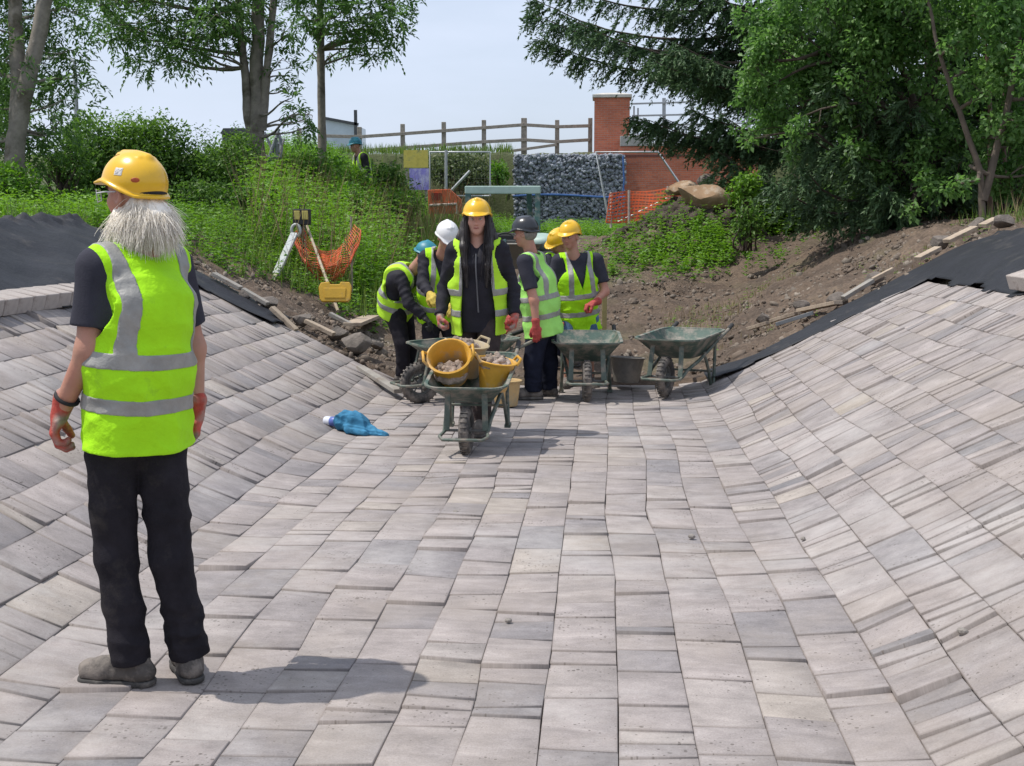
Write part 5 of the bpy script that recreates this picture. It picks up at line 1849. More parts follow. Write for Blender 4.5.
# tubs of mortar
TUB = mat('yellow_tub', (0.62, 0.33, 0.035), 0.55, 0.2, 6, 0.15, 30, dirt=(0.40, 0.30, 0.19), dirt_amt=0.40, dscale=6)
TUBP = mat('pale_tub', (0.45, 0.36, 0.22), 0.6, 0.2, 6, 0.15, 30, dirt=(0.36, 0.31, 0.25), dirt_amt=0.45)
TUBG = mat('grey_bucket', (0.20, 0.185, 0.165), 0.75, 0.25, 6, 0.2, 40, dirt=(0.30, 0.27, 0.23), dirt_amt=0.5)
MORT = mat('rubble_mortar', (0.30, 0.235, 0.185), 0.95, 0.45, 18, 0.8, 60, hue=(0.40, 0.32, 0.27))


def make_tub(name, label, cat, m, loc, rot, r0, r1, h, group=None, handles=True):
    t = thing(name, label, cat, loc, 0, group)
    t.rotation_euler = rot
    mb = MB()
    mb.lathe([(0.001, 0.0), (r0 * 0.96, 0.0), (r0, 0.012), (r1, h - 0.01), (r1 + 0.014, h - 0.006), (r1 + 0.016, h + 0.004), (r1 + 0.004, h + 0.008), (r1 - 0.006, h - 0.002), (r0 - 0.006, 0.016), (0.001, 0.014)], 30)
    mb.build('shell', m, t, 50)
    if handles:
        for sx in (-1, 1):
            MB().tube([(sx * r1, -0.06, h - 0.01), (sx * (r1 + 0.03), -0.045, h + 0.035), (sx * (r1 + 0.03), 0.045, h + 0.035), (sx * r1, 0.06, h - 0.01)], 0.011, 6).build('handle', m, t, 60)
    return t


def heap(label, c, r, rot, seed):
    rg_ = np.random.default_rng(seed)
    bm = bmesh.new()
    bmesh.ops.create_icosphere(bm, subdivisions=4, radius=1)
    for v in bm.verts:
        p = v.co.copy()
        n_ = 0.12 * vnoise(np.array([p.x * 4 + seed]), np.array([p.y * 4]), seed)[0] + 0.08 * vnoise(np.array([p.x * 9]), np.array([p.y * 9 + p.z]), seed + 1)[0]
        v.co = Vector((p.x * r, p.y * r, max(p.z, -0.5) * r * 0.38 + n_ * r))
    me = bpy.data.meshes.new('mortar_heap'); bm.to_mesh(me); bm.free()
    o_ = link_mesh('mortar_heap', me, MORT, None, 50)
    o_.location = c; o_.rotation_euler = rot
    tag(o_, label, 'mortar', 'rubble in the tubs')
    pts = np.stack([rg_.uniform(-.6, .6, 26) * r, rg_.uniform(-.6, .6, 26) * r, rg_.uniform(0.24, 0.40, 26) * r], -1)
    stones('lumps', pts, rg_.uniform(0.012, 0.036, 26), MORT, o_, seed + 4)
    return o_


bx_, by_ = bp_.x, 8.92
t1 = at(451, 378, by_ + 0.10)
make_tub('mortar_tub', 'yellow tub tipped towards us at the front of the loaded wheelbarrow', 'tub', TUB, Vector((t1.x - 0.02, by_ + 0.36, 0.50)), (R(44), R(-8), R(6)), 0.112, 0.148, 0.235, 'yellow mortar tubs')
def tub_top(loc, rot, d):
    from mathutils import Euler
    return Vector(loc) + Euler(rot).to_matrix() @ Vector((0, 0, d))
heap('pinkish rubble lying in the tipped yellow tub', tub_top((t1.x - 0.02, by_ + 0.36, 0.50), (R(44), R(-8), R(6)), 0.11) + Vector((0, -0.02, -0.04)), 0.128, (R(28), 0, 0), 61)
t2 = at(493, 375, by_ + 0.28)
make_tub('mortar_tub', 'yellow tub standing upright at the right of the loaded wheelbarrow', 'tub', TUB, Vector((t2.x - 0.005, by_ + 0.33, 0.42)), (R(9), R(6), R(20)), 0.10, 0.132, 0.21, 'yellow mortar tubs')
heap('rubble heaped in the upright yellow tub', tub_top((t2.x - 0.005, by_ + 0.33, 0.42), (R(9), R(6), 0), 0.185), 0.118, (R(9), 0, 0), 62)
t3 = at(468, 348, by_ + 0.70)
make_tub('mortar_tub', 'pale tub at the back of the loaded wheelbarrow, closest to the woman', 'tub', TUBP, Vector((t3.x - .02, by_ + 0.56, 0.49)), (R(10), 0, R(50)), 0.11, 0.15, 0.24, 'yellow mortar tubs')
heap('rubble heaped in the pale tub closest to the woman', Vector((t3.x - .02, by_ + 0.54, 0.70)), 0.13, (0, 0, 1), 63)
g_ = at(626, 386, 12.75)
make_tub('bucket', 'grey dusty bucket between the two empty wheelbarrows', 'bucket', TUBG, Vector((g_.x, 12.75, float(ground_z(g_.x, 12.75)) + 0.10)), (R(-3), R(3), 0), 0.125, 0.165, 0.24, None, False)
g2 = at(511, 384, 11.6)
make_tub('bucket', 'small tan bucket behind the right side of the loaded wheelbarrow', 'bucket', mat('tan_bucket', (0.48, 0.33, 0.15), 0.7, 0.2, 8, dirt=(.35, .3, .2), dirt_amt=.4), Vector((g2.x - 0.02, 11.3, 0.02)), (0, 0, 0), 0.10, 0.125, 0.22, None, False)

# stake behind the man in shorts, and the shovel he holds
st0 = at(604, 352, 13.3); st1 = at(605, 258, 13.3)
o = MB().beam((0, 0, 0), (st1.x - st0.x, 0, st1.z - st0.z), 0.05, 0.035, (0, 1, 0)).build('timber_stake', mat('fresh_stake', (0.33, 0.26, 0.12), 0.85, 0.3, 8, .2), None, bevel=0.004)
o.location = (st0.x, 13.3, st0.z); tag(o, 'pale timber stake upright at the right shoulder of the man in shorts', 'stake')

# ---- blue jacket and bottle dropped on the blocks
hb_ = hit(356, 425)
Jc_ = Vector((hb_.x, hb_.y, float(prof(hb_.x)) + 0.02))
BLUEJ = mat('blue_jacket', (0.030, 0.150, 0.270), 0.8, 0.3, 12, 0.2, 60, hue=(0.05, 0.21, 0.36), spec=.25)
def jacketf(P):
    d = cap(P, (-0.14, 0.02, 0.05), (0.02, 0.0, 0.06), 0.07, 0.085)
    d = smin(d, cap(P, (-0.10, 0.03, 0.12), (0.0, 0.02, 0.09), 0.055, 0.075), 0.05)
    d = smin(d, cap(P, (0.0, -0.03, 0.05), (0.20, -0.06, 0.012), 0.07, 0.035), 0.05)
    d = smin(d, cap(P, (0.12, -0.06, 0.018), (0.265, -0.085, 0.012), 0.040, 0.036), 0.03)
    d = smin(d, cap(P, (-0.05, -0.08, 0.03), (0.10, -0.11, 0.01), 0.045, 0.03), 0.04)
    d = d - 0.016 * folds(P, 77, 0.10, (0.7, 0.5, 0.4), 3) - 0.008 * folds(P, 78, 0.045, (0.3, 0.9, 0.4), 3)
    return d
o = skin('jacket', jacketf, (-0.3, -0.25, -0.05), (0.36, 0.2, 0.25), 0.006, BLUEJ, None)
o.location = Jc_; o.rotation_euler = (0, R(6), R(-4)); o.scale = (0.92, 0.92, 0.92)
tag(o, 'crumpled blue jacket dropped on the paving at the foot of the left slope', 'jacket')
bt = hit(338, 420)
bt_o = thing('water_bottle', 'small white and blue plastic bottle lying against the blue jacket', 'bottle', (bt.x - 0.01, bt.y - 0.08, float(prof(bt.x)) + 0.055))
bt_o.rotation_euler = (R(90), R(0), R(62))
MB().lathe([(0.001, -.09), (.034, -.09), (.037, -.08), (.037, .03), (.030, .06), (.016, .075), (.001, .076)], 20).build('bottle_body', mat('bottle_white', (.62, .64, .70), .25, .08, 10), bt_o, 40)
MB().lathe([(.0375, -.03), (.0385, -.028), (.0385, .018), (.0375, .02)], 20).build('bottle_label', mat('bottle_blue', (.10, .14, .40), .4, .2, 30), bt_o, 40)
MB().lathe([(.001, .098), (.014, .098), (.015, .09), (.015, .074), (.001, .074)], 16).build('bottle_cap', mat('cap_white', (.7, .7, .72), .4), bt_o, 40)

# ---- orange netting with its two canes, prop and lantern on the left bank
NET = mat('orange_netting', (0.62, 0.11, 0.035), 0.6, 0.25, 20)
Yn = 16.5
nz0 = at(330, 275, Yn)
nt_ = thing('orange_netting', 'sagging orange mesh netting hung between stakes in the weeds of the left bank', 'netting', nz0)
u_n, v_n = 40, 16
grid_ = []
for i in range(u_n + 1):
    t = i / u_n
    topx = 302 + (354 - 302) * t
    topy = 226 + 26 * math.sin(math.pi * t) ** 0.8 + (-2 if t > .8 else 0)
    col_ = []
    for j in range(v_n + 1):
        q = j / v_n
        ex = math.sin(math.pi * t) * 1.0
        pxx = topx + (-9 if t < .3 else (8 if t > .75 else 0)) * math.sin(math.pi * min(1, q * 1.1)) * (1 - abs(2 * t - 1) * 0 if True else 1)
        pyy = topy + q * (18 + 16 * ex + 8 * (1 - ex))
        yv = Yn - 0.10 - 0.28 * math.sin(math.pi * q) * (0.4 + ex) + 0.04 * vnoise(np.array([t * 9]), np.array([q * 5]), 4)[0]
        p = at(pxx + 1.2 * vnoise(np.array([t * 14]), np.array([q * 8]), 6)[0], pyy + 1.2 * vnoise(np.array([t * 12]), np.array([q * 9]), 7)[0], yv)
        col_.append(p - nz0)
    grid_.append(col_)
mb = MB()
for i in range(u_n + 1):
    mb.tube(grid_[i], 0.0045, 4, False)
for j in range(v_n + 1):
    mb.tube([grid_[i][j] for i in range(u_n + 1)], 0.005, 4, False)
mb.build('net', NET, nt_)
for (a, b_) in (((309, 296), (304, 218)), ((352, 292), (351, 216))):
    A = at(*a, Yn) - nz0; Bq = at(*b_, Yn) - nz0
    MB().tube([A, Bq], 0.014, 6).build('stake', WOODF, nt_, 60)
A = at(338, 311, 15.0); Bq = at(307, 226, Yn)
o = MB().tube([(0, 0, 0), Bq - A], [0.020, 0.017], 8).build('wooden_pole', mat('pale_pole', (0.40, 0.33, 0.24), .85, .25, 8), None, 60)
o.location = A; tag(o, 'thin pale wooden pole leaning across the yellow panel and the netting', 'pole')
A = at(273, 281, 15.2); Bq = at(297, 228, 16.2)
lb = thing('steel_prop', 'grey white metal prop with a hooked end leaning in the weeds below the lantern', 'prop', A)
PALE = mat('pale_metal', (0.46, 0.48, 0.47), 0.5, 0.15, 10, dirt=(.25, .25, .2), dirt_amt=.3)
D_ = Bq - A
MB().beam(D_ * 0.12, D_ * 0.88, 0.085, 0.05, (0, -1, 0.2)).build('shaft', PALE, lb, bevel=0.006)
MB().beam((0, 0, 0), D_ * 0.16, 0.045, 0.03, (0, -1, .2)).build('foot', mat('prop_foot', (.35, .33, .22), .7, .2), lb, bevel=0.004)
c_ = D_ * 0.95
MB().tube([c_ + Vector((0.055 * math.cos(a), 0, 0.075 * math.sin(a))) for a in np.linspace(0, 2 * math.pi, 15)[:-1]], 0.020, 8, False, True).build('hook', PALE, lb, 60)
L0 = at(302, 217, 16.3)
ln_ = thing('site_lantern', 'black box lantern with two yellow lenses standing above the orange netting', 'lantern', L0)
BLK = mat('black_plastic', (0.018, 0.018, 0.02), 0.5, 0.2)
MB().box((0, 0, 0.0), (0.22, 0.10, 0.20)).build('case', BLK, ln_, bevel=0.012)
YL = mat('yellow_lens', (0.52, 0.44, 0.12), 0.3, 0.2, 12)
for sx in (-1, 1):
    MB().box((sx * 0.052, -0.055, 0.022), (0.075, 0.02, 0.11)).build('lens', YL, ln_, bevel=0.006)
MB().tube([(0, 0, -0.09), (0.0, 0.02, -0.75)], 0.018, 8).build('stand', BLK, ln_, 60)
MB().tube([(-.03, 0, .095), (-.03, 0, .14), (.03, 0, .14), (.03, 0, .095)], 0.008, 6).build('handle', BLK, ln_, 60)

# ---- yellow moulded panel
Yp0 = at(335, 302, 14.9)
pnl = thing('yellow_panel', 'yellow moulded plastic panel with a hand slot standing on the soil of the left bank', 'panel', Yp0)
pnl.rotation_euler = (R(-14), 0, R(6))
YPL = mat('yellow_plastic', (0.58, 0.34, 0.025), 0.5, 0.15, 6, .1, 30, dirt=(.35, .25, .1), dirt_amt=.3)
prof_p = [(-.16, 0.03), (-.14, 0), (.14, 0), (.165, 0.03), (.18, .18), (.155, .23), (.06, .235), (.05, .205), (-.05, .205), (-.06, .235), (-.15, .225), (-.175, .17)]
mb = MB(); mb.prism([(x * 1.08, z) for x, z in prof_p], -0.03, 0.03); mb.build('panel_body', YPL, pnl, bevel=0.008)
mb = MB(); mb.prism([(-.12, .04), (.12, .04), (.13, .16), (-.13, .16)], -0.038, -0.028); mb.build('moulding', YPL, pnl, bevel=0.006)

# ---- battens, planks and lumps weighing the membrane down
WPALE = mat('pale_timber', (0.42, 0.335, 0.25), 0.85, 0.3, 10, 0.3, 60, dirt=(.22, .17, .13), dirt_amt=.4)
WGREY = mat('grey_timber', (0.30, 0.28, 0.25), 0.85, 0.3, 10, 0.3, 60, dirt=(.2, .16, .13), dirt_amt=.4)
RUB = mat('broken_concrete', (0.17, 0.145, 0.125), 0.95, 0.4, 12, 0.6, 50)
def batten(a, b_, w, m, label, group='battens holding the membrane', lift=0.085, th=0.04):
    A = hit(*a); Bq = hit(*b_)
    A.z = float(ground_z(A.x, A.y)) + lift + 0.03; Bq.z = float(ground_z(Bq.x, Bq.y)) + lift + 0.03
    mid = (A + Bq) / 2
    o_ = MB().beam(A - mid, Bq - mid, w, th).build('timber_batten', m, None, bevel=0.004)
    o_.location = mid
    return tag(o_, label, 'timber', group)
def stone(px, py, r, label, seed, m=RUB, sq=(1.15, 0.9, 0.8), lift=0.06, group='concrete lumps weighing the membrane'):
    h = hit(px, py)
    o_ = rock('concrete_lump', (0, 0, 0), r * 1.3, m, seed, sq, 3, 12)
    o_.location = (h.x, h.y, float(ground_z(h.x, h.y)) + lift + r * 0.5)
    return tag(o_, label, 'concrete lump', group)
rb = [((748, 338), (768, 330)), ((771, 330), (796, 320)), ((800, 318), (838, 311)), ((843, 306), (872, 291)), ((872, 290), (893, 280)), ((917, 271), (938, 259)), ((946, 253), (974, 239)), ((982, 233), (996, 228))]
rbl = ['lowest pale batten of the right bank, beside the barrow handle', 'second pale batten up the right bank, just above the lowest', 'long pale batten low on the right bank with a lump at each end',
       'dark dirty batten halfway up the right membrane edge', 'pale batten halfway up the right membrane edge, above the dark one', 'pale batten high on the right bank, in the gap below the longest upper one', 'longest upper pale batten on the right membrane edge', 'topmost pale batten near the right frame edge']
for i, (a, b_) in enumerate(rb):
    batten(a, b_, 0.10, WGREY if i in (3,) else WPALE, rbl[i])
batten((776, 337), (813, 321), 0.06, mat('slate_strip', (.16, .17, .18), .7, .2), 'thin slate grey strip lying on the membrane below the long low batten')
for i, (x, y, r, l) in enumerate([(763, 327, .075, 'concrete lump at the lower end of the right row of battens'), (800, 313, .075, 'concrete lump between the second and the long low batten'), (838, 306, .085, 'concrete lump at the upper end of the long low batten'),
                                  (873, 287, .085, 'concrete lump on the right membrane edge above the dark batten'), (942, 252, .09, 'concrete lump with a flat top between the two upper battens'), (978, 232, .08, 'concrete lump just below the topmost batten at right'), (1004, 232, .10, 'dark concrete lump at the right frame edge on the membrane top')]):
    stone(x, y, r, l, 100 + i)
lb_ = [((214, 284), (241, 299), .09, WGREY, 'grey timber batten of the left bank nearest the standing man'), ((272, 318), (296, 331), .10, WPALE, 'pale batten in the middle of the left bank row'), ((306, 331), (334, 346), .10, WPALE, 'lower pale batten of the left bank row'),
       ((243, 300), (268, 314), .07, WGREY, 'thin grey batten between the upper lumps of the left bank'), ((330, 325), (352, 337), .07, WGREY, 'short white grey batten touching the flat plank'), ((360, 368), (398, 392), .08, WGREY, 'lowest grey batten of the left bank, behind the barrow wheel')]
for a, b_, w_, m_, l_ in lb_:
    batten(a, b_, w_, m_, l_)
batten((352, 338), (372, 325), .20, WPALE, 'broad pale plank lying flat on the soil of the left bank')
for i, (x, y, r, l) in enumerate([(268, 312, .10, 'dark concrete lump between the upper battens of the left bank'), (302, 328, .085, 'dark concrete lump between the two pale left battens'), (338, 344, .08, 'concrete lump at the foot of the lower pale left batten'), (356, 356, .12, 'square brown concrete lump on the lined edge of the left bank'),
                                  (376, 356, .06, 'small stone beside the left lining edge, right of the square lump'), (246, 302, .05, 'small stone at the upper end of the left batten row')]):
    stone(x, y, r, l, 200 + i)

# ---- boulders on the spoil heap
TANR = mat('tan_boulder', (0.30, 0.195, 0.115), 0.9, 0.3, 3, 0.6, 14, dirt=(.45, .38, .30), dirt_amt=.4)
for (px_, py_, Yb_, r, sq, l, sd) in ((702, 196, 24.6, .46, (1.2, .8, .62), 'large tan boulder on top of the spoil heap under the conifer', 5), (680, 188, 25.2, .30, (1.2, .8, .45), 'pale flat boulder on the spoil heap left of the large tan one', 6), (706, 181, 25.4, .17, (1, 1, .8), 'small brown boulder perched above the large tan one', 7)):
    p = at(px_, py_, Yb_)
    o = rock('boulder', (0, 0, 0), r * 1.02, TANR if sd != 7 else RUB, sd + 30, sq, 4, 9, Matrix.Rotation(R(18 if sd == 5 else -8), 3, 'Y'))
    o.location = p; tag(o, l, 'boulder', 'boulders on the spoil heap')

# ---- orange barriers
ORB = mat('orange_barrier', (0.78, 0.15, 0.05), 0.6, 0.2, 6, dirt=(.45, .18, .1), dirt_amt=.35)
Yo = 33.0
A = at(608, 222, Yo); 
ob = thing('mesh_barrier', 'orange mesh barrier fence in front of the brick wall, left of the boulders', 'barrier', A)
nz = 12
rows = []
for j in range(10):
    t = j / 9
    row = []
    for i in range(25):
        u = i / 24
        xx = (606 + 6 * t * 0.6) + (688 - 606) * u; yy_ = 222 - t * (27 + 6 * u) + 1.3 * math.sin(u * 9 + j * .4) - 2 * math.sin(u * 3.1)
        row.append(at(xx, yy_, Yo + 0.25 * math.sin(u * 6)) - A)
    rows.append(row)
mb = MB()
for j, row in enumerate(rows):
    wd = 0.032 if j % 2 else 0.05
    for i in range(24):
        mb.beam(row[i], row[i + 1], 0.012, wd)
for i in range(0, 25, 1):
    mb.tube([rows[j][i] for j in range(10)], 0.010, 4)
mb.build('mesh', ORB, ob)
for xx, yt in ((611, 192), (629, 190), (668, 186)):
    a = at(xx, 228, Yo + .1) - A; b_ = at(xx, yt, Yo + .1) - A
    MB().tube([a, b_], 0.03, 6).build('post', mat('barrier_post', (.5, .45, .4), .6), ob, 60)
# orange cut-corner board behind the white hat
Yo2 = 30.0
A = at(445, 214, Yo2)
bo = thing('orange_board', 'orange site board with a cut corner and pale frame, behind the white hard hat', 'barrier', A)
def bp2(px_, py_): 
    p = at(px_, py_, Yo2) - A; return (p.x, p.z)
poly = [bp2(429, 214), bp2(428, 190), bp2(450, 189), bp2(462, 200), bp2(462, 214)]
mb = MB(); mb.prism(poly, -0.05, 0.05); mb.build('board', ORB, bo, bevel=0.01)
mb = MB()
P1 = [bp2(430, 205.5), bp2(457, 204), bp2(457, 214)]
mb.tube([(x, -0.07, z) for x, z in P1], 0.03, 6); mb.build('frame_bar', mat('pale_bar', (.6, .55, .5), .5), bo, 60)
mb = MB(); a_ = bp2(432, 200); b_ = bp2(442, 193)
mb.box(((a_[0] + b_[0]) / 2, -0.06, (a_[1] + b_[1]) / 2), (b_[0] - a_[0], 0.03, b_[1] - a_[1])); mb.build('dark_panel', mat('dark_red', (.30, .03, .02), .6), bo)
for xx in (432, 456):
    a = at(xx, 214, Yo2) - A
    MB().box((a.x, 0.02, -0.35), (0.08, 0.08, 0.75)).build('leg', ORB, bo)

# ---- dumper with a green roll bar, behind the workers
DG = mat('dumper_green', (0.055, 0.125, 0.115), 0.5, 0.2, 6, dirt=(.3, .28, .24), dirt_amt=.3)
DGP = mat('roll_bar_pale', (0.34, 0.45, 0.40), 0.5, 0.15, 6)
DY = mat('dumper_skip', (0.20, 0.19, 0.165), 0.6, 0.2, 6, 0.1, 20, dirt=(.3, .26, .2), dirt_amt=.4)
Yd_ = 20.0
A = at(503, 262, Yd_); A.z = float(ground_z(A.x, Yd_))
dm = thing('site_dumper', 'site dumper with a pale green roll bar frame, behind the workers', 'dumper', A)
a0 = at(465, 190, Yd_) - A; a1 = at(541, 190, Yd_) - A
zt = a0.z
MB().beam((a0.x, 0, zt), (a1.x, 0, zt), 0.10, 0.12).build('roll_bar', DGP, dm, bevel=0.015)
for x_, m_ in ((a0.x + .05, DG), (a1.x - .05, DG)):
    MB().beam((x_, 0, 0.55), (x_, 0, zt - .06), 0.085, 0.08, (0, 1, 0)).build('post', m_, dm, bevel=0.012)
for x_ in (a1.x - 0.20,):
    MB().beam((x_, 1.0, 0.8), (x_, 0.3, zt - .02), 0.08, 0.08, (0, 1, 0)).build('rear_post', DG, dm, bevel=0.012)
mid = (a0.x + a1.x) / 2
MB().box((mid, 0.3, 0.62), (1.0, 2.2, 0.34)).build('chassis', DG, dm, bevel=0.03)
MB().box((mid, 0.55, 0.78), (0.52, 0.5, 0.14)).build('seat', GRIP, dm, bevel=0.05)
MB().box((mid, 0.82, 0.86), (0.5, 0.12, 0.20)).build('seat_back', GRIP, dm, bevel=0.05)
mb = MB(); mb.loft([rrect(0.9, 0.6, .08, .45, -1.0), rrect(1.25, 1.15, .1, .80, -1.05), rrect(1.3, 1.2, .1, .81, -1.05), rrect(1.22, 1.1, .1, .80, -1.05), rrect(.85, .55, .08, .48, -1.0)], cap0=True, cap1=True)
mb.build('skip', DY, dm, 40)
MB().tube([(mid + .02, -0.05, .8), (mid + .02, 0.12, .84)], .03, 8).build('steering_column', DG, dm, 60)
MB().tube([(mid + .02 + .17 * math.cos(a), .13 + .08 * math.sin(a), .82 + .14 * math.sin(a)) for a in np.linspace(0, 2 * math.pi, 21)[:-1]], .015, 8, False, True).build('steering_wheel', GRIP, dm, 60)
for sx in (-1, 1):
    for y_ in (-0.75, 0.95):
        mb = MB(); mb.lathe([(.14, -.12), (.30, -.13), (.345, -.09), (.35, 0), (.345, .09), (.30, .13), (.14, .12)], 26, (mid + sx * .62, y_, .35), Matrix.Rotation(R(90), 3, 'Y'))
        wh_ = mb.build('wheel', TYRE, dm, 40)
        mb = MB(); mb.lathe([(.001, .07), (.13, .09), (.15, .10), (.15, -.10), (.13, -.09), (.001, -.07)], 20, (mid + sx * .62, y_, .35), Matrix.Rotation(R(90), 3, 'Y')); mb.build('rim', DGP, wh_, 40)
m0 = at(546, 236, 19.6) - A
o = lump('mudguard', (m0.x - .05, -.4, m0.z - .1), .24, DGP, dm, 4, .05, 3, (1.2, 1.4, .6))

# ---- small stones and crumbs on the paving
PEB = mat('pebble', (0.26, 0.235, 0.21), .9, .3, 20, .4, 80)
for i, (x, y, r, l) in enumerate([(508, 622, .013, 'small grey pebble lying alone in the middle of the paving'), (692, 538, .016, 'small dark stone on the paving left of the right slope foot'), (803, 540, .012, 'small stone in the joint at the foot of the right slope'), (456, 513, .013, 'small dark stone on the paving nearer than the barrow wheel'), (962, 634, .018, 'dark clod lying on the lower right slope')]):
    d = ray(x, y); ys = np.arange(3, 14, .005); zz_ = CAM_Z + d.z / d.y * ys; kk = np.nonzero(zz_ < prof(d.x / d.y * ys) + 0.004)[0][0]
    o = lump('pebble', (0, 0, 0), r, PEB, None, 300 + i, .3, 2, (1.2, .9, .8), None, True)
    o.location = (d.x / d.y * ys[kk], ys[kk], zz_[kk] + r * .5); tag(o, l, 'pebble', 'loose stones on the paving')


# ================================================================== PLANTS
BARK = mat('grey_bark', (0.235, 0.205, 0.175), 0.95, 0.35, 7, 0.6, 30, dirt=(.10, .085, .06), dirt_amt=.4, dscale=3)
BARKD = mat('dark_bark', (0.085, 0.065, 0.05), 0.95, 0.35, 9, 0.6, 30)
ASH = leaf_mat('ash_leaf', (0.062, 0.130, 0.040), (0.170, 0.285, 0.090), 0.50)
BROAD = leaf_mat('broad_leaf', (0.075, 0.165, 0.042), (0.235, 0.400, 0.125), 0.48)
HEDGE = leaf_mat('hedge_leaf', (0.048, 0.115, 0.027), (0.190, 0.320, 0.070), 0.42)
NEEDLE = leaf_mat('conifer_needle', (0.028, 0.068, 0.030), (0.115, 0.190, 0.085), 0.25, 0.5)
WEED = leaf_mat('weed_leaf', (0.065, 0.160, 0.025), (0.220, 0.390, 0.065), 0.42)
GRASS = leaf_mat('grass_blade', (0.07, 0.15, 0.022), (0.24, 0.32, 0.085), 0.35)
DRY = leaf_mat('dry_stalk', (0.16, 0.12, 0.06), (0.34, 0.28, 0.15), 0.2, 0.8)


def nrm(a): return a / (np.linalg.norm(a, axis=-1, keepdims=True) + 1e-9)


def leaf_mesh(name, Cp, D, N, L, W, tint, m, parent=None, fold=0.18, bend=0.12):
    """one folded four-cornered leaf per row"""
    D = nrm(D); S = nrm(np.cross(D, N)); N = np.cross(S, D)
    L = np.asarray(L)[:, None]; W = np.asarray(W)[:, None]
    p0 = Cp; p2 = Cp + D * L - N * L * bend
    mid = Cp + D * L * 0.45
    p1 = mid + S * W * 0.5 + N * W * fold; p3 = mid - S * W * 0.5 + N * W * fold
    n = len(Cp)
    V = np.stack([p0, p1, p2, p3], 1).reshape(-1, 3)
    i = np.arange(n)[:, None] * 4
    T = np.concatenate([i + np.array([[0, 1, 2]]), i + np.array([[0, 2, 3]])])
    me = np_mesh(name, V, T, np.repeat(np.clip(tint, 0, 1), 4))
    return link_mesh(name, me, m, parent)


def rsphere(rg_, n, shell=0.45):
    d = nrm(rg_.normal(0, 1, (n, 3)))
    return d * (rg_.random((n, 1)) ** shell), d


def ash_sprays(clumps, rg_, per_m3=26, leaf=0.085):
    """drooping compound leaves; clumps = [(centre, radius)]"""
    Cs, Ds, Ns, Ls, Ws, Ts = [], [], [], [], [], []
    for c, r in clumps:
        n = max(6, int(per_m3 * r ** 2 * 4))
        o, d = rsphere(rg_, n, 0.4)
        o[:, 2] *= 0.75
        p0 = np.array(c) + o * r
        ax = nrm(d * 0.5 + rg_.normal(0, 0.45, (n, 3)) + np.array([0, 0, -0.30]))
        rl = rg_.uniform(0.20, 0.36, n)
        side = nrm(np.cross(ax, rg_.normal(0, 1, (n, 3)) * 0.4 + np.array([0, 0, 1.0])))
        tone = np.clip(0.45 + 0.35 * rg_.normal(0, 1, n) * 0.6 + 0.12 * rg_.normal(), 0, 1)
        for k in range(6):
            t = (k + 1) / 6
            b = p0 + ax * (rl * t)[:, None] + np.array([0, 0, -1]) * (rl * t * t * 0.25)[:, None]
            for sgn in ((-1, 1) if k < 5 else (0,)):
                dd = nrm(ax * (0.55 if sgn else 1) + side * sgn * 0.9 + np.array([0, 0, -0.14]) + rg_.normal(0, 0.2, (n, 3)))
                Cs.append(b); Ds.append(dd); Ns.append(np.array([0, 0, 1.0]) + rg_.normal(0, 0.45, (n, 3)))
                Ls.append(leaf * rg_.uniform(0.8, 1.3, n)); Ws.append(leaf * 0.36 * rg_.uniform(0.8, 1.25, n)); Ts.append(tone + rg_.normal(0, 0.1, n))
    return [np.concatenate(x) for x in (Cs, Ds, Ns, Ls, Ws, Ts)]


def leaf_clumps(clumps, rg_, dens, leaf, aspect=0.6, droop=0.3, up=0.6, shell=0.4, lift=0.0):
    Cs, Ds, Ns, Ls, Ts = [], [], [], [], []
    for c, r in clumps:
        r = np.array(r if np.ndim(r) else (r, r, r), float)
        n = int(dens * (r[0] * r[1] + r[1] * r[2] + r[0] * r[2]))
        o, d = rsphere(rg_, n, shell)
        bump = 1 + 0.25 * np.sin(o[:, 0] * 5 + rg_.uniform(0, 6)) * np.sin(o[:, 1] * 5 + rg_.uniform(0, 6)) * np.sin(o[:, 2] * 5 + rg_.uniform(0, 6))
        Cs.append(np.array(c) + o * r * bump[:, None])
        Ds.append(d * 0.6 + rg_.normal(0, 0.6, (n, 3)) + np.array([0, 0, -droop]))
        Ns.append(d * 0.5 + np.array([0, 0, up]) + rg_.normal(0, 0.5, (n, 3)))
        Ls.append(leaf * rg_.uniform(0.65, 1.35, n)); Ts.append(np.clip(0.45 + 0.22 * rg_.normal(0, 1, n) + 0.14 * rg_.normal(), 0, 1))
    Cs, Ds, Ns, Ls, Ts = [np.concatenate(x) for x in (Cs, Ds, Ns, Ls, Ts)]
    return Cs, Ds, Ns, Ls, Ls * aspect, Ts


def limb(mb, a, b, r0, r1, rg_, bend=0.12, n=7, k=8):
    a = np.array(a, float); b = np.array(b, float)
    L = np.linalg.norm(b - a)
    o1 = rg_.normal(0, bend * L * 0.5, 3); o2 = rg_.normal(0, bend * L * 0.3, 3)
    pts = [a + (b - a) * t + o1 * math.sin(math.pi * t) + o2 * math.sin(2 * math.pi * t) for t in np.linspace(0, 1, n)]
    mb.tube(pts, list(np.linspace(r0, r1, n)), k)
    return pts


def local(root, arr): return np.asarray(arr, float) - np.array(root.location)


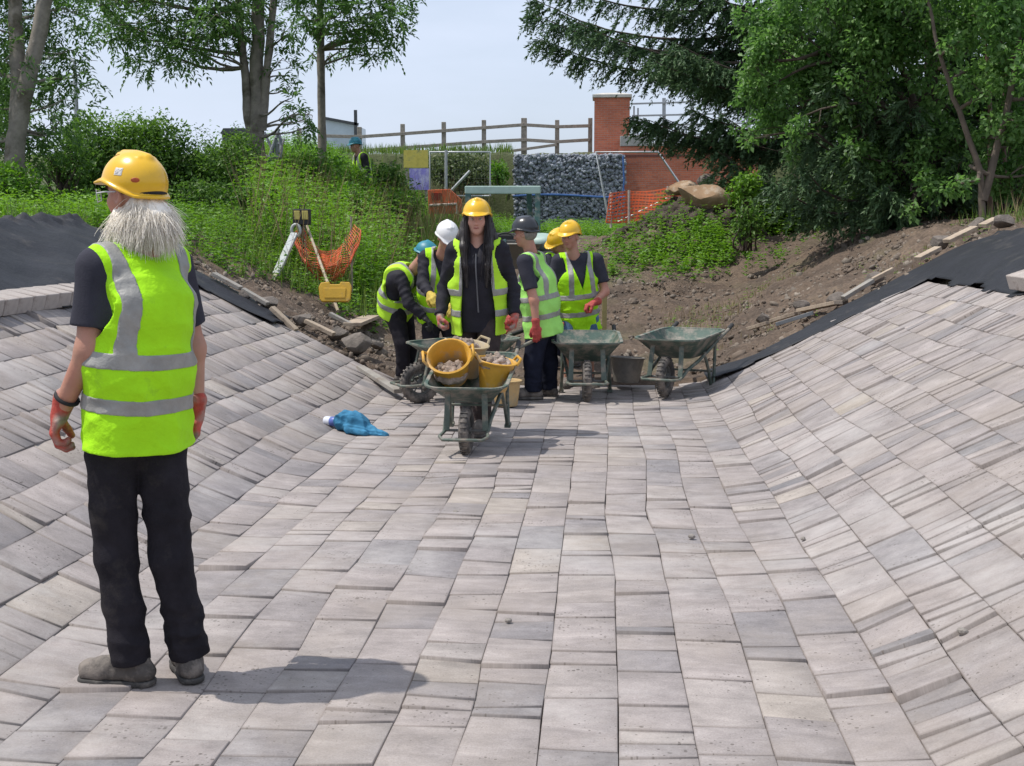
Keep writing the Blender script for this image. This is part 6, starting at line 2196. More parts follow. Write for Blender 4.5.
# ------------------------------------------------------------------ left trees
def ash_tree(label, base, trunks, clumps, seed, leaf=0.085, per=26, m=ASH, bark=BARK, extra=()):
    rg_ = np.random.default_rng(seed)
    t = thing('ash_tree', label, 'tree', base, 0, 'ash trees along the left bank')
    mb = MB()
    ends = []
    for path, r0, r1 in trunks:
        P = [np.array(p) - np.array(base) for p in path]
        # subdivide with a little wander
        pts = []
        for i in range(len(P) - 1):
            for k in range(4):
                q = k / 4
                pts.append(P[i] * (1 - q) + P[i + 1] * q + rg_.normal(0, r0 * 0.05, 3))
        pts.append(P[-1])
        mb.tube(pts, list(np.linspace(r0, r1, len(pts)) * (1 + 0.05 * rg_.normal(0, 1, len(pts)))), 14)
        ends += pts[len(pts) // 3:]
    mb.build('trunk', bark, t, 60)
    mb = MB(); E = np.array(ends)
    for c, r in clumps:
        q = np.array(c) - np.array(base)
        d = np.linalg.norm(E - q, axis=1) + 1.2 * np.maximum(0, E[:, 2] - q[2] + 0.2)
        a = E[np.argmin(d)]
        pts = limb(mb, a, q, min(0.045, 0.012 + 0.012 * np.linalg.norm(q - a)), 0.008, rg_, 0.10, 7, 6)
        for _ in range(3):
            limb(mb, pts[rg_.integers(3, 7)], q + rg_.normal(0, r * 0.6, 3), 0.008, 0.003, rg_, 0.15, 4, 4)
    mb.build('branches', bark, t, 60)
    A = ash_sprays([(np.array(c) - np.array(base), r) for c, r in clumps], rg_, per, leaf)
    leaf_mesh('crown', *A, m, t)
    return t


rg = np.random.default_rng(21)
def clump_px(lst, Y, jy=0.8):
    out = []
    for px_, py_, r in lst:
        y = Y + rg.uniform(-jy, jy)
        p = at(px_, py_, y); out.append((np.array(p), r * y / FOC))
    return out


def base_at(px_, Y):
    p = at(px_, 200, Y); return Vector((p.x, Y, float(ground_z(p.x, Y)) - 0.1))

# nearest left tree: two pale leaning stems at the frame's left edge
Y1 = 18.0
b1 = base_at(12, Y1)
cl = clump_px([(x, y, r) for x, y, r in [(50, 15, 34), (70, 50, 26), (45, 75, 32), (62, 100, 24), (75, 78, 22), (30, 110, 28), (50, 135, 26), (5, 60, 34), (-10, 110, 36), (20, 30, 36), (-20, 20, 50), (-40, 70, 50),
                                              (70, 10, 26), (-5, 140, 30), (40, -30, 50), (0, -60, 70), (80, -50, 50), (-60, -40, 70), (60, 120, 18), (30, 150, 24), (-30, 150, 34), (20, 80, 26)]], Y1 + 0.8, 1.0)
ash_tree('tree with two pale leaning stems at the left edge, behind the black sheet', b1,
         [([b1, at(15, 150, Y1), at(22, 105, Y1), at(40, 30, Y1), at(58, -60, Y1)], 0.155, 0.09),
          ([at(17, 140, Y1), at(18, 80, Y1 + .1), at(16, 20, Y1 + .2), at(12, -60, Y1 + .2)], 0.12, 0.08)], cl, 31, 0.095, 46)
# middle tree: twin trunks
Y2 = 24.0
b2 = base_at(262, Y2)
cl = clump_px([(240, 10, 30), (215, 15, 34), (185, 12, 34), (155, 20, 34), (130, 12, 34), (110, 22, 28), (160, 48, 30), (190, 45, 26), (145, 62, 18), (205, 42, 22), (180, 62, 14), (225, 35, 22), (250, 30, 22), (275, 40, 16), (285, 28, 12),
               (100, 5, 22), (120, 40, 16), (170, -20, 50), (110, -30, 45), (230, -30, 55), (280, -40, 50), (200, -80, 70), (130, -90, 60), (280, -100, 70), (330, -60, 40), (283, 58, 11), (288, 75, 8),
               (292, 98, 7), (297, 112, 9), (302, 120, 11), (308, 126, 9), (312, 115, 8), (290, 86, 5)], Y2, 1.2)
ash_tree('tree with twin grey trunks rising behind the hedge, with one hanging spray', b2,
         [([b2, at(258, 160, Y2), at(257, 130, Y2), at(257, 60, Y2), at(259, -20, Y2), at(262, -120, Y2)], 0.165, 0.10),
          ([at(256, 150, Y2), at(248, 118, Y2), at(246, 80, Y2), at(240, 30, Y2), at(236, -60, Y2)], 0.095, 0.06),
          ([at(262, 130, Y2), at(266, 80, Y2 - .1), at(272, 20, Y2 - .1), at(279, -60, Y2)], 0.085, 0.06)], cl, 32, 0.115, 34)
# right slim tree
Y3 = 28.0
b3 = base_at(321, Y3)
cl = clump_px([(320, 8, 26), (300, 15, 20), (345, 10, 24), (370, 12, 28), (390, 22, 20), (398, 36, 14), (385, 48, 13), (365, 40, 18), (350, 48, 10), (340, 30, 18), (392, 8, 22), (310, 25, 16), (375, 55, 8), (330, 52, 8), (313, 54, 6), (357, 30, 18),
               (330, -30, 46), (380, -30, 44), (300, -40, 40), (350, -80, 60), (400, -10, 18)], Y3, 1.2)
ash_tree('slim single trunked tree beside the rail fence, crown spreading to the right', b3,
         [([b3, at(322, 140, Y3), at(321, 80, Y3), at(320, 20, Y3), at(319, -80, Y3)], 0.10, 0.07)], cl, 33, 0.125, 34)
# tall shrub leaning beside the twin trunks
pbx = base_at(283, 40)
o = thing('bare_shrub', 'small grey leafless stump of a shrub right of the twin trunks', 'shrub', at(280, 165, 34.0))
mb = MB()
for k in range(9):
    limb(mb, (rg.normal(0, .08), rg.normal(0, .08), -0.6), (rg.normal(0.05, .22), rg.normal(0, .2), rg.uniform(.5, .95)), .10, .03, rg, .1, 6, 6)
limb(mb, (-.05, 0, .1), (-.85, 0, .55), .05, .02, rg, .1, 6, 6); limb(mb, (-.05, 0, -.1), (-.75, 0, .1), .05, .02, rg, .1, 6, 6)
mb.build('stems', mat('grey_stem', (.20, .21, .23), .9, .3, 8, .4, 30), o, 60)

# ------------------------------------------------------------------ hedge
def hedge(label, x0, x1, Y, ztop, depth, seed, leaf=0.074, dens=1.1):
    rg_ = np.random.default_rng(seed)
    zb = float(ground_z((x0 + x1) / 2, Y)) - 0.1
    t = thing('hedge', label, 'hedge', ((x0 + x1) / 2, Y, zb))
    cl_ = []
    n = int((x1 - x0) / 0.42)
    for i in range(n + 1):
        for j in range(int((ztop - zb) / 0.45) + 1):
            for k in range(2):
                zz_ = 0.2 + j * 0.45 + rg_.uniform(-.15, .15)
                if zz_ > ztop - zb + rg_.uniform(-.25, .12) - 0.2: continue
                cl_.append(((x0 - (x0 + x1) / 2 + i * 0.42 + rg_.uniform(-.2, .2), (k - .5) * depth * .55 + rg_.uniform(-.2, .2), zz_), rg_.uniform(.30, .48)))
    A = list(leaf_clumps(cl_, rg_, 1500 * dens, leaf, 0.55, 0.15, 0.5, 0.35))
    A[5] = np.clip(A[5] * 0.85 + 0.08 + 0.22 * (A[0][:, 2] / (ztop - zb) > 0.9), 0, 1)   # new growth on top
    mb = MB()
    for i in range(int((x1 - x0) * 5)):
        x = rg_.uniform(x0, x1) - (x0 + x1) / 2
        limb(mb, (x, rg_.uniform(-.2, .2), 0), (x + rg_.normal(0, .3), rg_.normal(0, .3), (ztop - zb) * rg_.uniform(.6, .95)), .022, .006, rg_, .1, 6, 5)
    mb.build('stems', BARKD, t, 60)
    # upright shoots along the top
    ns = int((x1 - x0) * 60)
    bx = rg_.uniform(x0, x1, ns) - (x0 + x1) / 2; hh_ = rg_.uniform(.1, .42, ns)
    C_, D_, N_, L_, W_, T_ = [], [], [], [], [], []
    for k in range(7):
        q = k / 6
        C_.append(np.stack([bx + 0.05 * np.sin(bx * 40 + q * 3), rg_.uniform(-.4, .4, ns), ztop - zb - .25 + hh_ * q], -1))
        a = rg_.uniform(0, 6.28, ns)
        D_.append(np.stack([np.cos(a), np.sin(a), np.full(ns, .6)], -1)); N_.append(rg_.normal(0, .5, (ns, 3)) + np.array([0, 0, 1]))
        L_.append(rg_.uniform(.04, .075, ns)); T_.append(rg_.uniform(.45, .9, ns))
    C_, D_, N_, L_, T_ = [np.concatenate(x) for x in (C_, D_, N_, L_, T_)]
    A = [np.concatenate([a_, b_]) for a_, b_ in zip(A, (C_, D_, N_, L_, L_ * .5, T_))]
    leaf_mesh('leaves', *A, HEDGE, t)
    return t


hx0, _ = xz(84, 150, 22.0); hx1, _ = xz(168, 150, 22.0); hx2, _ = xz(250, 150, 22.5)
hedge('clipped hedge with pale new shoots on top, behind the yellow hat of the nearest man', hx0, hx1, 22.0, xz(120, 118, 22)[1], 1.5, 41)
hedge('hedge stretch between the nearest man and the twin trunked tree', hx1, hx2, 22.5, xz(200, 132, 22.5)[1], 1.5, 42)


def bush(label, c, r, seed, m=WEED, leaf=0.07, dens=420, up=0.6, name='bush', clump=6, group=None, stems=True, aspect=0.55, tone=0.0):
    rg_ = np.random.default_rng(seed)
    r = np.array(r, float)
    z0 = c[2] - r[2]
    t = thing(name, label, 'bush', (c[0], c[1], z0), 0, group)
    cl_ = []
    for i in range(clump):
        o_, d_ = rsphere(rg_, 1, 0.6)
        cl_.append((np.array([0, 0, r[2]]) + o_[0] * r * 0.75, r * rg_.uniform(.40, .65)))
    A = list(leaf_clumps(cl_, rg_, dens * 2.2, leaf, aspect, 0.2, up, 0.4))
    A[5] = np.clip(A[5] + tone, 0, 1)
    leaf_mesh('leaves', *A, m, t)
    if stems:
        mb = MB()
        for c_, r_ in cl_:
            for _ in range(3):
                limb(mb, (rg_.normal(0, r[0] * .2), rg_.normal(0, r[1] * .2), -.1), c_ + rg_.normal(0, .2, 3) * r, .02, .006, rg_, .12, 6, 5)
        mb.build('stems', BARKD, t, 60)
    return t


def bush_px(label, px_, py_, Y, rw, rh, seed, **kw):
    p = at(px_, py_, Y)
    k = Y / FOC
    return bush(label, p, (rw * k, rw * k * .9, rh * k), seed, **kw)


LB = 'bushes on the left bank'
bush_px('loose green bush below the leaning stems at the left frame edge', 25, 195, 17.5, 48, 42, 51, m=WEED, clump=9, group=LB, tone=-.1)
bush_px('dark bush between the left tree and the lamp post', 62, 160, 20.5, 34, 42, 52, m=HEDGE, clump=8, group=LB, leaf=.06)
bush_px('low green bush under the hedge, left of the nearest man', 78, 212, 18.5, 40, 22, 53, m=WEED, clump=8, group=LB, tone=-.15)
bush_px('dark low bush under the hedge, right of the nearest man', 205, 200, 21.0, 40, 30, 54, m=HEDGE, clump=8, group=LB, leaf=.06)
bush_px('bright bramble bush at the foot of the twin trunks', 300, 170, 23.5, 50, 24, 55, m=WEED, clump=9, group=LB, tone=-.05)
bush_px('dark green elder bush between the far worker and the notice board', 378, 188, 28.0, 30, 26, 56, m=HEDGE, clump=9, group=LB, leaf=.085)
bush_px('bush in front of the far worker', 345, 180, 26.0, 34, 22, 57, m=WEED, clump=8, group=LB)
bush_px('bright green climber bush left of the gabion wall', 500, 172, 45.3, 16, 18, 58, m=WEED, clump=6, leaf=.12, dens=200)
bush_px('brownish bramble behind the site fence panel', 460, 172, 45.5, 36, 24, 59, m=leaf_mat('bramble_leaf', (.045, .075, .028), (.13, .17, .06), .3), clump=9, leaf=.13, dens=200)
bush_px('rounded bright nettle bush behind the lantern, left of the netting', 258, 196, 19.5, 34, 26, 121, m=WEED, clump=9, group=LB)
bush_px('tall bright nettle bush right of the netting, left of the elder bush', 350, 205, 22.0, 36, 30, 122, m=WEED, clump=10, group=LB, tone=-.05)
bush_px('bushy green mound of nettles below the notice board', 400, 212, 25.0, 30, 22, 123, m=WEED, clump=8, group=LB, tone=-.15)
bush_px('dark evergreen shrub at the left frame edge far behind', -20, 120, 24, 60, 60, 60, m=HEDGE, clump=9, leaf=.08, dens=260)

# ------------------------------------------------------------------ weeds and grass on the banks
def weed_field(name, pts, hmin, hmax, rg_, m, levels=9, leaf=0.062, tone=None, aspect=.5):
    n = len(pts)
    h = rg_.uniform(hmin, hmax, n)
    lean = rg_.normal(0, .16, (n, 2))
    Cs, Ds, Ns, Ls, Ts = [], [], [], [], []
    t0 = rg_.uniform(.2, .75, n) if tone is None else tone
    for k in range(levels):
        q = (k + 1) / levels
        a0 = rg_.uniform(0, 6.28, n)
        for s_ in (0, math.pi):
            a = a0 + s_ + rg_.normal(0, .3, n)
            Cs.append(np.stack([pts[:, 0] + lean[:, 0] * h * q, pts[:, 1] + lean[:, 1] * h * q, pts[:, 2] + h * q], -1))
            Ds.append(np.stack([np.cos(a), np.sin(a), rg_.normal(.15 - .3 * (1 - q), .25, n)], -1))
            Ns.append(np.array([0, 0, 1.0]) + rg_.normal(0, .35, (n, 3)))
            Ls.append(leaf * rg_.uniform(.7, 1.3, n) * (1.25 - .55 * q)); Ts.append(t0 * .8 + .25 * q + rg_.normal(0, .08, n))
    Cs, Ds, Ns, Ls, Ts = [np.concatenate(x) for x in (Cs, Ds, Ns, Ls, Ts)]
    o_ = leaf_mesh(name, Cs, Ds, Ns, Ls, Ls * aspect, Ts, m)
    tag(o_, kind='stuff')
    return o_


def blades(name, pts, h, rg_, m, w=.010, tone=None):
    n = len(pts)
    a = rg_.uniform(0, 6.28, n)
    D = np.stack([np.cos(a) * .35, np.sin(a) * .35, np.ones(n)], -1)
    N = np.stack([np.cos(a), np.sin(a), np.zeros(n)], -1) + rg_.normal(0, .3, (n, 3))
    t0 = rg_.uniform(.1, .8, n) if tone is None else tone
    o_ = leaf_mesh(name, pts, D, N, h, np.full(n, w) * rg_.uniform(.7, 1.5, n), t0, m, None, .05, .012)
    tag(o_, kind='stuff')
    return o_


def scatter(n, x0, x1, y0, y1, dens, rg_):
    x = rg_.uniform(x0, x1, n * 3); y = y0 + (y1 - y0) * rg_.random(n * 3)
    k = rg_.random(n * 3) < dens(x, y)
    x, y = x[k][:n], y[k][:n]
    return np.stack([x, y, ground_z(x, y)], -1)


rg = np.random.default_rng(77)
def d_left(x, y):
    edge = -2.9 + 0.35 * fbm(x * .9, y * .9, 61, 3) + 0.02 * (y - 15) - 1.1 * sstep(15.5, 13.2, y)
    lim = sstep(edge + .25, edge - .25, x) * sstep(14.9 - 1.5 * sstep(-3.75, -4.5, x), 15.7 - 1.5 * sstep(-3.75, -4.5, x), y)
    return lim * (0.55 + .45 * sstep(-.3, .3, fbm(x * .7, y * .7, 62, 3)))
P_ = scatter(10000, -9.5, -1.4, 13.4, 30, d_left, rg)
tall = (0.25 + 0.55 * sstep(15, 18, P_[:, 1])) * sstep(-.305, -.255, P_[:, 0] / P_[:, 1]) * (1 - sstep(-.165, -.150, P_[:, 0] / P_[:, 1]) * sstep(19, 21, P_[:, 1]))
tn = np.clip(.5 + .28 * fbm(P_[:, 0] * .8, P_[:, 1] * .8, 63, 3) + rg.normal(0, .12, len(P_)), 0, 1)
k = tall > .55
weed_field('weeds', P_[k], .45, 1.2, rg, WEED, 10, .075, tn[k], .6)
weed_field('weeds', P_[~k], .10, .38, rg, WEED, 6, .062, tn[~k], .6)
P_ = scatter(3800, -12, -3.3, 30, 46.8, lambda x, y: np.ones_like(x) * .9, rg)
weed_field('weeds', P_, .3, .85, rg, WEED, 8, .11, np.clip(.4 + .3 * fbm(P_[:, 0] * .5, P_[:, 1] * .5, 64, 3) + rg.normal(0, .12, len(P_)), 0, 1))
P_ = scatter(1200, -3.6, .6, 35, 45.5, lambda x, y: np.ones_like(x) * .8, rg)
weed_field('weeds', P_, .2, .55, rg, WEED, 6, .10)
P_ = scatter(26000, -9.5, -2.2, 13.2, 30, d_left, rg)
blades('grass', P_, rg.uniform(.15, .75, len(P_)) * (.5 + .5 * sstep(14, 18, P_[:, 1])) * (.4 + .6 * sstep(-.305, -.255, P_[:, 0] / P_[:, 1])), rg, GRASS, .013)
P_ = scatter(9000, -14, -5.4, 4, 24, lambda x, y: np.ones_like(x), rg)
blades('grass', P_, rg.uniform(.08, .35, len(P_)), rg, GRASS, .009)
P_ = scatter(2600, -14, -3.4, 46.5, 49.6, lambda x, y: np.ones_like(x) * .9, rg)
blades('grass', P_, rg.uniform(.15, .5, len(P_)), rg, GRASS, .03)
# tall seed heads
P_ = scatter(2200, -9, -2.6, 15, 30, d_left, rg); P_ = P_[P_[:, 0] / P_[:, 1] > -.28]
blades('dry_grass', P_ + np.array([0, 0, .2]), rg.uniform(.7, 1.4, len(P_)), rg, DRY, .007)

# right: weeds over the spoil heap
def d_heap(x, y):
    return np.clip(np.exp(-(((x - 1.3) / 1.1) ** 2 + ((y - 23.2) / 1.3) ** 2)) * 1.3 * (0.35 + .9 * sstep(-.2, .4, fbm(x * 1.6, y * 1.6, 66, 3))), 0, 1)
P_ = scatter(1900, -.6, 4.2, 18.5, 25, d_heap, rg)
weed_field('weeds', P_, .08, .40, rg, WEED, 5, .075, np.clip(.55 + .35 * fbm(P_[:, 0] * 1.6, P_[:, 1] * 1.6, 67, 3), 0, 1), .6)
P_ = scatter(420, 2.4, 4.2, 24.3, 27, lambda x, y: np.ones_like(x), rg)
weed_field('weeds', P_, .3, 1.0, rg, WEED, 7, .085, rg.uniform(.5, 1, len(P_)), .55)
# scattered sprouts on the bare right bank and its grassy top edge
def d_right(x, y): return sstep(-.05, .5, fbm(x * .8, y * .8, 68, 3)) * .6 * sstep(13.8, 14.8, y)
P_ = scatter(600, .8, 5.5, 13.6, 20, d_right, rg)
weed_field('weeds', P_, .03, .13, rg, WEED, 3, .032, rg.uniform(.2, .9, len(P_)))
P_ = scatter(3500, .8, 6.2, 13.6, 20, d_right, rg)
blades('grass', P_, rg.uniform(.03, .14, len(P_)), rg, DRY, .008)
P_ = scatter(3000, 4.35, 7.5, 9, 16.5, lambda x, y: np.ones_like(x) * .9, rg)
blades('grass', P_, rg.uniform(.08, .34, len(P_)), rg, GRASS, .009)
P_ = scatter(700, 4.5, 7, 10, 16, lambda x, y: np.ones_like(x) * .9, rg)
blades('dry_grass', P_, rg.uniform(.25, .5, len(P_)), rg, DRY, .008)
for (px_, py_) in ((690, 322), (703, 330)):
    pass

# rubble on the soil
RUBM = mat('soil_rubble', (0.150, 0.115, 0.088), .95, .5, 3, .5, 40, hue=(.22, .185, .15))
def d_soil(x, y): return sstep(13.0, 14.0, y) * sstep(-3.2, -2.4, x) * (.3 + .7 * sstep(-.3, .4, fbm(x * .8, y * .8, 69, 3)))
P_ = scatter(9000, -3.4, 6.0, 13.0, 26, d_soil, rg)
o = stones('rubble', P_, np.clip(rg.lognormal(-4.15, .5, len(P_)), .006, .075), RUBM, None, 71, (1.2, 1, .65)); tag(o, kind='stuff')
P_ = scatter(1500, -4.6, -2.0, 13.0, 15, lambda x, y: np.ones_like(x) * .6, rg)
o = stones('rubble', P_, np.clip(rg.lognormal(-4.1, .5, len(P_)), .006, .07), RUBM, None, 72, (1.2, 1, .65)); tag(o, kind='stuff')

EARTHM = mat('dark_earth_clod', (0.072, 0.055, 0.043), .97, .5, 6, .6, 40)
_a = rg.uniform(0, 6.28, 900); _q = np.abs(rg.normal(0, .55, 900))
_x = 1.65 + _q * 1.3 * np.cos(_a); _y = 24.6 + _q * 1.2 * np.sin(_a)
o = stones('earth_clods', np.stack([_x, _y, ground_z(_x, _y) + .02], -1), np.clip(rg.lognormal(-2.9, .5, 900), .02, .17), EARTHM, None, 73, (1.1, 1, .8)); tag(o, kind='stuff')

# ------------------------------------------------------------------ right: conifer with long boughs
def conifer(label, base, height, boughs, seed, leafd=1.0, group=None, trunk_r=.22, needle=.085):
    rg_ = np.random.default_rng(seed)
    t = thing('conifer_tree', label, 'tree', base, 0, group)
    mb = MB(); mb.tube([(0, 0, -.2), (.03, 0, height * .3), (-.03, .02, height * .65), (0, 0, height)], [trunk_r, trunk_r * .8, trunk_r * .5, .03], 12)
    mb.build('trunk', BARKD, t, 60)
    mb = MB()
    Cs, Ds, Ns, Ls, Ts = [], [], [], [], []
    for (z0, az, L, lift, dens) in boughs:
        d0 = np.array([math.cos(az), math.sin(az), 0])
        n = 26
        q = np.linspace(0, 1, n)
        path = np.stack([d0[0] * L * q, d0[1] * L * q, z0 + L * (lift * q - (.20 if L < 3.5 else .10) * np.sin(q * math.pi * .9) + (.10 if L < 3.5 else .05) * q ** 3)], -1)
        path[:, :2] += (np.cumsum(rg_.normal(0, .02, (n, 2)), 0)) * L * .3
        mb.tube(path, list(np.linspace(.05, .007, n)), 6)
        side = np.array([-d0[1], d0[0], 0])
        ntw = int(L * 22 * dens)
        u = rg_.uniform(.10, 1.0, ntw) ** .8
        ctr = np.stack([np.interp(u, q, path[:, i]) for i in range(3)], -1)
        sg = rg_.choice([-1, 1], ntw)[:, None]
        tl = rg_.uniform(.35, .75, ntw) * (1.10 - .7 * u) * min(1.0, L / 2.5) + .14
        td_ = nrm(d0 * rg_.uniform(.25, .9, (ntw, 1)) + side * sg * rg_.uniform(.3, 1, (ntw, 1)) + np.array([0, 0, 1]) * rg_.normal(-.32, .22, (ntw, 1)))
        tone = np.clip(rg_.normal(.42, .16, ntw) + .15 * u, 0, 1)
        m_ = 11
        for k in range(m_):
            w = (k + .5) / m_
            c = ctr + td_ * (tl * w)[:, None] + np.array([0, 0, -1]) * (tl * w * w * .38)[:, None]
            for r_ in range(3):
                dd = nrm(td_ * .9 + rg_.normal(0, .42, (ntw, 3)) + np.array([0, 0, -.18]))
                Cs.append(c); Ds.append(dd); Ns.append(rg_.normal(0, 1, (ntw, 3)) * .6 + np.array([0, 0, .8]))
                Ls.append(needle * rg_.uniform(.8, 1.5, ntw)); Ts.append(tone + .35 * w * (w > .6) + rg_.normal(0, .05, ntw))
    mb.build('boughs', BARKD, t, 60)
    Cs, Ds, Ns, Ls, Ts = [np.concatenate(x) for x in (Cs, Ds, Ns, Ls, Ts)]
    leaf_mesh('needles', Cs, Ds, Ns, Ls, np.full(len(Ls), .030) * rg_.uniform(.7, 1.3, len(Ls)), Ts, NEEDLE, t, .05, .05)
    return t


rg = np.random.default_rng(88)
Yc1 = 26.5
cb = base_at(858, Yc1)
W_ = math.pi
bo_ = [  # height on the trunk, direction, length, lift, density : long boughs reaching left over the boulders and the pier
    (4.3, W_ - .02, 6.9, .02, 1.2), (4.0, W_ + .10, 6.4, .00, 1.2), (3.45, W_ - .03, 6.1, .04, 1.2), (3.6, W_ + .20, 5.6, .03, 1.2), (3.0, W_ + .05, 3.9, .03, 1.2), (4.8, W_ - .15, 6.3, .03, 1.1), (5.3, W_ + .05, 6.4, .03, 1.1),
    (1.95, W_ + .00, 4.35, .04, 1.4), (1.9, W_ + .14, 4.0, .03, 1.3), (2.05, W_ - .13, 3.9, .03, 1.3), (2.1, W_ + .3, 3.7, .02, 1.2), (3.1, W_ + .45, 4.0, .02, 1.1), (5.9, W_ - .1, 5.6, .05, 1.0), (6.5, W_ + .1, 5.0, .05, 1.0),
    (1.35, W_ + .5, 3.2, -.02, 1.3), (1.2, W_ + .75, 2.9, -.04, 1.3), (1.5, W_ + 1.0, 2.9, 0, 1.3), (1.1, W_ + 1.25, 2.6, -.03, 1.3), (1.4, W_ + 1.5, 2.6, 0, 1.3), (0.8, W_ + .35, 2.8, 0, 1.3), (0.7, W_ + 1.0, 2.4, 0, 1.3), (0.6, W_ + .1, 2.6, 0, 1.2)]
for _ in range(16):
    bo_.append((rg.uniform(2.6, 5.6), W_ + rg.normal(0, .3), rg.uniform(3.2, 4.6), rg.uniform(.0, .10), 1.2))
for z in np.arange(1.0, 9.5, .36):
    for _ in range(3):
        bo_.append((z, rg.uniform(0, 6.28), max(.8, (3.4 - .27 * z) * rg.uniform(.8, 1.15)), rg.uniform(-.05, .08), .95))
conifer('dark spruce with long boughs reaching left across the brick pier and railing', cb, 10.5, bo_, 91, group='conifers on the right bank')
cb2 = base_at(925, 20.5)
bo2 = [(z, a, L, -.03, 1.1) for z, a, L in [(.7, W_ + .2, 2.3), (.9, W_ + .6, 2.4), (.6, W_ + 1.1, 2.0), (1.2, W_ + .9, 2.3), (1.5, W_ + .4, 2.3), (1.8, W_ + 1.2, 2.1), (1.0, W_ + 1.6, 1.9), (2.1, W_ + .7, 2.2)]]
for z in np.arange(.5, 6, .4):
    for _ in range(3):
        bo2.append((z, rg.uniform(0, 6.28), max(.6, (2.3 - .25 * z) * rg.uniform(.8, 1.2)), rg.uniform(-.08, .03), .9))
conifer('low dark spruce with drooping boughs near the soil of the right bank', cb2, 6.5, bo2, 92, group='conifers on the right bank', trunk_r=.13)
cb3 = base_at(1010, 21.5)
bo3 = []
for z in np.arange(.6, 8, .36):
    for _ in range(4):
        bo3.append((z, rg.uniform(0, 6.28), max(.6, (2.8 - .25 * z) * rg.uniform(.8, 1.2)), rg.uniform(-.08, .03), .8))
conifer('dark spruce at the right frame edge, behind the leafy branches', cb3, 9, bo3, 93, group='conifers on the right bank', trunk_r=.18)


# ------------------------------------------------------------------ right: broadleaved trees in front
def broad_tree(label, base, trunks, clumps, seed, leaf=.075, dens=430, m=BROAD, group='leafy trees on the right bank', bark=BARKD):
    rg_ = np.random.default_rng(seed)
    t = thing('leafy_tree', label, 'tree', base, 0, group)
    mb = MB(); ends = []
    for path, r0, r1 in trunks:
        P = [np.array(p) - np.array(base) for p in path]
        pts = []
        for i in range(len(P) - 1):
            for k in range(4):
                q = k / 4
                pts.append(P[i] * (1 - q) + P[i + 1] * q + rg_.normal(0, r0 * .12, 3))
        pts.append(P[-1])
        mb.tube(pts, list(np.linspace(r0, r1, len(pts))), 10); ends += pts[len(pts) // 4:]
    mb.build('trunk', bark, t, 60)
    E = np.array(ends); mb = MB(); cl_ = []
    for c, r in clumps:
        q = np.array(c) - np.array(base)
        a = E[np.argmin(np.linalg.norm(E - q, axis=1) + 1.0 * np.maximum(0, E[:, 2] - q[2]))]
        pts = limb(mb, a, q, .03, .008, rg_, .12, 7, 6)
        for _ in range(5):
            e = q + rg_.normal(0, r * .55, 3)
            limb(mb, pts[rg_.integers(3, 7)], e, .009, .003, rg_, .15, 4, 4)
            cl_.append((e, r * rg_.uniform(.45, .75)))
    mb.build('branches', bark, t, 60)
    A = leaf_clumps(cl_, rg_, dens * 1.6, leaf, .62, .35, .7, .5)
    leaf_mesh('crown', *A, m, t)
    return t


rg = np.random.default_rng(99)
Yb1 = 19.5
bb = base_at(905, Yb1)
cl = clump_px([(770, 60, 28), (790, 30, 34), (760, 90, 20), (800, 75, 30), (775, 110, 20), (820, 50, 34), (845, 25, 36), (850, 70, 34), (875, 50, 34), (825, 100, 26), (765, 130, 16), (790, 125, 18), (870, 95, 22), (895, 20, 36), (920, 50, 30),
               (860, 125, 16), (880, 120, 16), (755, 65, 14), (810, 5, 36), (870, -15, 46), (930, -10, 46), (800, -40, 50), (860, -70, 60), (930, -80, 60), (745, 140, 10), (905, 85, 18), (850, 112, 14), (900, 140, 24), (930, 115, 26), (890, 172, 24), (935, 165, 26), (915, 195, 22), (868, 155, 20), (955, 140, 22), (945, 90, 22)], Yb1, 1.0)
broad_tree('leafy tree with sunlit green crown in front of the tall spruce', bb, [([bb, at(930, 150, Yb1), at(900, 60, Yb1), at(880, -40, Yb1)], .07, .03), ([at(928, 150, Yb1), at(860, 80, Yb1), at(810, 40, Yb1)], .05, .015), ([at(915, 110, Yb1), at(840, 30, Yb1), at(800, -40, Yb1)], .05, .015)], cl, 101, .080, 520)
Yb2 = 17.5
bb2 = base_at(985, Yb2)
cl = clump_px([(1000, 40, 24), (1015, 70, 22), (985, 95, 18), (1010, 110, 18), (970, 15, 22), (1005, 5, 30), (1040, 40, 40), (1045, 100, 36), (990, 135, 14), (1015, 150, 16), (1040, 170, 26), (955, 45, 12), (1000, -40, 50), (960, -60, 40), (1060, -40, 60), (965, 75, 10), (975, 165, 12), (1000, 185, 20), (1020, 120, 22), (960, 185, 14)], Yb2, .8)
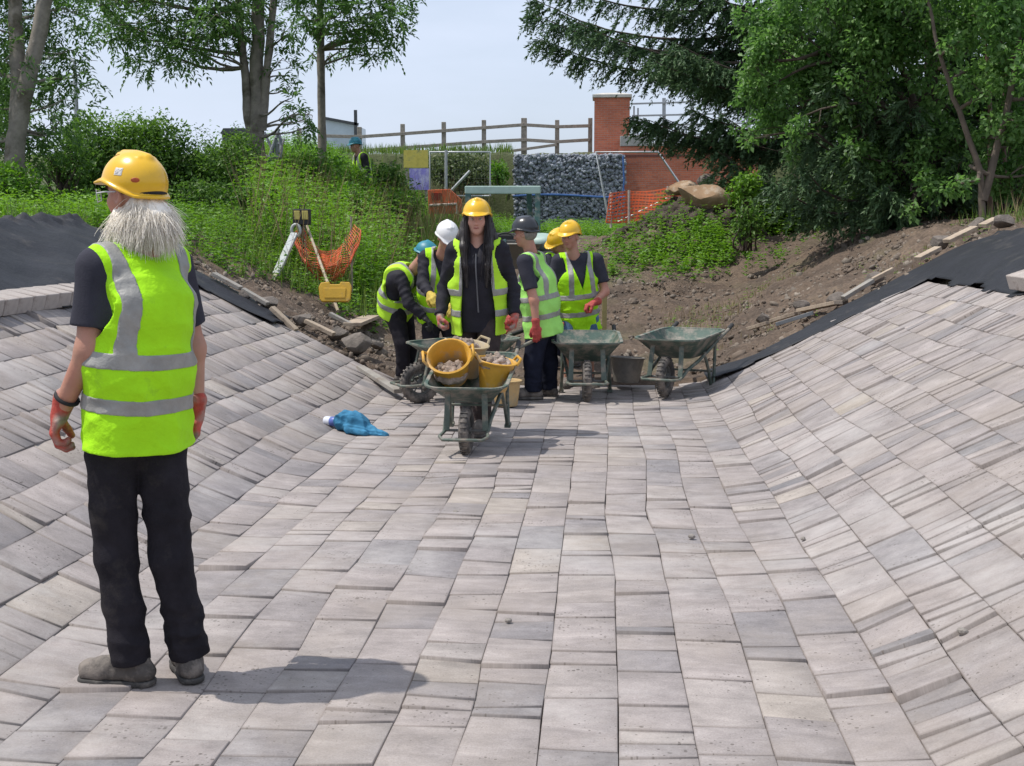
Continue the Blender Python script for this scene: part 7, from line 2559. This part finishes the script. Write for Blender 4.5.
broad_tree('pale leaved tree with a thin leaning stem at the right frame edge', bb2, [([bb2, at(980, 170, Yb2), at(958, 110, Yb2), at(940, 55, Yb2), at(925, -20, Yb2)], .05, .018), ([at(984, 200, Yb2), at(1005, 120, Yb2), at(1020, 40, Yb2), at(1030, -50, Yb2)], .055, .02)], cl, 102, .080, 520, bark=mat('brown_bark', (.14, .11, .085), .95, .3, 8, .4, 30))
bush_px('bright green bush between the boulders and the spruce boughs', 745, 188, 24.0, 20, 20, 111, m=WEED, leaf=.085, dens=420, tone=.25, clump=8)
bush_px('dark bush in the shade under the long spruce boughs', 745, 222, 21.5, 22, 22, 112, m=HEDGE, leaf=.075, clump=7)
bush_px('dark undergrowth bush under the spruces left of the right frame edge', 900, 190, 22.0, 60, 40, 113, m=HEDGE, leaf=.08, dens=260, clump=9)
bush_px('tall dark holly bush hiding the trunk of the sunlit leafy tree', 888, 150, 21.2, 58, 58, 115, m=HEDGE, leaf=.075, dens=300, clump=14, tone=-.15)
bush_px('tall dark laurel bush left of the saplings at the right frame edge', 955, 120, 22.3, 52, 80, 116, m=HEDGE, leaf=.08, dens=240, clump=16, tone=-.1)
bush_px('tall dark laurel bush behind the saplings, cut by the right frame edge', 1020, 90, 22.8, 50, 90, 117, m=HEDGE, leaf=.08, dens=240, clump=16, tone=-.1)
bush_px('dark ivy bush at the right frame edge under the pale leaved tree', 1000, 175, 20.0, 44, 46, 114, m=HEDGE, leaf=.08, dens=300, clump=9)
for i, x in enumerate((992, 1008)):
    p = at(x, 200, 18.6)
    o = thing('sapling', ('thin brown sapling stem' if i else 'straight reddish sapling stem') + (' at the right frame edge above the membrane' if i else ' left of the thinner one at the right frame edge'), 'sapling', (p.x, 18.6, float(ground_z(p.x, 18.6)) - .1))
    mb = MB(); limb(mb, (0, 0, 0), (-.25 + .3 * i, 0, 2.8), .045 - .015 * i, .02, rg, .05, 8, 7); mb.build('trunk', mat('sapling_bark', (.16, .10, .075), .9, .3, 8), o, 60)
    A = leaf_clumps([((-.25 + .3 * i, 0, 2.9), .5), ((-.1, .1, 2.3), .35)], rg, 300, .08)
    leaf_mesh('crown', *A, BROAD, o)
